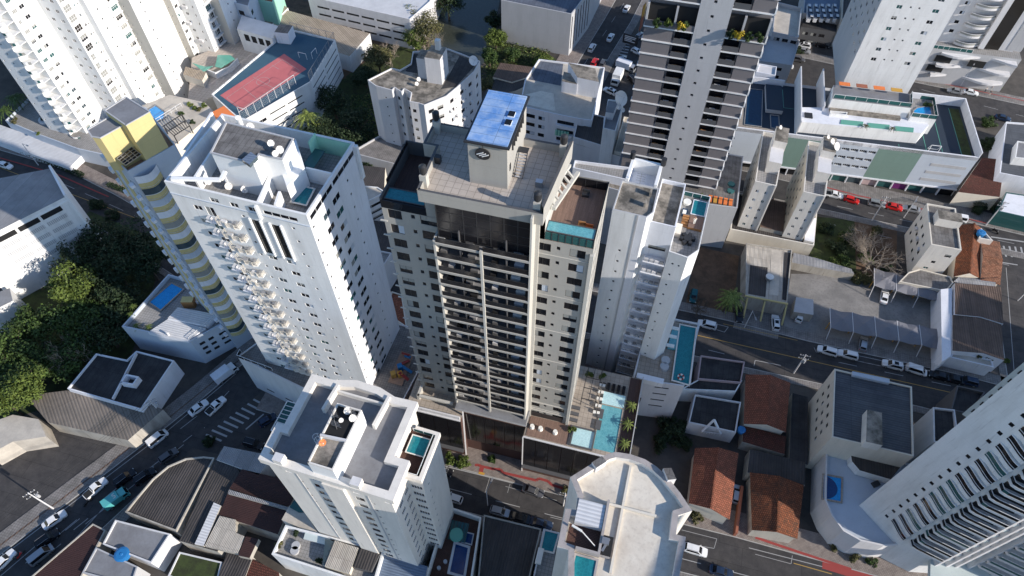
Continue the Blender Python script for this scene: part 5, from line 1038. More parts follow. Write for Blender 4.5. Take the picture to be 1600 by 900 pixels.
pool(B, F.poly((18.7, 8.3), (21.4, 8.3), (21.4, 11.0), (18.7, 11.0)), 39.7, 'pool_teal', 'cream_light', .15, label='small turquoise pool on the side terrace'); railing(B, F.poly((18.5, 5.2), (21.7, 5.2), (21.7, 11.8), (18.5, 11.8)), 39.4, 1.0, 'frame_white', 'glass_teal')
g = MB(); g.wallp(F.poly((20.4, 4.9), (22.3, 4.9), (22.3, 12.1), (19.0, 12.1)), 39.0, 40.2, .55, 'cream_light'); B.part('terrace_parapet', g)
ro = F.poly(*outl); ri = inset(ro, 1.15)
g = MB(); n = len(ro)
for i in range(n):
    a, b_, c, d = ro[i], ro[(i + 1) % n], ri[(i + 1) % n], ri[i]
    g.face([(a.x, a.y, 41.6), (b_.x, b_.y, 41.6), (b_.x, b_.y, ZT), (a.x, a.y, ZT)], 'cream_light'); g.face([(a.x, a.y, ZT), (b_.x, b_.y, ZT), (c.x, c.y, ZT), (d.x, d.y, ZT)], 'cream_light'); g.face([(d.x, d.y, ZT), (c.x, c.y, ZT), (c.x, c.y, ZT - 1.1), (d.x, d.y, ZT - 1.1)], 'cream_light')
g.face([(p.x, p.y, 41.6) for p in ro[::-1]], 'cream_light'); B.part('cornice', g)
g = MB(); g.face([(p.x, p.y, ZT - 1.1) for p in ri], 'grey_roof'); B.part('roof', g)
g = MB(); bx = F.rect(8.4, .5, 12.2, 9.8); g.prism(bx, 41.7, 46.2, 'white_wall_clean', 'stained_roof'); g.wallp(inset(bx, .1), 46.2, 46.6, .22, 'cream_light', closed=True); g.wallp(F.poly((8.5, 4.6), (12.1, 4.9)), 46.2, 46.9, .3, 'pale_grey_wall'); B.part('machine_room', g)
g = MB(); g.prism(F.poly((8.7, 5), (11.9, 5), (11.9, 9.5), (8.7, 9.5)), 46.25, 46.3, 'void'); B.part('roof_pit', g)
g = MB(); g.wallp(F.poly((13.6, 9.6), (13.9, 14.2)), 41.9, 43.3, .45, 'cream_light'); g.wallp(F.poly((5.4, 9.8), (5.7, 13.8)), 41.9, 43.3, .45, 'cream_light'); g.wallp(F.poly((5.5, 13.2), (13.9, 13.2)), 41.9, 42.9, .3, 'cream_light'); B.part('roof_beam', g)
for u, v in ((3.2, .6), (15.0, .6)): g = MB(); g.prism(F.rect(u - .7, v - .5, u + .7, v + .7), ZT, ZT + 1.3, 'cream_light', 'pale_grey_wall'); B.part('chimney', g)
g = MB()
for s in (0, .5): g.bar(F.P(7.7, 4.2 + s, 42), F.P(7.7, 4.2 + s, 46.3), .05, .05, 'frame_white')
for k in range(4): 
    for j in range(8): t0, t1 = 3.14 * j / 8, 3.14 * (j + 1) / 8; g.bar(F.P(7.7 - math.sin(t0) * .6, 4.45 + math.cos(t0) * .5, 43 + k), F.P(7.7 - math.sin(t1) * .6, 4.45 + math.cos(t1) * .5, 43 + k), .05, .05, 'frame_white')
B.part('cage_ladder', g)
for k, (u, v) in enumerate(((9.0, 7.5), (11.3, 8.5), (10, 6.2))):
    g = MB(); g.bar(F.P(u, v, 46.2), F.P(u + .3, v, 49.5), .07, .07, 'metal_grey'); [g.bar(F.P(u - .6, v, 47.4 + j * .5), F.P(u + .9, v, 47.4 + j * .5), .04, .04, 'metal_grey') for j in range(4)]; B.part('antenna', g)
g = MB(); gb = F.rect(-4.3, 7.0, -.9, 12.4); g.prism(gb, 34, 35, 'cream_light', 'glass_teal', True)
for k in range(8): g.bar(F.P(-4.3, 7.1 + k * .75, 35.06), F.P(-.9, 7.1 + k * .75, 35.06), .09, .09, 'frame_white')
for a in ((-4.3, 7), (-4.3, 12.4)): g.bar(F.P(*a, 35.05), F.P(-.9, a[1], 35.05), .12, .12, 'frame_white')
g.bar(F.P(-4.3, 7, 35.05), F.P(-4.3, 12.4, 35.05), .14, .14, 'frame_white'); B.part('glass_veranda', g)
for u, w_ in ((.95 + 3.85, .25), (15.85, .25)): g = MB(); g.prism(F.rect(u + .3, .18, u + .3 + w_, .26), 2, 41.5, 'mid_grey_wall'); B.part('facade_groove', g)
g = MB(); g.prism(F.rect(9.6, -.25, 12.9, .25), 2, 41.5, 'cream_light'); B.part('stair_bay', g)
B.done()
for (u, v, r, l) in ((10.4, 9.0, .55, 'upper of two big dishes in the antenna pit of the cream tower'), (11.6, 8.2, .55, 'right dish in the antenna pit of the cream tower'), (10.2, 7.4, .35, 'smallest dish in the antenna pit of the cream tower'), (9.2, 3.6, .5, 'orange and white dish on the front half of the cream tower machine room')):
    x, y = proj(*F.P(u, v, 46.9)); dish(x, y, 46.2, r, l, .7, m='orange_paint' if 'orange' in l else 'dish_white')
# its podium and neighbours
B = Bld('podium_building', 'low white podium with a planted terrace below the cream tower', 'podium'); zq = 9.5
lp = ccw([at(424, 866, zq).xy, at(545, 905, zq).xy, at(580, 930, zq).xy, at(600, 860, zq).xy, at(446, 820, zq).xy]); B.shell(lp, 0, zq, 'white_wall', {}, par=1.1, roof='terrace_floor', th=.35)
g = MB(); g.prism(pxp(zq + .5, (523, 844), (560, 856), (546, 896), (507, 884)), zq - 1, zq + .5, 'cream_wall', 'pale_sheet'); B.part('terrace_roof', g)
g = MB(); g.prism(pxp(zq + .4, (508, 842), (522, 846), (507, 884), (504, 882)), zq - 1, zq + .4, 'cream_light', 'glass_blue')
for k in range(5): g.bar(at(520 - k * 3.5, 843 + k * 9, zq + .45), at(534 - k * 3.5, 848 + k * 9, zq + .45), .08, .08, 'frame_dark')
B.part('skylight', g); g = MB(); g.prism(pxp(zq - .4, (478, 828), (520, 838), (512, 852), (474, 842)), zq - 1, zq - .4, 'mid_grey_wall', 'aqua_pale_wall'); B.part('planter_roof', g)
for i, (x, y) in enumerate(((459, 859), (461, 851))): g = MB(); p = at(x, y, zq); g.cyl((p.x, p.y, zq - 1.05), (p.x, p.y, zq - .4), .75, .75, 'mid_grey_wall', 20); B.part('round_table', g)
B.done()
bush(462, 830, zq - 1, .9, 'dark planting at the back edge of the grey terrace', 'leaf_dark', 400); bush(435, 850, zq - 1, .8, 'plants in the left corner of the grey terrace', 'leaf_olive', 300); bush(498, 875, zq - 1, .7, 'small dark plant by the solar skylight', 'leaf_dark', 250)
B = Bld('low_building', 'low tan-roofed annex with green glass at the left foot of the cream tower', 'annex'); zq = 9; B.shell(ccw([at(440, 812, zq).xy, at(500, 838, zq).xy, at(475, 800, zq).xy, at(452, 790, zq).xy]), 0, zq, 'cream_light', {}, par=0, roof='concrete_roof'); g = MB(); g.prism(pxp(zq + .4, (462, 778), (480, 800), (466, 800), (452, 792)), zq, zq + .3, 'glass_teal'); B.part('glass_canopy', g); B.done()
B = Bld('low_building', 'brown canopy roof with rounded corners below the cream tower', 'canopy'); zq = 10; B.shell(pxp(zq, (563, 857), (593, 866), (580, 893), (552, 886)), 0, zq, 'dark_grey_wall', {}, par=0, roof='dark_sheet'); B.done()
B = Bld('low_building', 'low blue-grey ribbed roof at the bottom edge below the cream tower', 'building'); zq = 8; B.shell(pxp(zq, (588, 862), (668, 885), (660, 930), (575, 905)), 0, zq, 'mid_grey_wall', {}, par=0, roof='blue_sheet'); B.done()
B = Bld('pool_court', 'walled court with a long dark blue pool and red-brown paving right of the cream tower', 'courtyard'); zq = 7
cp = [at(664, 905, zq).xy, at(735, 920, zq).xy, at(752, 808, zq).xy, at(698, 790, zq).xy]; B.shell(ccw(cp), 0, zq, 'cream_light', {}, par=2.2, roof='brown_paving', th=.3)
pool(B, pxp(zq - 2, (712, 850), (731, 856), (724, 899), (703, 893)), zq - 2.15, 'pool_navy', 'pale_grey_wall', .45); pool(B, pxp(zq - 2, (727, 832), (739, 835), (736, 850), (722, 846)), zq - 2.1, 'pool_navy', 'pale_grey_wall', .2)
g = MB(); g.prism(pxp(zq - .3, (706, 812), (733, 818), (727, 848), (700, 842)), zq - .5, zq - .4, 'glass_teal', None, True)
for k in range(6): g.bar(at(706 + k * 5, 812 + k * 1.2, zq - .3), at(700 + k * 5, 842 + k * 1.2, zq - .3), .08, .1, 'frame_dark')
B.part('glass_roof', g); g = MB(); p = at(713, 835, zq); g.cyl((p.x, p.y, zq - .35), (p.x, p.y, zq + .1), 1.3, 1.2, 'green_glass', 18); B.part('dome_light', g)
for x, y in ((696, 878), (686, 888)): g = MB(); p = at(x, y, zq - 2); g.cyl((p.x, p.y, zq - 2.2), (p.x, p.y, zq - 1.5), .35, .35, 'mid_grey_wall', 14); B.part('stool', g)
B.done()
# ================================================================== BULLNOSE TOWER bottom centre
ZT = 48.0; F = Fr(885, 755, ZT, -15); F.u *= 1.0235; F.v *= 1.0235
B = Bld('apartment_tower', 'tower with a broad rounded cream rooftop and granite-capped parapet at the bottom centre', 'tower')
ol = [(2.6, -14), (2.6, -11), (2.0, -8.0), (.6, -7.9), (.6, -3.2), (1.9, -3.0), (1.7, -1.2), (.3, .9), (4.3, 5.2), (5.3, 5.8), (7.3, 6.0), (9.2, 5.8), (10.8, 5.2), (12.1, 4.4), (14.2, 2.5), (15.9, .6), (14.3, -.4), (14.3, -2.8), (15.5, -2.8), (15.2, -9), (15.2, -14)]
pl_ = ccw(F.poly(*ol)); B.open(pl_, 0)
B.shell(pl_, 0, ZT, 'cream_light', {}, par=.9, roof='cream_roof', cap='granite_cap', th=.75)
g = MB(); g.prism(F.poly((.9, .2), (1.9, -1.2), (2.1, -3.2), (.9, -3.4), (.9, -7.6), (5.6, -7.6), (5.7, -1.2), (4.8, -.9), (3.0, -.4)), ZT - .88, ZT - .8, 'void'); 
g = MB(); g.wallp(F.poly((7.6, 4.6), (7.5, -.9), (7.4, -9)), ZT - .9, ZT - .55, .32, 'cream_wall'); g.wallp(F.poly((5.6, -1.0), (11.6, -1.0)), ZT - .9, ZT - .5, .3, 'cream_wall'); B.part('roof_upstand', g)
zl = ZT - .82
g = MB(); g.prism(F.poly((2.0, -1.6), (5.4, -1.6), (5.4, -4.6), (2.0, -4.6)), zl, ZT + .3, 'pale_grey_wall', 'white_sheet'); B.part('terrace_roof', g)
g = MB(); g.face([F.P(u, v, zl + .02) for u, v in ((1.5, -4.6), (5.4, -4.6), (5.4, -7.4), (1.5, -7.4))], 'brown_paving'); B.part('terrace', g)
g = MB(); g.wallp(F.poly((5.6, -1.0), (5.6, -7.6), (2.9, -7.6)), zl, ZT + .5, .3, 'granite_cap'); B.part('terrace_wall', g)
pool(B, F.poly((3.0, -11), (5.5, -11), (5.5, -8.2), (3.0, -8.2)), ZT - .7, 'pool_teal', 'granite_cap', .25)
g = MB(); g.prism(F.rect(5.5, -7.6, 7.0, -5.2), zl, ZT + .2, 'granite_cap', 'void'); o = B.part('plant_well', g); q = MB(); q.box((*F(6.1, -6.0), ZT + .2), .9, .8, .6, 'metal_grey', -15); q.bar(F.P(5.9, -7.2, ZT + .3), F.P(6.5, -5.6, ZT + .4), .3, .25, 'metal_grey'); q.build('air_handler', o)
g = MB(); g.bar(F.P(1.8, -5.2, ZT + .6), F.P(3.1, -5.6, ZT + .6), .25, .25, 'cloth_white'); g.bar(F.P(3.1, -5.6, ZT + .6), F.P(5.0, -6.8, ZT + .2), .12, .12, 'cream_light'); B.part('folded_awning', g)
for pts in (((2.6, 3.3), (3.7, 4.5), (4.4, 3.9), (3.3, 2.7)), ((11.6, 4.9), (12.6, 5.2), (13.4, 3.9), (12.4, 3.5))): g = MB(); g.prism(ccw(F.poly(*pts)), ZT - 6, ZT + .7, 'pale_grey_wall', 'grey_tile_roof'); B.part('chimney', g)
B.done()
B = Bld('pool_terrace', 'side terrace with a teal pool left of the rounded rooftop', 'terrace'); zq = 14; B.shell(pxp(zq, (849, 826), (878, 833), (862, 935), (828, 925)), 0, zq, 'pale_grey_wall', {}, par=.4, roof='terrace_floor'); pool(B, pxp(zq, (852, 829), (872, 834), (864, 862), (846, 858)), zq - .2, 'pool_teal', 'cream_light', .3); g = MB(); g.box((*at(843, 869, zq).xy, zq - .4), 1.0, 2.6, .8, 'cloth_white', -15); B.part('deck_bench', g); B.done()
# ================================================================== WHITE SLAB TOWER right of the beige one
ZT = 54.0; F = Fr(957, 327, ZT, -18); ps = 2.93
B = Bld('apartment_tower', 'slender white slab tower with stained roofs and a rooftop terrace, right of the beige tower', 'tower')
B.open(F.rect(0, 0, 15, 12), 0)
z1 = 44.2
B.shell(F.poly((0, 0), (4.2, 0), (5.6, 0), (6.4, 1.4), (6.2, 7.0), (0, 7.0)), 0, ZT, 'white_wall', {0: [(2.1, 2.6, z1, .55, ps, 15, 'small')], 1: []}, par=.35, roof='stained_roof', th=.2, cap='mid_grey_wall', mats={1: 'cool_white_wall'})
B.shell(F.poly((6.3, 1.2), (10.4, 1.2), (10.4, 11.5), (6.3, 11.5)), 0, 52.0, 'cool_white_wall', {0: [(.6, 3.5, 45.5, .9, ps, 14, 'dark')]}, par=.8, roof='stained_roof', th=.2, cap='cool_white_wall')
B.shell(F.poly((10.4, -.2), (13.6, -.6), (15.1, 1.6), (15.2, 14.5), (10.4, 14.5)), 0, 47.5, 'white_wall', {0: [(.9, 1.35, 44.5, .5, ps, 14, 'small'), (2.0, 2.4, 44.5, .5, ps, 1, 'small')]}, par=1.0, roof='terrace_floor', th=.2)
g = MB(); g.prism(F.rect(4.0, -.06, 4.3, 0), 3, ZT, 'mid_grey_wall'); B.part('facade_groove', g)
for k in range(14):
    z = 43.6 - ps * k; g = MB(); g.prism(F.poly((6.6, -.4), (10.3, -.4), (10.3, 1.2), (6.6, 1.2)), z - .12, z, 'cool_white_wall', None, True); o = B.part('service_ledge', g)
    for j in range(4): q = MB(); q.prism(F.rect(6.8 + j * .88, -.2, 7.5 + j * .88, .2), z, z + .55, random.choice(['pale_grey_wall', 'mid_grey_wall', 'metal_grey']), None, True); q.build('air_conditioner', o)
g = MB(); g.wallp(F.poly((.8, 7.2), (.8, 12.0), (5.6, 12.0), (5.6, 7.2)), 40, 54.6, .5, 'white_wall_clean'); g.prism(F.rect(.8, 7.2, 5.6, 12), 0, 52, 'white_wall_clean', 'cool_white_wall'); B.part('rear_block', g)
for u, v in ((.6, 12.1), (5.9, 12.0)): g = MB(); g.cyl(F.P(u, v, 54.6), F.P(u, v, 56), .45, .45, 'frame_dark', 12); B.part('chimney', g)
for u, v in ((5.0, 4.9), (4.6, 2.3)): g = MB(); g.prism(F.rect(u, v, u + .3, v + .9), ZT - .3, ZT + .7, 'stained_roof'); B.part('roof_vent', g)
g = MB(); g.bar(F.P(3.0, 6.9, ZT), F.P(3.0, 6.9, ZT + 2.5), .05, .05, 'metal_grey'); [g.bar(F.P(2.3, 6.9, ZT + .8 + j * .5), F.P(3.7, 6.9, ZT + .8 + j * .5), .04, .04, 'metal_grey') for j in range(4)]; B.part('antenna', g)
zt = 46.5
pool(B, F.poly((12.6, 10.0), (14.8, 10.0), (14.8, 13.4), (12.6, 13.4)), zt + .35, 'pool_teal', 'cool_white_wall', .15, .1, 'small teal plunge pool on the rooftop terrace'); railing(B, F.poly((15.0, 1.7), (15.1, 14.3), (10.6, 14.3)), zt, 1.1, 'frame_white', 'glass_teal')
g = MB(); g.prism(F.rect(12.5, 6.6, 14.9, 9.6), zt, zt + .5, 'wood', 'wood_deck'); [g.prism(F.rect(11.3, 6.8 + j * .5, 12.4, 7.2 + j * .5), zt, zt + .15 + j * .12, 'wood') for j in range(5)]; B.part('wood_platform', g)
g = MB(); g.cyl(F.P(11.5, 12.6, zt), F.P(11.5, 12.6, zt + .5), .7, .7, 'cloth_white', 16); B.part('round_sofa', g); g = MB(); g.box((*F(11.4, 10.0), zt), .9, 1.6, .45, 'navy_paint', -18); g.box((*F(11.4, 9.9), zt + .45), .6, .9, .12, 'cloth_white', -18); B.part('day_bed', g)
g = MB(); c = F.P(12.9, 4.0, zt); [g.box((c.x + math.cos(j) * 1.0, c.y + math.sin(j) * 1.0, zt), .6, .6, .7, 'frame_dark', j * 50) for j in range(6)]; g.cyl(c, c + Vector((0, 0, .7)), .7, .7, 'frame_dark', 12); B.part('dining_set', g)
g = MB(); g.prism(F.rect(10.6, 4.2, 11.6, 6.6), zt, zt + .9, 'concrete_roof', 'cream_roof'); B.part('bar_counter', g)
B.done()
p = F(13.4, 7.6); x, y = proj(p.x, p.y, zt + 1.4); person(x, y, zt + .5, 'person in white standing on the wooden platform of the rooftop terrace', 'cloth_white', 'cloth_white')
B = Bld('podium_building', 'pale garage podium with a long teal pool along its right edge', 'podium'); PZ7 = 15.0
pp = F.poly((10.2, -6.5), (20.3, -5.2), (21.2, 10.6), (0, 10.5), (0, -5.6)); pp = [F(10.4, -6.7), F(20.4, -5.0), F(21.1, 10.6), F(15.5, 10.4), F(15.4, 12), F(10.2, 12)]
def offs(p): return p
B.shell(pp, 0, PZ7, 'pale_grey_wall', {0: [(4.6, 7.4, 12.9, .45, 2.6, 4, 'void'), (.4, 1.8, 12.6, .45, 2.6, 4, 'void')]}, par=.5, roof='deck_stone', th=.3)
pool(B, pxp(PZ7, (1063, 508), (1087, 513), (1076, 601), (1051, 594)), PZ7 + .05, 'pool_teal', 'cream_light', .25, label='long narrow teal pool on the podium edge')
g = MB(); g.prism(pxp(PZ7, (1051, 511), (1061, 512), (1055, 546), (1043, 544)), PZ7 - .4, PZ7 + .1, 'pool_aqua'); B.part('sun_shelf', g)
for k, (x, y) in enumerate(((1054, 514), (1051, 527), (1047, 541))): g = MB(); g.box((*at(x, y, PZ7).xy, PZ7 + .1), 1.6, .7, .3, 'cloth_white', -15); B.part('sun_lounger', g)
railing(B, [at(1055, 503, PZ7).xy, at(1089, 509, PZ7).xy, at(1077, 604, PZ7).xy], PZ7, 1.0, 'frame_white')
g = MB(); g.prism(pxp(PZ7 + 1, (996, 582), (1038, 592), (1036, 600), (994, 590)), PZ7 - .5, PZ7 + 1, 'white_wall', 'cool_white_wall'); B.part('bench_wall', g)
for x, y in ((1040, 563), (1038, 573)): g = MB(); p = at(x, y, PZ7); g.cyl((p.x, p.y, PZ7 - .5), (p.x, p.y, PZ7 + .25), .9, .9, 'mid_grey_wall', 14); B.part('terrace_table', g)
B.done()
RB = thing('swim_ring', 'red and white striped swim ring floating in the teal podium pool', 'swim ring', at(1064, 589, PZ7 + .12)); g = MB(); c = at(1064, 589, PZ7 + .2)
for k in range(16): t0, t1 = 6.283 * k / 16, 6.283 * (k + 1) / 16; g.bar(c + Vector((math.cos(t0) * .55, math.sin(t0) * .55, 0)), c + Vector((math.cos(t1) * .55, math.sin(t1) * .55, 0)), .3, .25, 'paint_red' if k % 4 < 2 else 'cloth_white')
g.build('ring', RB)
B = Bld('low_building', 'dark recessed garden deck between the beige tower and the white slab', 'deck'); zq = 8; B.shell(ccw([at(905, 600, zq).xy, at(1000, 628, zq).xy, at(1010, 600, zq).xy, at(915, 568, zq).xy]), 0, zq, 'dark_grey_wall', {}, par=0, roof='wood_dark'); B.done()
# ================================================================== GREY BALCONY TOWER top
F = Fr(1120, 283, 18, -15)
B = Bld('apartment_tower', 'dark grey tower with white floor slabs and a pale central strip at the top centre', 'tower')
B.open(F.rect(-23, 0, 0, 15), 0); ph_ = 3.06; W8 = -23.2
B.panel(F(W8, 0), F(-13.6, 0), 0, 78, 'charcoal_render'); B.panel(F(-13.6, -1.38), F(-7.6, -1.38), 0, 78, 'mid_grey_wall', [(2.4, 3.0, 75.4, .6, ph_, 22, 'sdark')], .3); B.panel(F(-7.6, 0), F(0, 0), 0, 78, 'charcoal_render'); B.panel(F(0, 0), F(0, 16), 0, 78, 'pale_grey_wall', [(3, 5, 74, 1.3, ph_, 22, 'dark'), (9, 11, 74, 1.3, ph_, 22, 'dark')]); B.panel(F(0, 16), F(W8, 16), 0, 78, 'mid_grey_wall'); B.panel(F(W8, 16), F(W8, 0), 0, 78, 'mid_grey_wall')
B.panel(F(-7.6, -1.38), F(-7.6, 0), 0, 78, 'mid_grey_wall'); B.panel(F(-13.6, 0), F(-13.6, -1.38), 0, 78, 'mid_grey_wall')
g = MB(); g.face([F.P(u, v, 78) for u, v in ((W8, 0), (0, 0), (0, 16), (W8, 16))], 'grey_roof'); B.part('roof', g)
gard = 38.5
for k in range(20):
    z = 16.6 + ph_ * k
    if z > 74: break
    garden = k == 13
    if k == 14: continue
    for side, (a, b_) in enumerate(((W8 - .3, -13.6), (-7.6, .35))):
        if side == 0 and z < 21: a = -17.3
        if garden and side == 0: b_ = -11.6
        if garden and side == 1: a = -9.6
        g = MB(); g.prism(F.poly((a, -1.35), (b_, -1.35), (b_, .1), (a, .1)), z - .16, z + .1, 'white_wall', 'pale_grey_wall', True); o = B.part('floor_slab', g)
        if side == 1: q = MB(); q.prism(F.rect(.1, -1.35, .38, 2.5), z - .14, z + ph_ * .4, 'white_wall', None, True); q.build('slab_fin', o)
        if not garden:
            m0, m1 = (a + .2, -17.6) if side == 0 else (-4.1, b_ - .3)
            if m1 - m0 > 1: q = MB(); q.prism(F.rect(m0, -1.1, m1, .05), z + .1, z + ph_ - .3, 'charcoal_render', None, True); q.build('facade_block', o)
            m0, m1 = (-17.2, -13.75) if side == 0 else (-7.45, -4.3); q = MB(); q.prism(F.rect(m0, -1.2, m1, -1.1), z + .1, z + 1.25, 'dark_grey_wall', None, True); q.build('balcony_front', o); q = MB(); q.prism(F.rect(m0 + .1, -.03, m1 - .1, .0), z + .15, z + 2.5, 'glass_dark', None, True); q.build('balcony_door', o)
            if random.random() < .7: q = MB(); q.box((*F((m0 + m1) / 2 + random.uniform(-.8, .8), -.6), z + .1), 1.2, .5, .8, random.choice(['wood', 'pale_grey_wall', 'mid_grey_wall']), -15); q.build('furniture', o)
        else:
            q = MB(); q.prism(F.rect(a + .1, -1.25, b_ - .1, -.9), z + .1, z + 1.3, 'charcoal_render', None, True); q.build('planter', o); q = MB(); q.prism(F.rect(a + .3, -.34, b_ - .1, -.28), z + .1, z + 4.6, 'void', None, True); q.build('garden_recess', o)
            for u in (a + .3, (a + b_) / 2, b_ - .3): q = MB(); q.prism(F.rect(u - .2, -1.2, u + .2, -.2), z + .1, z + 4.8, 'mid_grey_wall', None, True); q.build('post', o)
B.done()
for i, (u, m) in enumerate(((-21, 'leaf_mid'), (-18.8, 'leaf_bright'), (-16.2, 'leaf_yellow'), (-15.4, 'leaf_mid'), (-6.6, 'leaf_dark'), (-5.2, 'leaf_yellow'), (-3.2, 'leaf_mid'), (-1.2, 'leaf_mid'))):
    z = 16.6 + ph_ * 13 + .9; p = F.P(u, -1.0, z); x, y = proj(*p); bush(x, y, z, 1.05 + .2 * (i % 2), ('leftmost green', 'second from left bright', 'left-hand yellow', 'dark corner green', 'dark inner right', 'right-hand yellow', 'second from right green', 'rightmost green')[i] + ' plant in the sky garden of the grey tower', m, 420, 'sky garden plants of the grey tower', H=1.3)
B = Bld('podium_building', 'grey podium terrace with orange loungers under the grey balcony tower', 'podium'); zq = 15.0
B.shell(ccw([F(-8.2, -5.8), F(6.0, -4.6), F(6.2, 14), F(-8, 14)]), 0, zq, 'mid_grey_wall', {}, par=.3, roof='grey_tile_roof', th=.3)
B.shell(ccw([F(-24, -.5), F(-17.2, -.5), F(-17.2, 14), F(-24, 14)]), 0, 14, 'mid_grey_wall', {}, par=0, roof='grey_roof')
for k in range(5):
    g = MB(); c = F(-.6 + k * 1.22, -3.5); g.box((c.x, c.y, zq - .28), .85, 1.5, .35, 'wood', -15, 'orange_paint' if k != 1 else 'ochre'); g.box((*(c + F.v * .95), zq - .28), .85, .5, .65, 'wood', -15, 'orange_paint'); B.part('sun_lounger', g)
for k in range(2): g = MB(); c = F(4.0, 3.2 - k * 2.4); g.box((c.x, c.y, zq - .28), 1.6, .9, .4, 'court_green', 20); g.box((c.x, c.y, zq - .2), .9, 1.6, .35, 'court_green', 20); B.part('deck_seat', g)
g = MB(); g.prism(F.rect(-4.4, -4.6, -1.8, -2.9), zq - .28, zq + .6, 'brick_red_wall', 'grass'); B.part('planter', g)
B.done(); x, y = proj(*F.P(-3.1, -3.6, zq + .6)); bush(x, y, zq + .5, 1.0, 'leafy plant in the brick planter beside the orange loungers', 'leaf_bright', 450)
# ================================================================== TOP RIGHT: white tower on the green and white podium
ZK = 14.0; F = Fr(1530, 247, ZK, -11)
B = Bld('podium_building', 'wide podium with green and white wall panels and shops, top right', 'podium')
B.open(F.rect(-69, 0, 0, 22), 0)
LL = 69.5; rel = lambda u: LL + u
segs = [(-69.5, -50.0, 'blue_grey_wall', [(2 + 0, 9, 10.2, .5, 2.8, 3, 'void')]), (-50.0, -35.8, 'green_wall', []), (-35.8, -24.2, 'blue_grey_wall', [(.6 + 2.25 * j, 2.5 + 2.25 * j, 11.0, .9, 2.7, 3, 'strip') for j in range(5)]), (-24.2, -13.4, 'green_wall', []), (-13.4, 0, 'blue_grey_wall', [])]
for a, b_, m, c in segs: B.panel(F(a, 0), F(b_, 0), 2.8, ZK, m, c, .3)
g = MB()
for j in range(3): z = 9.6 - j * 2.6; g.prism(F.rect(-10 - j * .1, -.06, -1.2, 0), z, z + .9, 'mid_grey_wall', None, True)
B.part('louvre', g)
B.panel(F(0, 0), F(0, 22), 0, ZK, 'cool_white_wall'); B.panel(F(0, 22), F(-69.5, 22), 0, ZK, 'cool_white_wall'); B.panel(F(-69.5, 22), F(-69.5, 0), 0, ZK, 'cool_white_wall')
g = MB(); g.prism(F.poly((-69.5, -.3), (0.1, -.3), (.1, .0), (-69.5, .0)), 2.5, 2.9, 'cool_white_wall', None, True); B.part('canopy', g)
shops = ['glass_teal', 'cool_white_wall', 'glass_teal', 'purple', 'glass_teal', 'glass_blue', 'glass_dark']
for j in range(11):
    u0 = -44 + j * 4.0; g = MB(); m = (['glass_dark', 'aqua_pale_wall', 'green_glass', 'glass_teal', 'glass_blue', 'pink_trim', 'glass_teal', 'purple', 'glass_teal', 'glass_blue', 'glass_dark'])[j]; g.prism(F.rect(u0 + .15, .25, u0 + 3.85, .35), 0.05, 2.45, m, None, True); B.part('shop_front', g); g = MB(); g.prism(F.rect(u0 - .15, -.25, u0 + .15, .3), 0, 2.5, 'cool_white_wall'); B.part('pier', g)
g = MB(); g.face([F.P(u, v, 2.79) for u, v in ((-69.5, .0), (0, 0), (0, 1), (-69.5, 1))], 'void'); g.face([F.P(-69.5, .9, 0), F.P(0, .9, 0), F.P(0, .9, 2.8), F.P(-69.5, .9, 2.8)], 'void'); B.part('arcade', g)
g = MB(); g.face([F.P(u, v, ZK - .9) for u, v in ((-69.5, 0), (0, 0), (0, 22), (-69.5, 22))], 'court_navy'); B.part('roof', g)
g = MB(); g.wallp(F.poly((-69.4, .15), (-.1, .15), (-.1, 21.9), (-14, 21.9)), ZK - 1, ZK + .15, .3, 'cool_white_wall'); g.wallp(F.poly((-.1, .15), (-.1, 21.9), (-14, 21.9)), ZK, ZK + 1.8, .25, 'cool_white_wall'); B.part('parapet', g)
zf = ZK - .88
g = MB()
for pts, m in ((((-3.4, .8), (-.9, .8), (-.9, 20.5), (-3.4, 20.5)), 'grass'),): g.face([F.P(u, v, zf + .01) for u, v in pts], m)
B.part('planted_strip', g)
g = MB()
def cl(a, c, m='green_glass', w_=.14): A, C = F(*a), F(*c); d = (C - A).normalized(); q = Vector((-d.y, d.x)) * w_ / 2; g.face([(*(A - q), zf + .02), (*(C - q), zf + .02), (*(C + q), zf + .02), (*(A + q), zf + .02)], m)
for a, c in (((-8.2, .8), (-8.2, 20.5)), ((-3.5, .8), (-3.5, 20.5)), ((-12.2, .8), (-12.2, 9)), ((-19, .6), (-19, 2.6)), ((-48, 12), (-48, 20)), ((-44.5, 12), (-44.5, 20)), ((-48, 12), (-44.5, 12))): cl(a, c)
B.part('court_marking', g)
for (u, v) in ((-10.6, 1.4), (-10.8, 15.6)):
    t = thing('goal_frame', ('white goal frame at the near end of the dark roof court' if v < 5 else 'white goal frame at the far end of the dark roof court'), 'goal', F.P(u, v, zf)); g = MB()
    for a, c in (((-1.2, 0, 0), (-1.2, 0, 2)), ((1.2, 0, 0), (1.2, 0, 2)), ((-1.2, 0, 2), (1.2, 0, 2)), ((-1.2, 1, 0), (-1.2, 0, 2)), ((1.2, 1, 0), (1.2, 0, 2)), ((-1.2, 1, 0), (1.2, 1, 0))): g.bar(F.P(u + a[0], v + a[1], zf + a[2]), F.P(u + c[0], v + c[1], zf + c[2]), .12, .12, 'frame_white')
    g.build('frame', t)
g = MB(); g.face([F.P(u, v, zf + .012) for u, v in ((-69.2, .4), (-59.0, .4), (-58.6, 10), (-57.5, 21), (-65, 21.6))], 'deck_stone'); g.face([F.P(u, v, zf + .016) for u, v in ((-59.0, .4), (-50, .4), (-50, 2.4), (-59, 2.4))], 'deck_stone'); B.part('pool_deck', g)
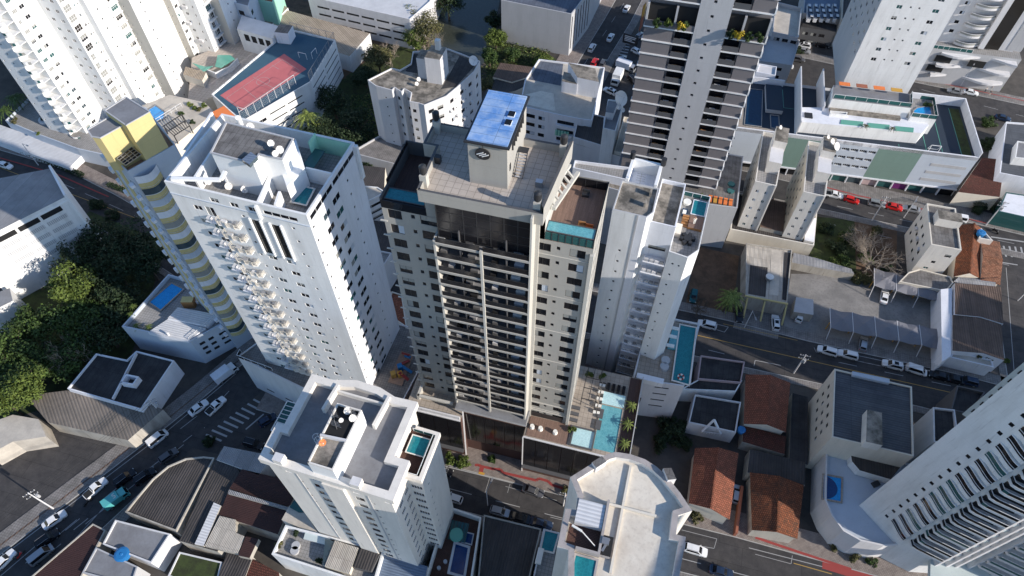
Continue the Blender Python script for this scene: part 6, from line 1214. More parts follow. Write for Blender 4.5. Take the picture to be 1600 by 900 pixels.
pool(B, F.poly((-58.6, 2.8), (-54.3, 2.8), (-53.6, 18.5), (-57.6, 18.5)), zf + .05, 'pool_shade', 'terrace_floor', .2, label='large dark blue pool in shade on the podium roof'); pool(B, F.poly((-51.6, 2.8), (-49.6, 2.8), (-49.6, 8), (-51.6, 8)), zf + .05, 'pool_shade', 'terrace_floor', .25)
g = MB(); g.prism(F.rect(-53, 9, -48.6, 20), zf, zf + 1.2, 'mid_grey_wall', 'court_navy'); B.part('changing_block', g)
g = MB(); g.wallp(F.poly((-69.3, 21.5), (-48, 21.5)), zf, ZK + 1.2, .3, 'cool_white_wall'); g.wallp(F.poly((-45.6, .3), (-44.9, 14), (-44.4, 24)), zf, ZK + 4.5, .3, 'pale_grey_wall'); g.wallp(F.poly((-39.2, 8), (-38.4, 24)), zf, ZK + 4.5, .3, 'pale_grey_wall'); B.part('terrace_wall', g)
# white middle storey, penthouse terrace, jacuzzi
g = MB(); mid = F.poly((-45.0, 2.4), (-14.6, 3.8), (-12.2, 7.6), (-14.0, 9.5), (-39.0, 9.5), (-44.4, 8.5)); g.prism(ccw(mid), zf, ZK + 2.6, 'white_wall', 'cool_white_wall'); B.part('mid_storey', g)
g = MB()
for u0, u1 in ((-35.0, -29.4), (-28.2, -22.8), (-21.4, -16.8)): g.prism(F.poly((u0, 3.4), (u1, 3.6), (u1 + .4, 5.4), (u0 + .4, 5.2)), ZK + 2.6, ZK + 2.75, 'green_glass')
B.part('skylight', g)
g = MB(); g.prism(F.rect(-44, 4.2, -42, 6.2), ZK + 2.6, ZK + 2.9, 'frame_dark'); g.wallp(F.poly((-37.6, 6.2), (-33.4, 6.6), (-33.2, 7.6), (-37.4, 7.4)), ZK + 2.6, ZK + 3.4, .2, 'white_wall', closed=True); B.part('roof_hatch', g)
up = F.poly((-37.8, 9.0), (-18.0, 9.0), (-17.0, 15), (-37.0, 15)); g = MB(); g.prism(ccw(up), ZK, ZK + 6.0, 'white_wall', 'grey_roof'); o = B.part('upper_storey', g)
q = MB(); q.prism(F.rect(-37.4, 7.6, -19.6, 9.0), ZK + 2.6, ZK + 3.3, 'stained_roof'); q.build('gravel_ledge', o)
for k, m in enumerate(('orange_paint', 'brick_red_wall', 'orange_paint', 'ochre')): q = MB(); q.prism(F.rect(-36.2 + k * 4.4, 13.2, -33.4 + k * 4.4, 14.6), ZK + 7.4, ZK + 7.55, m, None, True); q.build('awning', o)
railing(B, F.poly((-37.6, 9.4), (-18.2, 9.4), (-17.4, 14.6)), ZK + 6.0, 1.2, 'frame_white', 'glass_teal', 2.6)
jz = F.poly((-17.4, 8.2), (-11.0, 8.2), (-10.6, 16.2), (-16.8, 16.2)); g = MB(); g.prism(ccw(jz), zf, ZK + 4.0, 'white_wall', 'terrace_floor'); B.part('terrace_block', g)
c = F(-13.6, 9.9); fan = [c + F.u * -2.8 + F.v * -.6, c + F.u * 1.6 + F.v * -.9, c + F.u * 1.7 + F.v * 3.0, c + F.u * .2 + F.v * 2.8, c + F.u * -1.6 + F.v * 2.0, c + F.u * -2.7 + F.v * .6]
pool(B, ccw(fan), ZK + 4.1, 'pool_blue', 'terrace_floor', .3, label='fan shaped bright blue terrace pool'); railing(B, F.poly((-17.3, 8.3), (-11.1, 8.3), (-10.7, 16.0), (-14, 16.1)), ZK + 4, 1.2, 'frame_white', 'glass_teal', 2.0)
B.done(); 
x, y = proj(*F.P(-12.4, 13.6, ZK + 4.5)); bush(x, y, ZK + 4, 1.2, 'tree fern beside the fan shaped blue pool', 'leaf_mid', 450)
for i, (u, v) in enumerate(((-28.8, 3.3), (-22.2, 3.6))): p = F(u, v); place_palm(p.x, p.y, ZK + 2.4, .9, 1.3, ('brownish palm at the left', 'brownish palm at the right')[i] + ' gap between the green skylights', 'palms between the green skylights', 'leaf_olive', 9)
for i, (u, v) in enumerate(((-66.5, 16), (-67.4, 12.4), (-68.2, 5.0), (-68.8, 2.0))): x, y = proj(*F.P(u, v, ZK)); bush(x, y, ZK - .9, .8 if i else 1.5, ('flowering shrub at the far corner of the tan pool deck', 'small shrub halfway along the tan pool deck', 'small palm-like shrub near the front of the pool deck', 'tiny plant at the front corner of the pool deck')[i], 'leaf_bright', 260)
B = Bld('apartment_tower', 'plain white tower with paired windows rising from the top right podium', 'tower'); Fk = Fr(1430, 125, 20.5, -13)
WK = 17.2; pk = 3.0
B.shell(ccw(Fk.poly((-WK, 0), (0, 0), (0, 26), (-WK, 26))), 12, 78, 'white_wall', {0: [(.9, 2.4, 76, 1.1, pk, 20, 'pair') if False else (4.0, 5.3, 72.5, 1.0, pk, 17, 'green'), (7.0, 7.5, 73, .5, pk, 17, 'small'), (9.0, 9.5, 73, .5, pk, 17, 'small'), (12.4, 13.9, 72.5, 1.0, pk, 17, 'green')], 3: [(3 + 4 * j, 4.3 + 4 * j, 72.5, 1.2, pk, 17, 'green') for j in range(6)]}, par=1, mats={3: 'mid_grey_wall'})
B.done()
# curved balcony tower, far top right
B = Bld('apartment_tower', 'grey tower with rounded balconies on a wavy planted base in the top right corner', 'tower'); Fc = Fr(1462, 62, 12, -15)
B.shell(ccw(Fc.poly((0, 0), (22, 0), (30, 20), (0, 20))), 0, 75, 'pale_grey_wall', {0: [(2.2, 3.4, 72, 1, 3, 20, 'dark')]}, par=1)
B.panel(Fc(20, -.1), Fc(24, -.1), 12, 75, 'mid_grey_wall')
for k in range(16):
    z = 12.2 + 3 * k; g = MB(); arc = [Fc(5.0 + 6.8 * j / 10, .2 - 2.1 * math.sin(math.pi * (.18 + .7 * j / 10))) for j in range(11)]; g.prism(ccw([Fc(5.0, 0)] + arc + [Fc(11.8, 0)]), z - .2, z + .5, 'pale_grey_wall', 'terrace_floor', True); o = B.part('balcony', g); q = MB()
    for a, b_ in zip(arc, arc[1:]): q.face([(a.x, a.y, z + .5), (b_.x, b_.y, z + .5), (b_.x, b_.y, z + 1.1), (a.x, a.y, z + 1.1)], 'curtain_glass'); q.bar((a.x, a.y, z + 1.15), (b_.x, b_.y, z + 1.15), .1, .1, 'frame_white')
    q.build('railing', o)
g = MB(); g.prism(Fc.rect(11.8, -1.5, 13.4, 0), 12, 74.5, 'pale_grey_wall'); B.part('pilaster', g); g = MB(); g.prism(Fc.rect(13.4, -.9, 17.6, -.85), 12, 74.5, 'glass_brown', None, True); B.part('glass_front', g)
g = MB(); g.prism(ccw(Fc.poly((-6, -4.4), (24, -3.4), (24, 2), (-6, 2))), 0, 11.6, 'mid_grey_wall', 'terrace_floor'); o = B.part('base_storeys', g)
for k in range(3):
    z = 10.8 - k * 3.6; q = MB(); pts = [Fc(2 + j * 1.5, -4.6 - 1.1 * math.sin(j * .55 + k)) for j in range(15)]
    for a, b_ in zip(pts, pts[1:]): q.prism(ccw([a, b_, b_ + Fc.v * 2.4, a + Fc.v * 2.4]), z - .7, z, 'pale_grey_wall', 'pale_grey_wall', True)
    q.build('wavy_ledge', o)
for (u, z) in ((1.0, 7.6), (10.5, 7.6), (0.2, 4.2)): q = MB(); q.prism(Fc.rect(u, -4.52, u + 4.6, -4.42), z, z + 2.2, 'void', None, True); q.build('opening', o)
B.done(); railing(B, [Fc(-6, -4.2), Fc(5, -3.9), Fc(10, -3.9)], 11.6, 1.1, 'frame_white', 'glass_teal')
for i, (x, y, r, m) in enumerate(((1494, 62, 1.5, 'leaf_olive'), (1500, 116, 1.8, 'leaf_mid'), (1515, 120, 1.6, 'leaf_olive'), (1537, 118, 1.8, 'leaf_olive'), (1560, 132, 1.6, 'leaf_bright'), (1522, 86, 1.0, 'leaf_olive'))): bush(x, y, (11.6, 0, 0, .5, 0, 7)[i], r, ('pinkish-olive shrub on the upper railing terrace', 'green shrub under the wavy ledges, left', 'olive shrub under the wavy ledges, middle', 'shrub in the round concrete planter', 'bright shrub near the white pavement group', 'plants trailing in the middle wavy ledge')[i], m, 420)
# ================================================================== LOWER RIGHT TOWER with curved podium
ZB = 9.0; F = Fr(1348, 785, ZB, -58); TOP = 62
A, Bp, C, D = at(1348, 785, ZB).xy, at(1408, 849, ZB).xy, at(1456, 873, ZB).xy, at(1522, 878, ZB).xy
dA = (Bp - A).normalized(); nA = Vector((dA.y, -dA.x)); dB = (C - Bp).normalized(); nB = Vector((dB.y, -dB.x))
B = Bld('apartment_tower', 'pale tower leaning in from the lower right with bow windows and green-tinted balcony glass', 'tower')
back1 = A + Vector((math.cos(R_(30)), math.sin(R_(30)))) * 24; E1 = D + Vector((13, -8)); E2 = E1 + Vector((math.cos(R_(40)), math.sin(R_(40)))) * 30
poly_ = ccw([A, Bp, C, D, E1, E2, back1]); i0 = min(range(7), key=lambda i: (poly_[i] - A).length); poly_ = poly_[i0:] + poly_[:i0]
B.open(poly_, 0); ptc = 2.72; LA = (Bp - A).length; LB = (C - Bp).length
B.shell(poly_, 0, TOP, 'white_wall', {0: [(3.75, 4.35, 57.6, .75, ptc, 18, 'sdark')], 2: [], 3: [(.6, 5, 57, 1.1, ptc, 18, 'green')]}, par=1, roof='grey_roof')
for k in range(18):
    z = 11.2 + ptc * k
    # bow window between u=5 and u=8.3
    g = MB(); n = 8; arc = [A + dA * (5.0 + (LA - 5.3) * j / n) + nA * (.12 + .95 * math.sin(math.pi * .5 * j / n) ** 1.5) for j in range(n + 1)]
    g.prism(ccw([A + dA * 5.0] + arc + [A + dA * (LA - .2)]), z - .1, z + .7, 'white_wall', 'white_wall', True); o = B.part('bow_window', g); gm = random.choice(['glass_teal', 'glass_dark', 'glass_smoke', 'glass_dark']); q = MB()
    for a, b_ in zip(arc, arc[1:]): q.face([(a.x, a.y, z + .7), (b_.x, b_.y, z + .7), (b_.x, b_.y, z + 1.95), (a.x, a.y, z + 1.95)], gm)
    q.build('glass', o); q = MB()
    for a, b_ in zip(arc, arc[1:]): q.bar((a.x, a.y, z + 1.15), (b_.x, b_.y, z + 1.15), .08, .08, 'frame_white'); q.bar((a.x, a.y, z + .72), (b_.x, b_.y, z + .72), .06, .06, 'frame_white')
    q.prism(ccw([A + dA * 5.0] + arc + [A + dA * (LA - .2)]), z + 1.95, z + 2.1, 'white_wall', None, True); q.build('frame', o)
    # long balcony on the next face
    g = MB(); q0 = Bp + dB * .4; q1 = C + dB * .6; ou = nB * 1.1
    pts = [q0, q0 + dA * .5 + ou * .6, q0 + dB * 1.2 + ou, q1 + ou, q1]; g.prism(ccw(pts), z - .15, z + .45, 'white_wall', 'white_wall', True); o = B.part('balcony', g); q = MB()
    for a, b_ in zip(pts[:-1], pts[1:-1]): q.face([(a.x, a.y, z + .5), (b_.x, b_.y, z + .5), (b_.x, b_.y, z + 1.25), (a.x, a.y, z + 1.25)], random.choice(['glass_teal', 'glass_dark', 'glass_smoke', 'glass_dark'])); q.bar((a.x, a.y, z + 1.28), (b_.x, b_.y, z + 1.28), .08, .08, 'frame_white')
    q.build('balcony_glass', o); g = MB(); w0 = Bp + dB * .6 + nB * .04; w1 = C + nB * .04; g.face([(w0.x, w0.y, z + .3), (w1.x, w1.y, z + .3), (w1.x, w1.y, z + 2.1), (w0.x, w0.y, z + 2.1)], 'glass_dark'); g.build('balcony_door', o)
    # far right stack
    g = MB(); q0 = D - Vector((1.0, .2)); q1 = E1; ou = Vector((.05, -1.3)); g.prism(ccw([q0, q0 + ou, q1 + ou, q1]), z - .15, z + .5, 'pale_grey_wall', 'white_wall', True); o = B.part('balcony', g); q = MB(); a, b_ = q0 + ou, q1 + ou; q.face([(a.x, a.y, z + .5), (b_.x, b_.y, z + .5), (b_.x, b_.y, z + 1.2), (a.x, a.y, z + 1.2)], 'glass_teal'); q.bar((a.x, a.y, z + 1.25), (b_.x, b_.y, z + 1.25), .08, .08, 'frame_white'); q.build('balcony_glass', o)
    # service core strip between them
    for j in (.2, .42, .64): c = C.lerp(D, j); g = MB(); g.box((c.x, c.y - .35, z), 1.0, .9, .9, 'white_wall' if j == .42 else 'aqua_pale_wall', -4, 'pale_grey_wall'); B.part('service_box', g)
for j in (.08, .34, .56, .86): g = MB(); c = C.lerp(D, j); g.box((c.x, c.y - .5, 8), .45, 1.2, TOP - 9, 'pale_grey_wall', -4); B.part('pilaster', g)
c = at(1503, 647, 24).xy; g = MB(); g.prism(ccw([c, c + Vector((2.2, -2.6)), c + Vector((12, 3)), c + Vector((9, 6))]), 24, 58, 'aqua_pale_wall', None, True); [g.box((*(c + Vector((.55, -.75))), 26 + 2.72 * j), .7, .15, 1.0, 'void', -50) for j in range(11)]; o = B.part('rear_wing', g)
g = MB(); arc = [D + Vector((-8.5 + j * 1.0, -2.6 - .9 * math.sin(j * .33))) for j in range(12)]; g.prism(ccw([C] + arc + [D]), 7.6, 8.6, 'aqua_pale_wall', None, True); B.part('entrance_canopy', g)
B.done()
B = Bld('podium_building', 'curved cream podium with a round blue pool wrapping the lower right tower', 'podium'); ZQ = 8.0
pd = [at(x, y, ZQ) .xy for x, y in ((1291, 688), (1289, 780), (1300, 806), (1318, 830), (1345, 845), (1380, 853), (1409, 851), (1450, 800), (1440, 730))]
pdc = ccw(pd); B.shell(pdc, 0, ZQ, 'pale_grey_wall', {}, par=.7, roof='blue_grey_wall', th=.3, floor='x')
pool(B, pxp(ZQ, (1289, 741), (1316, 746), (1315, 782), (1288, 777)), ZQ - .55, 'pool_blue', 'deck_stone', .35, label='square pool basin with a round deep end'); g = MB(); c = at(1289, 759, ZQ); g.face([(c.x + 2.5 * math.cos(t), c.y + 2.3 * math.sin(t), ZQ - .5) for t in [R_(-15 - 88 + 176 * j / 16) for j in range(17)]], 'pool_navy'); B.part('pool_deep_end', g)
g = MB(); a = [at(x, y, ZQ + .6).xy for x, y in ((1322, 685), (1328, 724), (1340, 738), (1388, 752), (1420, 712))]; g.prism(ccw(a), ZQ - .6, ZQ + 1.6, 'white_wall', 'dark_sheet'); B.part('gym_block', g); g = MB(); g.box((*at(1312, 705, ZQ).xy, ZQ - .6), 1.5, 1.2, .8, 'cloth_white', 40); B.part('garden_sofa', g); g = MB(); g.box((*at(1370, 755, ZQ).xy, ZQ - .7), 1.4, 1.0, .5, 'frame_dark', 20); B.part('garden_table', g)
B.done()
for x in range(2): g = MB(); p = at(1310 + 40 * x, 868 + 12 * x, 1); 
bush(1335, 868, 0, 1.4, 'reddish hedge at the base of the curved podium', 'leaf_olive', 500); bush(1300, 852, 0, 1.2, 'dry shrubs in the kerbside bed by the curved podium', 'leaf_olive', 400); bush(1362, 876, 0, 1.3, 'shrubs beside the podium entrance ramp', 'leaf_mid', 400)
# ================================================================== LOWER BUILDINGS
def low(name, label, z, pts, m, roof, par=0, fac=None, z0=0, cat='building', th=.25, first=None, mats=None, px=True, done=True):
    B = Bld(name, label, cat); P_ = ccw([at(x, y, z).xy for x, y in pts]); f = at(*(first or pts[0]), z).xy; i = min(range(len(P_)), key=lambda k: (P_[k] - f).length); P_ = P_[i:] + P_[:i]
    B.shell(P_, z0, z, m, fac or {}, par=par, roof=roof, th=th, mats=mats)
    if done: B.done()
    B.pl = P_; return B
def gable(name, label, z, h, pts, wall, tile, cat='house', dz=.12, two=None):
    """four roof corners (eaves, px); ridge runs between the middles of sides 0-3 and 1-2... i.e. along pts0->pts1 direction"""
    P_ = [at(x, y, z) for x, y in pts]; c = sum(P_, Vector()) / 4; t = thing(name, label, cat, (c.x, c.y, 0)); q = ccw([p.xy for p in P_]); g = MB(); g.prism(inset(q, .35), 0, z - .05, wall); g.build('wall', t)
    a = (P_[0] + P_[3]) / 2 + Vector((0, 0, h)); b_ = (P_[1] + P_[2]) / 2 + Vector((0, 0, h)); g = MB(); dn = Vector((0, 0, -dz))
    for s in ((P_[0], P_[1], b_, a), (P_[3], a, b_, P_[2])):
        g.face(s, tile); g.face([p + dn for p in s], tile)
    for s in ((P_[0], P_[1]), (P_[1], b_), (b_, P_[2]), (P_[2], P_[3]), (P_[3], a), (a, P_[0])): g.face([s[0], s[1], s[1] + dn, s[0] + dn], tile)
    for tri in ((P_[0], P_[3], a), (P_[1], P_[2], b_)): g.face([tri[0] + dn, tri[1] + dn, tri[2] + dn], wall)
    g.build('roof', t); g = MB(); g.bar(a + Vector((0, 0, .04)), b_ + Vector((0, 0, .04)), .28, .12, tile); g.build('ridge_cap', t); return t
# apartment block behind, left of the blue roof
ZA = 26.0; F = Fr(608, 225, 8, -15)
B = Bld('apartment_block', 'weathered grey-white apartment block with stepped corners and several small roofs behind the blue membrane', 'apartment block')
fa = Fr(587, 134, ZA, -15)
bp = [(0, 0), (4.6, -.6), (4.9, .6), (7.2, -.6), (7.4, .8), (9.6, -.2), (10.4, -3.6), (12.8, -3.6), (14.4, -4.0), (18.6, .8), (20.2, 5.0), (22.4, 12.0), (22.6, 16.8), (16.7, 18.7), (12.8, 19.8), (4.1, 16.2), (5.4, 11.1), (3.6, 7.8), (1.2, 8.0), (-2.9, 1.7)]
w3 = lambda *c: [(a, b_, 22.8, h, 2.95, 7, s) for a, b_, h, s in c]
P_ = fa.poly(*bp); L9 = (P_[10] - P_[9]).length; 
B.shell(P_, 0, ZA, 'pale_grey_wall', {0: w3((2.2, 2.7, .5, 'small')), 2: w3((.7, 1.6, 1.0, 'dark')), 4: w3((.6, 1.5, 1.0, 'dark')), 6: w3((.6, 1.5, 1.0, 'dark')), 8: w3((1, 2.5, 1.1, 'dark'), (3.6, 5.2, 1.1, 'dark')), 9: w3((1.2, 2.5, 1.1, 'dark'), (3.3, 3.7, .5, 'small')), 10: w3((.8, 2.3, 1.1, 'dark'), (3, 3.4, .5, 'small'), (4.6, 6.0, 1.1, 'dark')), 11: w3((1.2, 2.6, 1.1, 'dark'))}, par=.4, roof='stained_roof', th=.2, cap='pale_grey_wall', mats={3: 'white_wall'})
g = MB(); g.prism(fa.rect(9.2, 6.4, 11.6, 10.2), ZA - .4, ZA + 5.5, 'pale_grey_wall', 'stained_roof'); g.prism(fa.poly((12.0, 5.2), (16.0, 5.2), (16.0, 10.5), (12.0, 10.5)), ZA - .4, ZA + 7.0, 'pale_grey_wall', 'stained_roof'); g.prism(fa.rect(13.6, 8.8, 14.8, 10.0), ZA + 7, ZA + 9.6, 'cream_light'); B.part('stair_tower', g)
g = MB(); g.face([fa.P(u, v, ZA - .38) for u, v in ((5, 8), (12, 8), (12.6, 19), (4.6, 15.6))], 'felt_roof'); g.face([fa.P(u, v, ZA - .37) for u, v in ((16.2, 3.5), (19.6, 5.4), (21.9, 16), (16.6, 18))], 'felt_roof'); B.part('dark_roofing', g)
for k in range(6): 
    for j in (10, 9): g = MB(); a = P_[j].lerp(P_[j + 1], .22 + .5 * (k % 2)); g.box((a.x + .3, a.y - .35, 20.6 - 2.95 * k), .8, .55, .6, 'white_wall', 60); B.part('air_conditioner', g)
B.done(); dish(739, 95, ZA - .4, 1.3, 'big mesh dish on the dark roof of the grey-white apartment block', 1.2); dish(654, 124, ZA - .4, .55, 'small dish in front of the stair tower, upper of two'); dish(651, 131, ZA - .4, .5, 'small dish in front of the stair tower, lower of two')
B = low('podium_building', 'triangular paved podium corner below the grey-white apartment block', 8, [(547, 238), (640, 262), (650, 215), (592, 212)], 'mid_grey_wall', 'sidewalk', .6)
# block with green awning and roof clutter, right of the blue roof
ZB_ = 16; B = low('apartment_block', 'low apartment block with a green awning balcony just right of the blue membrane roof', ZB_, [(812, 165), (868, 178), (908, 186), (925, 188), (945, 105), (905, 100), (842, 92), (820, 125)], 'cool_white_wall', 'concrete_roof', .5, {0: [(1.4, 4.4, 12.8, 1.2, 2.9, 4, 'dark'), (5.4, 7.2, 12.8, 1.2, 2.9, 4, 'dark')], 1: [(.6, 5.2, 12.6, 1.6, 2.9, 4, 'dark')], 2: [(.8, 2.0, 12.8, 1, 2.9, 4, 'dark')]}, done=False)
g = MB(); a, b_ = at(868, 208, 10).xy, at(884, 213, 10).xy; F = Fr(868, 205, 10.4, -15)
for k in range(9): g.prism(F.rect(k * .42, -.7, k * .42 + .4, -.2), 9.6, 11.2, 'green_glass' if k % 2 else 'mint_wall', None, True)
B.part('green_awning', g)
for z in (13.4, 10.5, 7.6, 4.7): g = MB(); a = at(868, 178, 16).xy; q = [a, at(908, 186, 16).xy]; d = (q[1] - q[0]).normalized(); n = Vector((d.y, -d.x)); g.prism(ccw([q[0] + d * .3, q[1] - d * .3, q[1] - d * .3 + n * .8, q[0] + d * .3 + n * .8]), z - 1.3, z - .3, 'cool_white_wall', None, True); B.part('balcony', g)
g = MB(); g.prism(pxp(21, (888, 98), (930, 107), (936, 128), (902, 121)), 15, 21, 'cool_white_wall', 'stained_roof'); B.part('tank_room', g); g = MB(); g.prism(pxp(19, (881, 112), (903, 117), (902, 132), (878, 127)), 15, 19, 'cool_white_wall', 'stained_roof'); B.part('stair_room', g)
g = MB(); g.face([tuple(at(x, y, 15.53)) for x, y in ((845, 95), (880, 100), (876, 134), (826, 124))], 'slate_blue_roof'); B.part('dark_roofing', g); g = MB(); g.face([tuple(at(x, y, 15.54)) for x, y in ((812, 150), (845, 142), (865, 146), (868, 174), (818, 162))], 'cream_roof'); B.part('pale_roofing', g)
B.done()
low('house', 'dark brown roofed house behind the blue membrane roof', 5, [(770, 125), (830, 112), (842, 125), (805, 142), (768, 150)], 'cream_wall', 'dark_sheet'); low('house', 'brown hipped roof beside the river shrubs', 5.5, [(782, 98), (842, 106), (838, 116), (800, 128), (770, 120)], 'cream_wall', 'brown_sheet')
low('warehouse', 'weathered pale sheet roof behind the beige tower', 12, [(888, 222), (1010, 256), (1020, 232), (900, 204)], 'pale_grey_wall', 'pale_sheet'); low('warehouse', 'tan sheet roof with a rounded corner beside the grey tower', 13, [(960, 236), (1010, 249), (1020, 190), (975, 182)], 'cream_wall', 'pale_sheet', .4)
low('low_building', 'black ribbed roof with two pale patches behind the beige tower', 14, [(896, 214), (942, 228), (945, 182), (906, 173)], 'pale_grey_wall', 'dark_sheet', .3)
B = low('apartment_block', 'narrow white block with dishes on its little roof left of the grey tower', 20, [(942, 200), (962, 205), (975, 158), (950, 155)], 'white_wall', 'grey_roof', .6, done=False); g = MB(); g.prism(pxp(21, (950, 160), (965, 163), (958, 180), (946, 178)), 19, 21.6, 'cool_white_wall', 'grey_roof'); B.part('roof_unit', g); B.done()
dish(969, 154, 20, 2.0, 'very big cream dish on top of the narrow white block', 1.8); dish(966, 166, 20, .9, 'medium dish next to the very big cream one', .9); dish(973, 172, 20, .6, 'smallest dish on the narrow white block', .7)
low('low_building', 'low white roof with curved end behind the right terrace of the beige tower', 22, [(895, 262), (985, 282), (990, 262), (898, 250)], 'cool_white_wall', 'terrace_floor', .8); low('low_building', 'dirty flat roof squeezed between the beige tower and the white slab', 20, [(940, 290), (975, 300), (985, 275), (940, 268)], 'mid_grey_wall', 'stained_roof', .4)
# top edge
B = low('office_building', 'plain grey building with ribbed white side at the top edge by the river', 15, [(783, 0), (893, 22), (925, -20), (960, -90), (783, -110)], 'mid_grey_wall', 'slate_blue_roof', 1.0, {1: [(.8 + j * 2.4, 1.5 + j * 2.4, 2, 11.5, 3, 1, 'tall') for j in range(9)]}, th=.3)
low('warehouse', 'long tan sheet-roofed shed in the sandy yard behind the ball court', 6, [(546, 88), (578, 52), (420, 8), (395, 35)], 'white_wall', 'tan_sheet', 0); low('warehouse', 'tan open-sided roof at the top left of the yard', 6.5, [(385, 38), (415, 48), (450, 12), (410, -10)], 'white_wall', 'tan_sheet')
B = low('factory', 'long white factory with rows of dark slots along the top edge', 11, [(480, -6), (640, 30), (672, 2), (690, -40), (520, -60)], 'pale_grey_wall', 'white_sheet', .4, {0: [(3 + 5.5 * j, 7.6 + 5.5 * j, 7.6, .7, 2.7, 3, 'void') for j in range(7)]}, first=(480, -6))
low('apartment_block', 'mint and white block with an orange roof behind the white stepped tower', 14, [(398, -2), (426, 4), (436, -30), (395, -40)], 'mint_wall', 'red_tile', .3); low('apartment_block', 'grey balcony block peeking out right of the white stepped tower', 18, [(366, 4), (388, 10), (400, -30), (362, -40)], 'blue_grey_wall', 'grey_roof', .5, {0: [(.6, 2.6, 20, 1.5, 2.9, 7, 'dark')], 1: [(1, 3, 20, 1.5, 2.9, 7, 'dark')]})
# upper right blocks around the car yard
ybl = (('office_building', 'low grey block with a sandy roof terrace above the car yard', 9, [(1207, 50), (1248, 58), (1253, 12), (1212, 2)], 'mid_grey_wall', 'concrete_roof', 1.2), ('office_building', 'blue-grey sawtooth-roofed workshop at the top edge', 8, [(1255, 20), (1312, 30), (1322, -20), (1260, -30)], 'mid_grey_wall', 'blue_sheet', .6), ('warehouse', 'dark flat canopy over the car yard bays', 6, [(1252, 42), (1306, 50), (1308, 30), (1256, 24)], 'dark_grey_wall', 'felt_roof', 0), ('office_building', 'brown roofed block at the top edge left of the plain white tower', 10, [(1315, 30), (1345, 34), (1350, -15), (1318, -20)], 'dirty_wall', 'dark_sheet', .4), ('office_building', 'grey two-storey block with window bands beside the car yard', 7, [(1183, 94), (1238, 102), (1250, 62), (1200, 55)], 'mid_grey_wall', 'mid_grey_wall', .8), ('office_building', 'pale low building right of the car yard', 5, [(1310, 50), (1345, 54), (1348, 38), (1312, 34)], 'pale_grey_wall', 'pale_grey_wall', .5))
for a in ybl: low(a[0], a[1], a[2], a[3], a[4], a[5], a[6], {0: [(1 + 2.6 * j, 2.8 + 2.6 * j, a[2] - 2.6, 1.1, 2.8, 2, 'dark') for j in range(3)]})
for i in range(5): 
    p = at(1265 + i * 10, 16, 9.2); t = thing('rooftop_skylight', 'sawtooth roof light %s on the blue-grey workshop' % ('first from the left', 'second from the left', 'in the middle', 'fourth from the left', 'last on the right')[i], 'skylight', (p.x, p.y, 8)); g = MB(); g.box((p.x, p.y, 7.6), 1.1, 9, 1.3, 'pale_grey_wall', -15, 'slate_blue_roof'); g.build('housing', t); g = MB(); [g.box((p.x + k * .4, p.y - 3 + 3 * k, 8.9), .9, 1.6, .3, 'glass_dark', -15, 'white_sheet') for k in (0, 1, 2)]; g.build('vent', t)
low('low_building', 'curved entrance pavilion with a dark triangle window beside the pool podium', 16, [(1181, 112), (1212, 118), (1214, 104), (1186, 99)], 'cool_white_wall', 'pale_grey_wall', .4)
low('house', 'dark red-brown tiled roof right of the green and white podium', 5, [(1497, 300), (1562, 308), (1570, 250), (1535, 246)], 'cream_wall', 'brown_tile'); B = low('low_building', 'grey flat roof with a white side wall at the right edge', 8, [(1562, 270), (1640, 285), (1640, 195), (1572, 190)], 'cool_white_wall', 'dark_metal_roof', .5); low('low_building', 'white box room on the grey roof at the right edge', 10, [(1586, 246), (1620, 250), (1622, 225), (1590, 220)], 'white_wall', 'grey_roof', .3, z0=7.5)
low('shop_building', 'glass-fronted shop with a white canopy at the right edge of the back street', 5, [(1560, 330), (1640, 348), (1640, 310), (1572, 300)], 'glass_teal', 'cool_white_wall', .2)
# twin cream towers on their base
ZV = 20.0; F = Fr(1180, 283, ZV, -18); win = lambda a: [(a, a + .75, 16.6, .85, 2.93, 5, 'green'), (a + 2.1, a + 2.85, 16.6, .85, 2.93, 5, 'green')]
for nm, u0, lab in (('a', 0, 'left one of the twin narrow cream towers with small square windows'), ('b', 11.1, 'right one of the twin narrow cream towers, its tank room ringed by dishes')):
    B = Bld('apartment_tower', lab, 'tower'); B.shell(F.poly((u0, 0), (u0 + 5.0, 0), (u0 + 5.6, 18.5), (u0, 18.5)), 3.5, ZV, 'cream_light', {0: win(.9), 3: [(2 + 3 * j, 3 + 3 * j, 16.4, 1, 2.93, 5, 'dark') for j in range(5)], 1: [(3 + 4 * j, 4 + 4 * j, 16.4, 1, 2.93, 5, 'dark') for j in range(4)]}, par=1.0, roof='terrace_floor', th=.2, mats={3: 'dirty_wall' if nm == 'a' else 'cream_wall', 1: 'cream_wall'})
    g = MB(); g.prism(F.rect(u0 + 2.0, 4.9, u0 + 5.0, 12.6), ZV - 1, ZV + 2.6, 'cream_light', 'pale_grey_wall'); g.prism(F.rect(u0 + 2.2, 10.2, u0 + 5.2, 15.6), ZV - 1, ZV + 4.6, 'cream_light', 'stained_roof'); B.part('tank_room', g); g = MB(); g.prism(F.rect(u0 + 4.5, -.25, u0 + 4.75, 0), 3.5, ZV, 'mid_grey_wall'); B.part('drain_pipe', g)
    B.done(); x, y = proj(*F.P(u0 + 4.4, 13.4, ZV + 5)); 
    for k in range(3 if nm == 'b' else 1): x, y = proj(*F.P(u0 + 3 + k, 14.6 - k * 1.4, ZV + 5.2)); dish(x, y, ZV + 4.6, .5 + .25 * k, ('back', 'middle', 'front and largest')[k] + ' dish on the tank room of the ' + ('left' if nm == 'a' else 'right') + ' twin tower', .6)
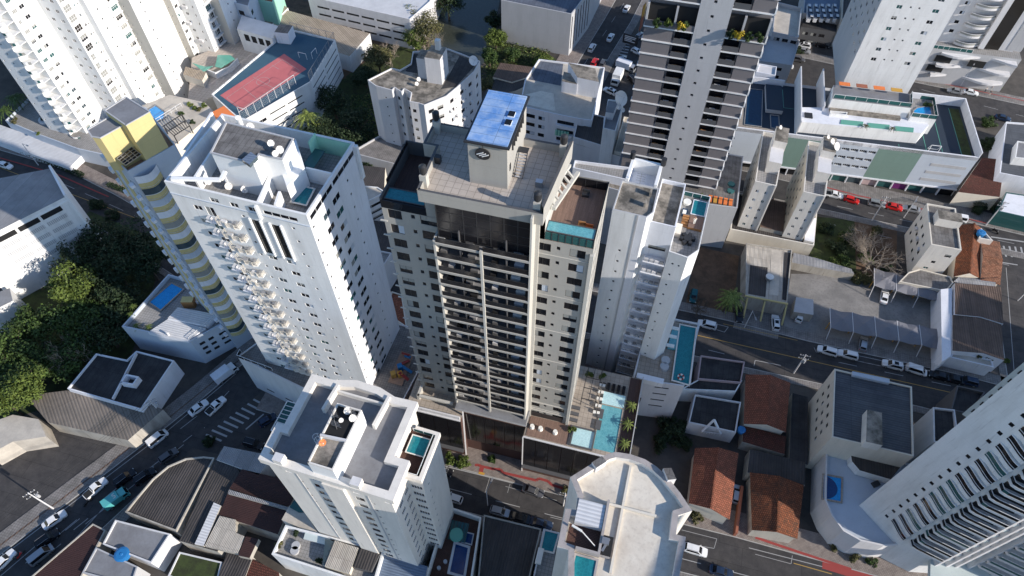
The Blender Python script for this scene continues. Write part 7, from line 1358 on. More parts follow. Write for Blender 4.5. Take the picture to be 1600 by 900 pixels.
B = Bld('podium_building', 'broad cream base joining the twin narrow towers', 'podium'); B.shell(F.poly((-1.6, -2.0), (18.9, -1.0), (19.0, 11), (-1.9, 11.6)), 0, 4.5, 'cream_wall', {}, par=.5, roof='dark_sheet', cap='cream_light'); g = MB(); g.prism(F.rect(5.4, .4, 11, 11), 4.0, 5.2, 'dirty_wall', 'brown_sheet'); g.prism(F.rect(16.4, -.4, 18.7, 8), 4, 5, 'cream_light', 'cool_white_wall'); B.part('roof_sheet', g); B.done()
# cream corner block on the back street
F = Fr(1455, 382, 12, -15); B = Bld('apartment_block', 'small cream four-storey block with grey sheet roof between two streets', 'apartment block'); B.shell(F.poly((0, 0), (6.7, 0), (6.9, 13.8), (.2, 13.8)), 0, 12, 'cream_light', {0: [(1.9, 3.0, 3.6, .7, 2, 1, 'green'), (2.6, 3.5, 6.0, .8, 2, 1, 'dark'), (4.3, 5.7, 8.8, .9, 2, 1, 'dark')], 3: [(1.6 + 3 * j, 2.5 + 3 * j, 8.2, 1.1, 2.8, 3, 'dark') for j in range(4)]}, par=.4, roof='grey_tile_roof', th=.3, cap='cream_wall'); g = MB(); g.prism(F.rect(1.4, 7.0, 6.8, 10.0), 11.5, 14.0, 'cream_light', 'stained_roof'); B.part('tank_room', g)
for k in range(3): g = MB(); q = F(-.3, 3 + 3.4 * k); g.box((q.x, q.y, 6.4), .5, .9, .7, 'pale_grey_wall', -15); B.part('air_conditioner', g)
B.done(); low('low_building', 'grey tiled lean-to with a white yard wall below the cream corner block', 4, [(1437, 420), (1485, 432), (1490, 442), (1478, 455), (1405, 440), (1420, 425)], 'cream_wall', 'grey_tile_roof', .3)
gable('tiled_house', 'brown-orange tiled house behind the cream corner block', 4.5, 1.6, [(1490, 432), (1530, 434), (1535, 358), (1500, 352)][1:] + [(1490, 432)], 'cream_wall', 'old_tile'); gable('tiled_house', 'paler tiled corner house on the cross street', 4.5, 1.2, [(1532, 372), (1562, 378), (1563, 445), (1532, 438)], 'cream_wall', 'pale_tile')
low('low_building', 'triangular cream parapet box holding a blue tank on the corner house', 6.5, [(1530, 372), (1552, 376), (1533, 356)], 'cream_light', 'grey_roof', .6); tank(1534, 363, 6, 1.0, 1.0, 'round light blue tank inside the triangular parapet')
B = low('warehouse', 'ribbed brown roof, upper half of the pair beside the gravel lot', 5.5, [(1492, 491), (1532, 495), (1568, 506), (1564, 448), (1492, 442)], 'cool_white_wall', 'brown_sheet'); low('warehouse', 'ribbed brown roof, lower half of the pair beside the gravel lot', 5.2, [(1488, 548), (1536, 552), (1569, 563), (1565, 507), (1532, 496), (1488, 492)], 'cool_white_wall', 'brown_sheet')
low('boundary_wall', 'tall white wall closing the right side of the gravel lot', 5, [(1472, 565), (1486, 556), (1488, 450), (1470, 452)], 'cool_white_wall', 'cool_white_wall', 0); low('shop_canopy', 'white trough canopy with plants at the corner below the brown roofs', 4, [(1484, 558), (1553, 574), (1550, 562), (1492, 548)], 'cool_white_wall', 'concrete_roof', .4)
for i, (x, y) in enumerate(((1545, 558), (1552, 560), (1530, 556))): bush(x, y, 3.8, .7, ('middle dry plant', 'right dry plant', 'left dry plant')[i] + ' on the white trough canopy', 'leaf_olive', 180)
gable('tiled_house', 'curved ridge annex roof between the tiled houses and the brown roofs', 4.2, .6, [(1490, 440), (1555, 452), (1552, 438), (1500, 432)], 'pale_grey_wall', 'grey_sheet')
# yellow-trimmed garage
B = low('garage', 'open yellow-trimmed garage with a patched brown-grey roof facing the side street', 5, [(1165, 462), (1230, 474), (1238, 390), (1166, 380)], 'dirty_wall', 'pale_sheet', .3, done=False, cat='garage')
g = MB(); g.face([tuple(at(x, y, 4.74)) for x, y in ((1172, 414), (1200, 418), (1196, 464), (1169, 459))], 'dark_sheet'); g.face([tuple(at(x, y, 4.75)) for x, y in ((1226, 394), (1236, 395), (1230, 470), (1222, 468))], 'felt_roof'); g.face([tuple(at(x, y, 4.74)) for x, y in ((1205, 390), (1222, 392), (1216, 462), (1202, 460))], 'concrete_roof'); B.part('roof_patch', g); g = MB(); g.bar(at(1164, 462, 4.9), at(1231, 475, 4.9), .3, .4, 'yellow_wall'); B.part('fascia', g)
for x, y in ((1168, 466), (1195, 471), (1229, 477)): g = MB(); p = at(x, y, 4.5); g.bar((p.x, p.y, 4.5), (p.x - .3, p.y - 2.6, 0), .35, .35, 'yellow_wall'); B.part('slanted_column', g)
B.done(); tank(1203, 432, 4.8, .9, 1.0, 'round metal ventilator drum on the garage roof', 'metal_grey', 'dish_white'); low('low_building', 'grey sheet and white slab lean-tos beside the garage', 2.6, [(1237, 410), (1272, 417), (1335, 428), (1330, 420), (1275, 403), (1240, 395)], 'dirty_wall', 'grey_sheet')
low('attendant_booth', 'small grey-roofed booth on the gravel lot', 2.8, [(1240, 487), (1271, 492), (1271, 468), (1244, 464)], 'dirty_wall', 'mid_grey_wall', 0, cat='booth')
for i, (pts, n, lab) in enumerate((([(1298, 512), (1476, 546)], 5, 'street'), ([(1366, 446), (1470, 470)], 3, 'back'))):       # shade sails
    for k in range(n):
        a, b_ = Vector(pts[0]).lerp(Vector(pts[1]), k / n), Vector(pts[0]).lerp(Vector(pts[1]), (k + 1) / n); nth = ('first', 'second', 'third', 'fourth', 'fifth')[k]
        A, C = at(a.x, a.y, 3.1), at(b_.x, b_.y, 3.1); d = (C - A); v = Vector((-d.y, d.x, 0)).normalized() * 5.6; t = thing('shade_sail', '%s grey shade sail from the left in the %s row of the gravel lot' % (nth, lab), 'shade sail', (A.x, A.y, 0), 'shade sails over the ' + lab + ' row of parking bays'); g = MB(); N_ = 8
        def S(u, w_): return A + d * u + v * w_ + Vector((0, 0, .55 * (1 - max(abs(2 * u - 1), abs(2 * w_ - 1))) - .5 * (1 - abs(2 * u - 1)) * abs(2 * w_ - 1))) 
        for p_ in range(N_):
            for q_ in range(N_): g.face([S(p_ / N_, q_ / N_), S((p_ + 1) / N_, q_ / N_), S((p_ + 1) / N_, (q_ + 1) / N_), S(p_ / N_, (q_ + 1) / N_)], 'shade_cloth')
        g.build('canopy', t); g = MB(); g.bar(A, A + v, .12, .14, 'pale_grey_wall'); g.bar(A + v * .0, A - v * .25 - Vector((0, 0, 3.1)), .14, .14, 'pale_grey_wall'); g.build('arm', t); g = MB(); g.bar(A + v * .3 - Vector((0, 0, .3)), (A + v * .3).xy.to_3d(), .16, .16, 'ochre'); g.build('post', t)
# houses below the side street
low('house', 'dark grey hipped-roof house with pink parapet beside the white slab podium', 6, [(1090, 592), (1158, 598), (1164, 565), (1095, 555)], 'pink_trim', 'felt_roof', .5, cat='house'); low('house', 'second dark grey roof with a white gable strip below it', 5.5, [(1064, 608), (1150, 612), (1160, 594), (1092, 592)], 'white_wall', 'felt_roof', .2, cat='house'); low('house', 'large dark flat roof with two pale patches below the side street', 5, [(1076, 660), (1150, 676), (1158, 628), (1086, 616)], 'pale_grey_wall', 'felt_roof', .5, cat='house')
g = MB(); a = at(1098, 668, 4); t = thing('porch_gable', 'small white A-shaped porch gable with a railing on the dark roofed house', 'porch', (a.x, a.y, 0)); pk_ = at(1116, 656, 6.6); L_, R2_ = at(1097, 674, 3.6), at(1126, 678, 3.6); g.bar(L_, pk_, .4, .35, 'white_wall'); g.bar(R2_, pk_, .4, .35, 'white_wall'); g.build('gable_frame', t); g = MB(); g.bar(L_, R2_, .1, .1, 'frame_white'); [g.bar(L_.lerp(R2_, k / 7), L_.lerp(R2_, k / 7) - Vector((0, 0, .9)), .06, .06, 'frame_white') for k in range(8)]; g.build('railing', t)
gable('tiled_house', 'big smooth red-orange roof below the side street', 5.2, 1.6, [(1165, 585), (1162, 662), (1228, 675), (1235, 598)][0:1] + [(1162, 662), (1228, 675), (1235, 598)], 'cream_wall', 'red_tile'); gable('tiled_house', 'red-orange tiled house with a pale worn patch near the main street', 4.6, 1.5, [(1086, 700), (1076, 786), (1140, 812), (1154, 708)], 'cream_wall', 'red_tile'); gable('tiled_house', 'mottled dark orange tiled house beside the curved podium', 4.4, 1.5, [(1172, 738), (1175, 828), (1246, 842), (1256, 758)], 'dirty_wall', 'old_tile')
low('low_building', 'mottled dark red annex roof below the big smooth red roof', 3.6, [(1160, 690), (1226, 710), (1228, 682), (1162, 664)], 'dirty_wall', 'brown_tile'); low('low_building', 'flat black roof between the tiled houses and the curved podium', 4, [(1168, 738), (1258, 758), (1258, 722), (1172, 702)], 'dirty_wall', 'dark_sheet'); low('low_building', 'narrow dark courtyard roof beside the cream office', 3, [(1233, 720), (1262, 726), (1262, 620), (1238, 614)], 'dirty_wall', 'felt_roof')
low('boundary_wall', 'thin brick boundary wall between two tiled houses', 2, [(1149, 832), (1153, 833), (1162, 760), (1158, 758)], 'brick_red_wall', 'brick_red_wall'); tank(1159, 671, 3.4, .8, 1.0, 'blue water tank beside the dark grey roofed house')
# cream office with dark metal roof
B = low('office_building', 'cream office with a large dark metal roof and a weathered roof hut', 15, [(1300, 683), (1428, 713), (1425, 604), (1304, 576)], 'cream_wall', 'dark_metal_roof', .35, {3: [(2.2 + 2.2 * j, 3.0 + 2.2 * j, 11.4, 1.2, 3.1, 3, 'dark') for j in range(5)]}, done=False, th=.25); g = MB(); g.prism(pxp(17, (1353, 690), (1379, 696), (1378, 645), (1355, 640)), 14.6, 17, 'cream_light', 'stained_roof'); B.part('roof_hut', g); g = MB(); g.prism(pxp(15.3, (1332, 580), (1390, 592), (1390, 599), (1332, 586)), 14.4, 15.3, 'blue_grey_wall'); B.part('parapet_panel', g); B.done()
low('low_building', 'grey wedge-walled block with a dark recessed roof beside the cream office', 13, [(1459, 690), (1500, 700), (1492, 640), (1458, 636)], 'pale_grey_wall', 'felt_roof', .6, mats={0: 'pale_grey_wall'}); low('low_building', 'dark steel-framed yard behind the leaning tower', 9, [(1486, 640), (1520, 648), (1540, 612), (1496, 602)], 'dark_grey_wall', 'felt_roof', .8)
# ---- left side
F20 = Fr(103, 307, 20, -53); B = low('office_building', 'white building with louvred wall panels and a sloping grey roof on the left', 20, [(103, 307), (-60, 390), (-60, 290), (80, 263)], 'white_wall', 'grey_sheet', 0, first=(-60, 390), done=False); a, b_ = at(-60, 390, 20).xy, at(103, 307, 20).xy; d = (b_ - a).normalized(); n = Vector((d.y, -d.x)); L = (b_ - a).length
for k in range(5):
    for j in range(3): g = MB(); u1 = L - 2.2 - j * 5.2; q = [a + d * (u1 - 4.6) + n * .05, a + d * u1 + n * .05]; z = 17.4 - 2.5 * k; g.prism(ccw([q[0], q[1], q[1] - n * .05, q[0] - n * .05]), z - (.3 if k == 0 else 0), z + 1.1, 'void' if k == 0 else 'mid_grey_wall', None, True); [g.prism(ccw([q[0] + d * (s * .4) + n * .03, q[0] + d * (s * .4 + .12) + n * .03, q[0] + d * (s * .4 + .12), q[0] + d * s * .4]), z, z + 1.1, 'white_wall', None, True) for s in range(12 if k else 0)]; B.part('louvre_panel', g)
g = MB(); g.wallp([b_, at(80, 263, 20).xy], 0, 20.8, .5, 'white_wall_clean'); g.bar((*a, 18.8), (*b_, 18.8), .3, .4, 'white_wall_clean'); B.part('end_wall', g); B.done()
B = low('house', 'low office with a dark flat roof and white edges beside the avenue', 6, [(105, 607), (220, 640), (272, 563), (213, 548), (198, 562), (150, 552)], 'cool_white_wall', 'felt_roof', .5, cat='building', done=False, first=(105, 607)); g = MB(); g.wallp([at(x, y, 6.4).xy for x, y in ((192, 600), (210, 603), (218, 592), (200, 588))], 5.5, 7.2, .3, 'cool_white_wall', closed=True); g.wallp([at(x, y, 6.2).xy for x, y in ((176, 622), (212, 552))], 5.5, 6.3, .25, 'cool_white_wall'); B.part('roof_kerb', g); B.done()
low('shelter', 'long tan canopy roof beside the dark yard on the left', 4.5, [(75, 660), (200, 688), (255, 640), (235, 632), (105, 610), (40, 618)], 'dirty_wall', 'canopy_sheet', cat='canopy'); low('shelter', 'white and beige curved tent roof at the left edge', 5, [(-20, 712), (20, 690), (72, 682), (60, 655), (20, 648), (-20, 662)], 'concrete_roof', 'concrete_roof', cat='tent'); low('house', 'pale house with grey walls among the trees at the left edge', 7, [(-40, 500), (20, 470), (15, 450), (-40, 470)], 'white_wall', 'grey_roof'); low('house', 'small dark-roofed shed at the foot of the trees', 4, [(165, 590), (205, 600), (212, 580), (185, 575)], 'pale_grey_wall', 'dark_sheet')
low('warehouse', 'round-ended dark ribbed warehouse roof by the avenue', 6, [(195, 800), (275, 830), (335, 715), (318, 713), (290, 716), (262, 728), (238, 748), (215, 775)], 'dirty_wall', 'dark_sheet', .4); g = low('warehouse', 'grey ribbed roof with white translucent strips below the crossing', 6, [(280, 845), (340, 862), (400, 770), (345, 700)], 'dirty_wall', 'dark_sheet')
low('warehouse', 'pale grey sheet roof beside the crossing at the top of the block', 6.5, [(338, 718), (404, 742), (425, 712), (350, 697)], 'pale_grey_wall', 'grey_sheet'); low('warehouse', 'upper maroon ribbed roof left of the cream tower', 6.5, [(358, 764), (452, 792), (470, 755), (378, 733)], 'dirty_wall', 'maroon_sheet'); low('warehouse', 'lower maroon ribbed roof left of the cream tower', 6.4, [(342, 805), (434, 835), (450, 797), (356, 770)], 'dirty_wall', 'maroon_sheet')
for i, (pts, m, l) in enumerate((([(304, 850), (318, 853), (345, 790), (334, 785)], 'white_sheet', 'long white translucent roof strip over the ribbed roof'), ([(320, 853), (372, 865), (382, 838), (368, 832), (368, 812), (343, 806)], 'pale_sheet', 'pale grey square roof with a stained blue patch'), ([(372, 868), (390, 872), (404, 842), (384, 838)], 'maroon_sheet', 'small maroon roof piece right of the pale square roof'), ([(356, 771), (450, 797), (452, 793), (358, 765)], 'grey_sheet', 'pale gutter strip between two maroon roofs'))): low('roof_panel', l, 6.7 + .1 * i, pts, 'dirty_wall', m, z0=5.5, cat='roof')
low('house', 'flat grey roof with a blue drum tank at the bottom left', 6, [(160, 850), (236, 880), (266, 834), (180, 812)], 'pale_grey_wall', 'grey_roof', .4); tank(190, 866, 5, 1.3, 1.2, 'dark blue drum tank on the flat grey roof'); low('house', 'large brown-red roof with a white edge strip at the bottom left corner', 5, [(20, 925), (120, 915), (165, 828), (145, 818)], 'dirty_wall', 'maroon_sheet', .15); low('house', 'pale slab terrace below the blue drum tank', 5.5, [(128, 895), (205, 915), (215, 885), (150, 855)], 'mid_grey_wall', 'grey_roof', .3)
low('roof_lawn', 'small walled lawn with blue chairs at the bottom left', 4, [(262, 900), (335, 925), (347, 878), (280, 862)], 'pale_grey_wall', 'grass', .3, cat='garden'); low('house', 'orange-brown tiled roof at the bottom edge under the maroon roofs', 4, [(380, 905), (440, 920), (436, 895), (392, 872)], 'dirty_wall', 'brown_tile'); low('low_building', 'dark grey workshop roof left of the orange-brown roof', 4.2, [(340, 905), (380, 910), (395, 870), (355, 862)], 'dirty_wall', 'dark_sheet')
low('warehouse', 'broad black ribbed roofs at the bottom between the pool court and the teal pool', 6, [(745, 920), (820, 935), (846, 826), (756, 804)], 'dirty_wall', 'dark_sheet', .3)
# gap between the white tower and the beige tower
low('house', 'brown roof glimpsed behind the white tower', 10, [(545, 290), (600, 302), (602, 262), (562, 258)], 'cream_wall', 'dark_sheet'); B = low('apartment_block', 'small white block with dark slots between the two big towers', 11, [(560, 322), (603, 300), (590, 292), (548, 288)], 'white_wall', 'concrete_roof', .4, {0: [(1, 6, 8.2, .9, 2.2, 3, 'dark')], 1: [(.6, 3, 8.2, .9, 2.2, 3, 'dark')]}); B = low('pool_house', 'little walled blue pool between the two big towers', 10, [(583, 440), (612, 395), (578, 388), (560, 392)], 'pale_grey_wall', 'terrace_floor', .5, done=False); pool(B, pxp(10, (578, 394), (592, 396), (584, 418), (577, 400)), 9.6, 'pool_navy', 'pale_grey_wall', .1); B.done()
low('house', 'terracotta roof terrace between the white tower and the beige tower', 9, [(600, 488), (636, 512), (628, 460), (612, 455)], 'cream_wall', 'red_tile', .3); low('low_building', 'dark utility roofs in the narrow gap between the big towers', 6, [(560, 390), (640, 400), (630, 350), (550, 340)], 'dirty_wall', 'dark_sheet')
low('courtyard', 'small paved court with loungers at the left foot of the beige tower', 5, [(620, 640), (655, 652), (665, 600), (640, 590)], 'pale_grey_wall', 'terrace_floor', .4, cat='courtyard')
# ================================================================== TREES
dk = [(150, 378, 7, 7.5), (205, 372, 7, 7), (120, 408, 8, 6), (175, 415, 8, 7), (228, 410, 7, 6), (150, 452, 7, 7), (190, 480, 6, 6.5), (165, 520, 6, 6), (90, 500, 7, 7), (45, 510, 6, 6), (15, 545, 6, 6.5), (130, 500, 7, 6), (110, 560, 5, 5.5), (60, 560, 6, 6), (35, 585, 5, 5)]
wh = ('dark tree nearest the louvred building', 'dark tree beside the forecourt markings', 'dark tree at the left of the upper grove', 'dark tree in the middle of the upper grove', 'dark tree touching the blue-pool podium', 'dark tree just right of the sunlit crown', 'dark tree under the podium pool corner', 'dark tree below the white podium wall', 'tree in the heart of the left grove', 'tree on the left flank of the grove', 'tree at the left picture edge', 'tree directly below the sunlit crown', 'low tree above the dark-roofed office', 'tree above the bare grey branches', 'small tree above the bottom-left bright crown')
for i, (x, y, z, r) in enumerate(dk): tree(x, y, z, r, wh[i], 'leaf_dark' if i < 8 else 'leaf_mid', group='trees of the left grove', seed=1 + i % 4, nleaf=3600, leaf=.3)
tree(108, 442, 10, 6.2, 'tall sunlit bright green tree standing out of the left grove', 'leaf_bright', nleaf=4500, leaf=.3, seed=2, H=5.5); tree(35, 600, 8, 5, 'bright green tree at the lower left end of the grove', 'leaf_bright', nleaf=3600, seed=4); tree(5, 625, 7, 4, 'bright crown cut by the left picture edge', 'leaf_bright', nleaf=2500, seed=1)
bare_tree(105, 535, 8, 7, 'grey leafless tree in the lower part of the left grove', seed=5)
for i, (x, y, z, r, m, l) in enumerate(((520, 160, 6, 7, 'leaf_dark', 'dark tree right of the court building'), (555, 195, 6, 7, 'leaf_dark', 'dark tree left of the grey-white apartment block'), (500, 205, 6, 6.5, 'leaf_dark', 'dark tree behind the mint terrace wall'), (545, 225, 5, 5.5, 'leaf_dark', 'dark tree above the triangular podium'), (590, 90, 6, 5, 'leaf_olive', 'dusty olive tree at the yard end'), (665, 38, 8, 8, 'leaf_olive', 'large mixed olive tree on the river bank'), (642, 22, 8, 4.5, 'leaf_bright', 'bright leafy tree at the end of the factory'), (650, 60, 6, 4.5, 'leaf_bright', 'bright shrub-like tree on the river bank'), (700, 5, 6, 6, 'leaf_dark', 'dark tree at the top edge beside the river'), (775, 60, 4, 4, 'leaf_bright', 'bright tree right of the river'), (765, 88, 4, 3.5, 'leaf_mid', 'green tree on the right river bank below the bright one'), (772, 30, 4, 4, 'leaf_dark', 'dark tree right of the river near the top edge'), (800, 85, 3, 3, 'leaf_mid', 'low green tree under the plain grey wall'), (850, 95, 3, 3.4, 'leaf_bright', 'bright rounded tree at the end of the grassy strip'), (760, 130, 4, 3.5, 'leaf_olive', 'olive tree beside the mesh dish roof'), (570, 120, 4, 4.5, 'leaf_dark', 'dark tree in the sandy yard corner'), (490, 258, 4, 3.5, 'leaf_dark', 'small dark tree behind the mint terrace corner'), (575, 262, 4, 3, 'leaf_dark', 'small dark tree below the triangular podium'))):
    tree(x, y, z, r, l, m, nleaf=3200, leaf=.28, seed=1 + i % 5)
bare_tree(660, 45, 9, 8, 'pale leafless tree on the river bank beside the olive tree', seed=8, n=8); bare_tree(605, 70, 7, 5.5, 'grey leafless tree in the yard beside the river', seed=9); bare_tree(475, 150, 8, 4, 'grey bare branches against the court building', seed=10, n=6)
palm(478, 180, 0, 9, 5.0, 'broad sunlit palm behind the court building', 22)
bare_tree(1372, 392, 7, 8.5, 'large leafless tree with spreading grey branches on the vacant plot', seed=11, n=9); bare_tree(1352, 372, 5, 6, 'second leafless tree left of the large bare one', seed=12, n=7)
for i, (x, y, r, m, l) in enumerate(((1310, 385, 3.0, 'leaf_dark', 'dark green bush in the middle of the grass plot'), (1298, 412, 2.2, 'leaf_bright', 'bright hedge clump at the lower edge of the grass plot'), (1280, 408, 1.8, 'leaf_bright', 'bright clump in the lower left corner of the grass plot'), (1318, 408, 2.4, 'leaf_mid', 'green clump left of the bare tree trunk'), (1290, 355, 2.4, 'leaf_dark', 'dark bush at the top left of the grass plot'), (1355, 402, 2.2, 'leaf_bright', 'yellow-green growth under the bare tree'), (1322, 372, 2.4, 'leaf_mid', 'green bush at the left edge of the bare branches'), (1352, 432, 2.4, 'leaf_olive', 'brownish creeper over the lot wall'), (1338, 434, 1.8, 'leaf_olive', 'dry creeper at the corner of the gravel lot'), (1385, 420, 2.0, 'leaf_dark', 'dark undergrowth at the right end of the plot'), (1368, 360, 2.0, 'leaf_olive', 'dry bush at the top of the plot'), (722, 722, 1.7, 'leaf_bright', 'bright round street tree, right one of the pair by the red strip'), (705, 716, 1.6, 'leaf_bright', 'bright round street tree, left one of the pair by the red strip'), (769, 717, 1.0, 'leaf_mid', 'small dark green street shrub beside the podium glass'), (853, 735, 1.1, 'leaf_bright', 'small bright street tree under the glass podium'), (739, 690, 1.4, 'leaf_bright', 'yellow-green plant in front of the recessed glass'), (886, 768, 1.2, 'leaf_olive', 'olive bush behind the rounded rooftop'), (1088, 805, 1.6, 'leaf_olive', 'olive bush at the lower corner of the worn-patch house'), (1050, 665, 3.4, 'leaf_dark', 'big dark tree beside the white slab podium'), (1030, 690, 2.4, 'leaf_dark', 'dark shrub in the shaded garden right of the pool deck'), (1066, 690, 2.4, 'leaf_dark', 'dark shrub against the porch gable house'), (628, 595, .9, 'leaf_yellow', 'yellow-orange flowers at the end of the playground'), (1545, 222, 3, 'leaf_dark', 'dark tree right of the roof court'), (1545, 190, 2.6, 'leaf_mid', 'street tree at the upper corner of the roof court'), (1530, 325, 2.6, 'leaf_dark', 'dark street tree in front of the dark red-brown roof'), (1560, 325, 2.2, 'leaf_dark', 'dark street tree beside the glass-fronted shop'), (325, 690, 1.5, 'leaf_dark', 'dark shrub at the street corner below the crossing'), (760, 590, .1, 'leaf_mid', ''), (62, 275, .1, 'leaf_mid', ''), (12, 300, 2.5, 'leaf_dark', 'dark tree at the kerb of the west street'), (150, 320, 2.6, 'leaf_dark', 'dark street tree beyond the white end wall'), (175, 335, 2.4, 'leaf_dark', 'dark street tree near the forecourt'), (1512, 555, .1, 'leaf_mid', ''), (1573, 563, .8, 'leaf_bright', 'small round bush at the corner of the cross street'), (1247, 78, 2, 'leaf_dark', 'dark tree over the parked cars in the car yard'), (1325, 52, 2.2, 'leaf_dark', 'dark tree beside the plain white tower'), (640, 640, .1, 'leaf_mid', ''), (690, 668, .8, 'leaf_bright', 'low plants behind the left podium glass'))):
    if r > .5: bush(x, y, 0 if y != 668 else 0.2, r, l, m, int(500 + r * 420), leaf=.16 + r * .03, nclump=14)
pa = palm(1145, 462, 0, 5.5, 3.6, 'bushy sunlit palm on the bare earth plot', 22); palm(1136, 472, 0, 4, 2.6, 'smaller palm leaning left of the bushy one', 14); bare_tree(1094, 475, 3, 3.2, 'small reddish leafless tree in the bare earth plot', m='bark', n=6, seed=14)
g = MB(); rn = random.Random(3)
for i in range(9000):
    u = rn.random(); x = 690 + rn.random() * 170; y = 60 + rn.random() * 80
    if rn.random() < .5: x, y = 548 + rn.random() * 90, 150 + rn.random() * 95
    p = at(x, y).xy
    if abs(at(730, 60).x - p.x) < 9 and y < 105: continue
    s = .22 * rn.uniform(.6, 1.6); a = rn.uniform(0, 6.28); z = rn.uniform(.1, .9); g.face([(p.x - s, p.y, z), (p.x + s * math.cos(a) * .3, p.y - s, z + .1), (p.x + s, p.y, z + s * math.sin(a)), (p.x, p.y + s, z + .15)], rn.choice(['leaf_olive', 'leaf_mid', 'leaf_bright', 'leaf_dark']))
o = g.build('undergrowth'); o['label'] = 'wild undergrowth and weeds on the river bank and among the dark trees'; o['category'] = 'undergrowth'; o['kind'] = 'stuff'
# ================================================================== VEHICLES
K = 'cars parked along the kerb'
car('sedan', 'car_white', 310, 637, 330, 622, 'white saloon nearest the kerb beside the crossing'); car('pickup', 'car_white', 337, 634, 352, 620, 'white pickup with a dark bed driving beside the white saloon at the crossing', name='pickup_truck'); car('van', 'car_white', 246, 685, 262, 672, 'white van with plain rear box alone below the crossing'); car('hatch', 'car_grey', 263, 712, 280, 700, 'grey hatchback in the shade by the round-ended warehouse', group=K); car('suv', 'car_black', 226, 744, 242, 733, 'black car at the kerb left of the round-ended warehouse', group=K); car('suv', 'car_black', 195, 747, 211, 735, 'black off-roader in the middle lane of the avenue', sun=True); car('pickup', 'car_white', 149, 763, 165, 749, 'white pickup with a covered black bed on the avenue'); car('sedan', 'car_white', 85, 812, 102, 800, 'white saloon passing the street light on the avenue'); car('suv', 'car_black', 74, 842, 92, 829, 'black car behind the white saloon on the avenue'); car('sedan', 'car_white', 6, 876, 16, 866, 'white saloon cut by the left picture edge')
car('van', 'car_silver', 64, 867, 78, 856, 'pale van at the kerb by the white roof edge'); truck(181, 779, 196, 768, 'small teal box truck with white lettering on the avenue', 'van_teal', 'van_teal', 4.9, 1.9, 2.3); truck(352, 583, 372, 568, 'white box truck beside the blue-pool podium', 'cool_white_wall')
motorbike(137, 785, 146, 777, 'dark motorcycle riding behind the white pickup', 'car_black'); motorbike(31, 867, 38, 860, 'red motorcycle at the left picture edge', 'car_red'); motorbike(1556, 361, 1562, 366, 'motorcycle crossing near the blue tank corner', 'car_black')
car('sedan', 'car_white', 8, 258, 20, 262, 'white saloon on the west street at the left edge'); car('hatch', 'car_blue', 418, 656, 428, 650, 'blue car half hidden by the glass veranda'); car('suv', 'car_black', 396, 693, 410, 697, 'black car in the gap left of the cream tower roof')
car('hatch', 'car_white', 708, 778, 690, 772, 'white hatchback peeking out right of the cream tower'); car('hatch', 'car_black', 693, 735, 706, 740, 'dark car parked by the left round street tree', group=K); car('sedan', 'car_grey', 833, 767, 848, 772, 'grey saloon at the kerb below the red strip'); car('hatch', 'car_silver', 781, 799, 796, 803, 'silver-fronted car, left of the three dark parked cars below', group=K); car('sedan', 'car_black', 813, 809, 828, 813, 'black saloon, middle of the three dark parked cars', group=K); car('sedan', 'car_blue', 846, 818, 860, 822, 'dark blue saloon, right of the three dark parked cars', group=K)
car('suv', 'car_white', 1087, 859, 1104, 864, 'white car on the main street beside the rounded tower', sun=False); car('sedan', 'car_blue', 1127, 893, 1144, 898, 'dark blue-grey car cut by the bottom edge'); car('hatch', 'car_silver', 1151, 772, 1153, 758, 'silver car tucked between the two tiled houses')
car('suv', 'car_white', 1293, 548, 1280, 544, 'white off-roader, first of the left pair below the gravel lot', group=K); car('suv', 'car_white', 1325, 554, 1310, 550, 'white off-roader, second of the left pair below the gravel lot', group=K, sun=False); car('suv', 'car_white', 1395, 570, 1380, 566, 'white car with a dark sunroof below the gravel lot', group=K, sun=True); car('van', 'car_white', 1432, 578, 1448, 583, 'boxy white van behind the sunroof car', group=K); car('sedan', 'car_black', 1468, 587, 1453, 583, 'black saloon behind the boxy white van', group=K); car('suv', 'car_blue', 1512, 595, 1500, 592, 'dark blue car at the corner by the white trough canopy', group=K); car('sedan', 'car_black', 1490, 592, 1478, 589, 'second black car in the row by the corner', group=K)
car('suv', 'car_white', 1105, 507, 1090, 503, 'white hatchback in the bay below the bare earth plot', group=K); car('sedan', 'car_black', 1155, 491, 1156, 506, 'black car in front of the garage'); car('suv', 'car_white', 1212, 504, 1211, 490, 'white car with a roof panel beside the slanted yellow column', sun=True); car('hatch', 'car_teal', 1084, 462, 1082, 474, 'dark teal car on the bare earth plot'); car('hatch', 'car_white', 1250, 493, 1252, 486, 'white car nose under the attendant booth roof'); car('sedan', 'car_white', 1382, 463, 1384, 450, 'white car under the back shade sails'); car('hatch', 'car_silver', 1349, 537, 1351, 525, 'silver car under the street shade sails')
car('pickup', 'car_white', 1303, 304, 1318, 307, 'white pickup first in the row on the back street', group=K); car('hatch', 'car_red', 1331, 312, 1345, 316, 'bright red car in the row on the back street', group=K); car('suv', 'car_silver', 1370, 318, 1385, 321, 'silver car between the two red ones', group=K); car('sedan', 'car_red', 1397, 323, 1410, 326, 'darker red car right of the silver one', group=K); car('sedan', 'car_silver', 1424, 326, 1410, 323, 'pale saloon last in the back street row', group=K); car('van', 'car_white', 1497, 341, 1482, 338, 'white van behind the cream corner block'); car('sedan', 'car_grey', 1520, 312, 1535, 315, 'grey car under the street trees of the back street')
car('sedan', 'car_white', 954, 58, 960, 48, 'white saloon, middle of the three on the north street'); car('sedan', 'car_white', 979, 13, 985, 4, 'white saloon farthest up the north street'); car('suv', 'car_white', 925, 74, 931, 64, 'white car with a dark roof rack, nearest of the north street cars'); car('suv', 'car_red', 929, 97, 934, 88, 'white and red car at the lower end of the north street'); car('hatch', 'car_grey', 942, 98, 946, 90, 'grey car beside the red one on the north street')
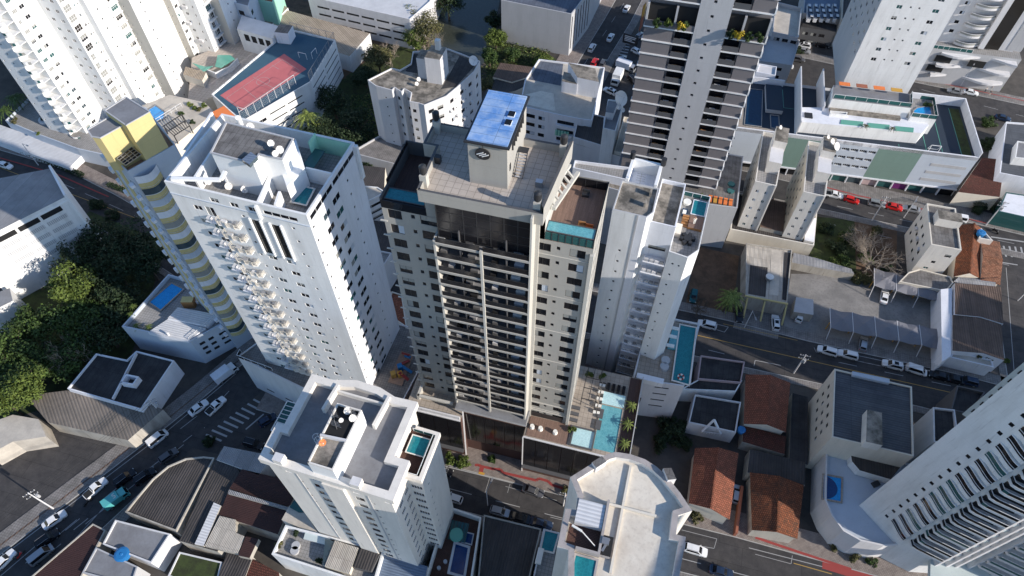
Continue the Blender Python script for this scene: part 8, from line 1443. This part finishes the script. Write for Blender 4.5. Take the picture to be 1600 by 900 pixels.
truck(964, 122, 955, 140, 'large white box truck in the yard left of the grey tower', 'white_wall', 'white_wall', 6.0, 2.6, 3.2); truck(978, 103, 992, 108, 'white delivery truck with blue-grey cab behind the large truck', 'cool_white_wall', 'car_silver', 6.5, 2.3, 2.8); car('suv', 'car_white', 953, 142, 943, 137, 'white car with a sunroof in front of the large box truck', sun=True); car('hatch', 'car_white', 995, 80, 1003, 84, 'white car beside the black billboard'); car('hatch', 'car_silver', 972, 92, 978, 86, 'pale car nosing out behind the trucks'); car('suv', 'car_black', 989, 125, 996, 132, 'black car right of the large box truck'); car('hatch', 'car_silver', 1000, 55, 1006, 50, 'silver car above the billboard')
for i, (x, y, hx, hy, m, l) in enumerate(((1261, 62, 1275, 65, 'car_white', 'white car, top one of the car yard column'), (1256, 71, 1240, 68, 'car_white', 'white car with a black roof, second in the car yard column'), (1256, 79, 1270, 82, 'car_silver', 'pale car, third in the car yard column'), (1206, 99, 1190, 96, 'car_white', 'white saloon, left of the pair by the pool wall'), (1229, 102, 1245, 105, 'car_white', 'white car with dark glass roof, right of the pair by the pool wall'), (1247, 92, 1260, 94, 'car_grey', 'dull reddish-grey car under the yard tree'), (1318, 60, 1320, 48, 'car_silver', 'silver car standing beside the yard tree on the right'), (1285, 70, 1296, 72, 'car_black', 'dark car under the workshop canopy'))): car('suv' if i % 2 else 'sedan', m, x, y, hx, hy, l, sun=(i in (1, 4)))
car('sedan', 'car_silver', 1492, 142, 1476, 139, 'silver car, left of the pair on the far street'); car('sedan', 'car_white', 1517, 144, 1532, 147, 'pale car, right of the pair on the far street'); car('sedan', 'car_blue', 1567, 184, 1580, 187, 'dark car on the far street by the shaded trees')
# ================================================================== STREET FURNITURE
def lamp(px, py, hx, hy, h, label, kind='street_lamp', z=0.0):
    p = at(px, py, z); q = at(hx, hy, z); d = (q - p); d.z = 0; d = d.normalized() * 2.2; t = thing(kind, label, 'street lamp', p); g = MB(); g.cyl(p, p + Vector((0, 0, h)), .12, .08, 'pale_grey_wall', 8); g.build('pole', t); g = MB(); g.bar(p + Vector((0, 0, h - .1)), p + d + Vector((0, 0, h + .3)), .08, .08, 'metal_grey'); g.build('arm', t); g = MB(); c = p + d + Vector((0, 0, h + .3)); g.bar(c - d * .15, c + d * .25, .3, .14, 'metal_grey'); g.build('lamp_head', t)
def pole(px, py, h, label, yaw=-15, z=0.0):
    p = at(px, py, z); t = thing('utility_pole', label, 'utility pole', p); g = MB(); g.cyl(p, p + Vector((0, 0, h)), .17, .11, 'pale_grey_wall', 8); g.build('pole', t); a = R_(yaw); d = Vector((math.cos(a), math.sin(a), 0))
    for k in (0, 1.2): g = MB(); g.bar(p - d * 1.1 + Vector((0, 0, h - .4 - k)), p + d * 1.1 + Vector((0, 0, h - .4 - k)), .1, .12, 'metal_grey'); [g.cyl(p + d * s + Vector((0, 0, h - .34 - k)), p + d * s + Vector((0, 0, h - .1 - k)), .06, .05, 'dish_white', 6) for s in (-1, -.4, .4, 1)]; g.build('cross_arm', t)
    g = MB(); g.cyl(p + d * .5 + Vector((0, 0, h - 3)), p + d * .5 + Vector((0, 0, h - 2)), .28, .28, 'mid_grey_wall', 10); g.build('transformer', t); return p
P1 = pole(84, 795, 9, 'power pole with crossed arms beside the avenue and the dark yard', 40); P2 = pole(258, 652, 8, 'power pole at the corner of the tan canopy roof', 40); P3 = pole(1362, 345, 9, 'power pole on the back street by the bare trees'); P4 = pole(1540, 352, 9, 'power pole at the corner above the triangular tank box'); P5 = pole(1240, 583, 8, 'power pole behind the cream office on the side street'); P6 = pole(880, 790, 7, 'short utility pole by the shaded parked cars')
lamp(60, 258, 68, 262, 8, 'street light leaning over the west street hedge'); lamp(762, 790, 768, 778, 8, 'street light standing above the silver-fronted parked car'); lamp(1163, 512, 1166, 522, 7, 'street light in front of the garage forecourt'); lamp(1412, 340, 1408, 348, 8, 'street light beside the darker red car'); lamp(1590, 470, 1580, 474, 8, 'street light on the right edge of the cross street'); lamp(1500, 135, 1492, 148, 9, 'tall lamp in front of the wavy planted base')
def wire(a, b_, h0, h1, label):
    t = thing('power_line', label, 'power line', (a.x, a.y, h0)); 
    for s in (-1, -.4, .4, 1):
        o = Vector((s * .8, s * -.5, 0)); g = MB(); n = 10; pr = None
        for k in range(n + 1):
            f = k / n; q = a.lerp(b_, f) + o; q.z = h0 + (h1 - h0) * f - 1.2 * 4 * f * (1 - f)
            if pr is not None: g.bar(pr, q, .035, .035, 'rubber')
            pr = q
        g.build('cable', t)
wire(P1, P2, 8.6, 7.6, 'power cables along the avenue between the yard pole and the canopy pole'); wire(at(-60, 905), P1, 8.6, 8.6, 'power cables running off the left edge above the dark yard'); wire(P3, P4, 8.6, 8.6, 'power cables along the back street'); wire(P5, at(1440, 600), 7.6, 8, 'power cables over the side street behind the cream office')
def txt(parent, body, loc, rz, size, m, name='lettering', rx=math.pi / 2):
    cu = bpy.data.curves.new(name, 'FONT'); cu.body = body; cu.size = size; cu.extrude = .02; cu.align_x = 'CENTER'; cu.align_y = 'CENTER'; cu.materials.append(MATS[m]); o = bpy.data.objects.new(name, cu); col.objects.link(o)
    o.parent = parent; o.location = Vector(loc) - root_loc(parent); o.rotation_euler = (rx, 0, rz); return o
def board(px, py, z, w_, h, yaw, m, label, text=None, tm='frame_white', ts=.6, posts=2):
    p = at(px, py, z); t = thing('billboard', label, 'billboard', (p.x, p.y, 0)); a = R_(yaw); u = Vector((math.cos(a), math.sin(a))); v = Vector((-u.y, u.x)); g = MB(); c = p.xy; g.prism([c - u * w_ / 2 - v * .08, c + u * w_ / 2 - v * .08, c + u * w_ / 2 + v * .08, c - u * w_ / 2 + v * .08], z - h / 2, z + h / 2, m, None, True); g.build('panel', t)
    for s in (-.3, .3): g = MB(); g.bar((*(c + u * w_ * s + v * .2), 0), (*(c + u * w_ * s + v * .2), z), .2, .2, 'metal_grey'); g.build('post', t)
    for i, ln in enumerate(text or []): q = c - v * .12; txt(t, ln, (q.x, q.y, z + h / 2 - ts * (1.0 + 1.25 * i)), a, ts, tm)
    return t
# ================================================================== BILLBOARDS, LETTERING, AND THE TOWERS WHOSE SHADOWS FALL ACROSS THE PLACE
bb = board(985, 62, 4.5, 5.2, 3.4, -28, 'frame_dark', 'black billboard with white lines of text beside the grey tower')
F = Fr(985, 62, 4.5, -28)
for i in range(4): g = MB(); g.prism(F.rect(-2.0, -.13, (1.9, 1.7, .6, 1.6)[i], -.09), 5.4 - i * .55, 5.65 - i * .55, 'frame_white', None, True); g.build('text_line', bb)
bb = board(1004, 26, 6, 2.6, 9, 62, 'brick_red_wall', 'tall ochre and red advertising banner left of the grey tower')
F = Fr(1004, 26, 6, 62); g = MB(); g.prism(F.rect(-1.3, -.12, 1.3, -.085), 6.2, 10.5, 'ochre', None, True); g.build('upper_panel', bb)
tk = [o for o in bpy.data.objects if 'teal box truck' in str(o.get('label', ''))][0]
cu = bpy.data.curves.new('lettering', 'FONT'); cu.body = 'S'; cu.size = 1.5; cu.extrude = .01; cu.align_x = 'CENTER'; cu.align_y = 'CENTER'; cu.materials.append(MATS['cream_light']); ob = bpy.data.objects.new('lettering', cu); col.objects.link(ob); bpy.context.view_layer.update(); me = bpy.data.meshes.new_from_object(ob.evaluated_get(bpy.context.evaluated_depsgraph_get())); bpy.data.objects.remove(ob); o = bpy.data.objects.new('lettering', me); col.objects.link(o); o.parent = tk; o.location = (.1, 0, 2.36); o.rotation_euler = (0, 0, 0)
for n_, t_, h, nw, tw, lab in ((20, 62, 71.5, 15.5, 14, 'tower beyond the lower right corner'), (97, 118, 78, 21.3, 20, 'tower beyond the right edge, nearer one'), (118.5, 112, 33, 16, 22, 'block beyond the right edge, farther one')):
    e, s = Vector((.477, .879)), Vector((.879, -.477)); q = [s * t_ + e * n_, s * (t_ + tw) + e * n_, s * (t_ + tw) + e * (n_ + nw), s * t_ + e * (n_ + nw)]
    B = Bld('apartment_tower', 'white ' + lab, 'tower'); q = ccw(q); B.shell(q, 0, h, 'white_wall', {i: [(3, 4.6, h - 4, 1.2, 3, int(h / 3) - 2, 'pair'), (8, 9.6, h - 4, 1.2, 3, int(h / 3) - 2, 'pair')] for i in range(4)}, par=1); B.done()
for i, (x, y, a, b_) in enumerate(((1541, 140, 'cloth_white', 'navy_paint'), (1551, 137, 'cloth_white', 'cream_wall'), (1548, 145, 'navy_paint', 'cream_wall'), (884, 775, 'cloth_white', 'frame_dark'), (1208, 312, 'paint_red', 'navy_paint'))):
    person(x, y, .13, ('person in white top and dark trousers, left of the group on the far pavement', 'person in white and cream in the middle of the group on the far pavement', 'person in a dark top on the kerb side of the far pavement group', 'person in a white top on the pavement beside the rounded rooftop tower', 'person in a red top on the back street pavement behind the twin towers')[i], a, b_, i)
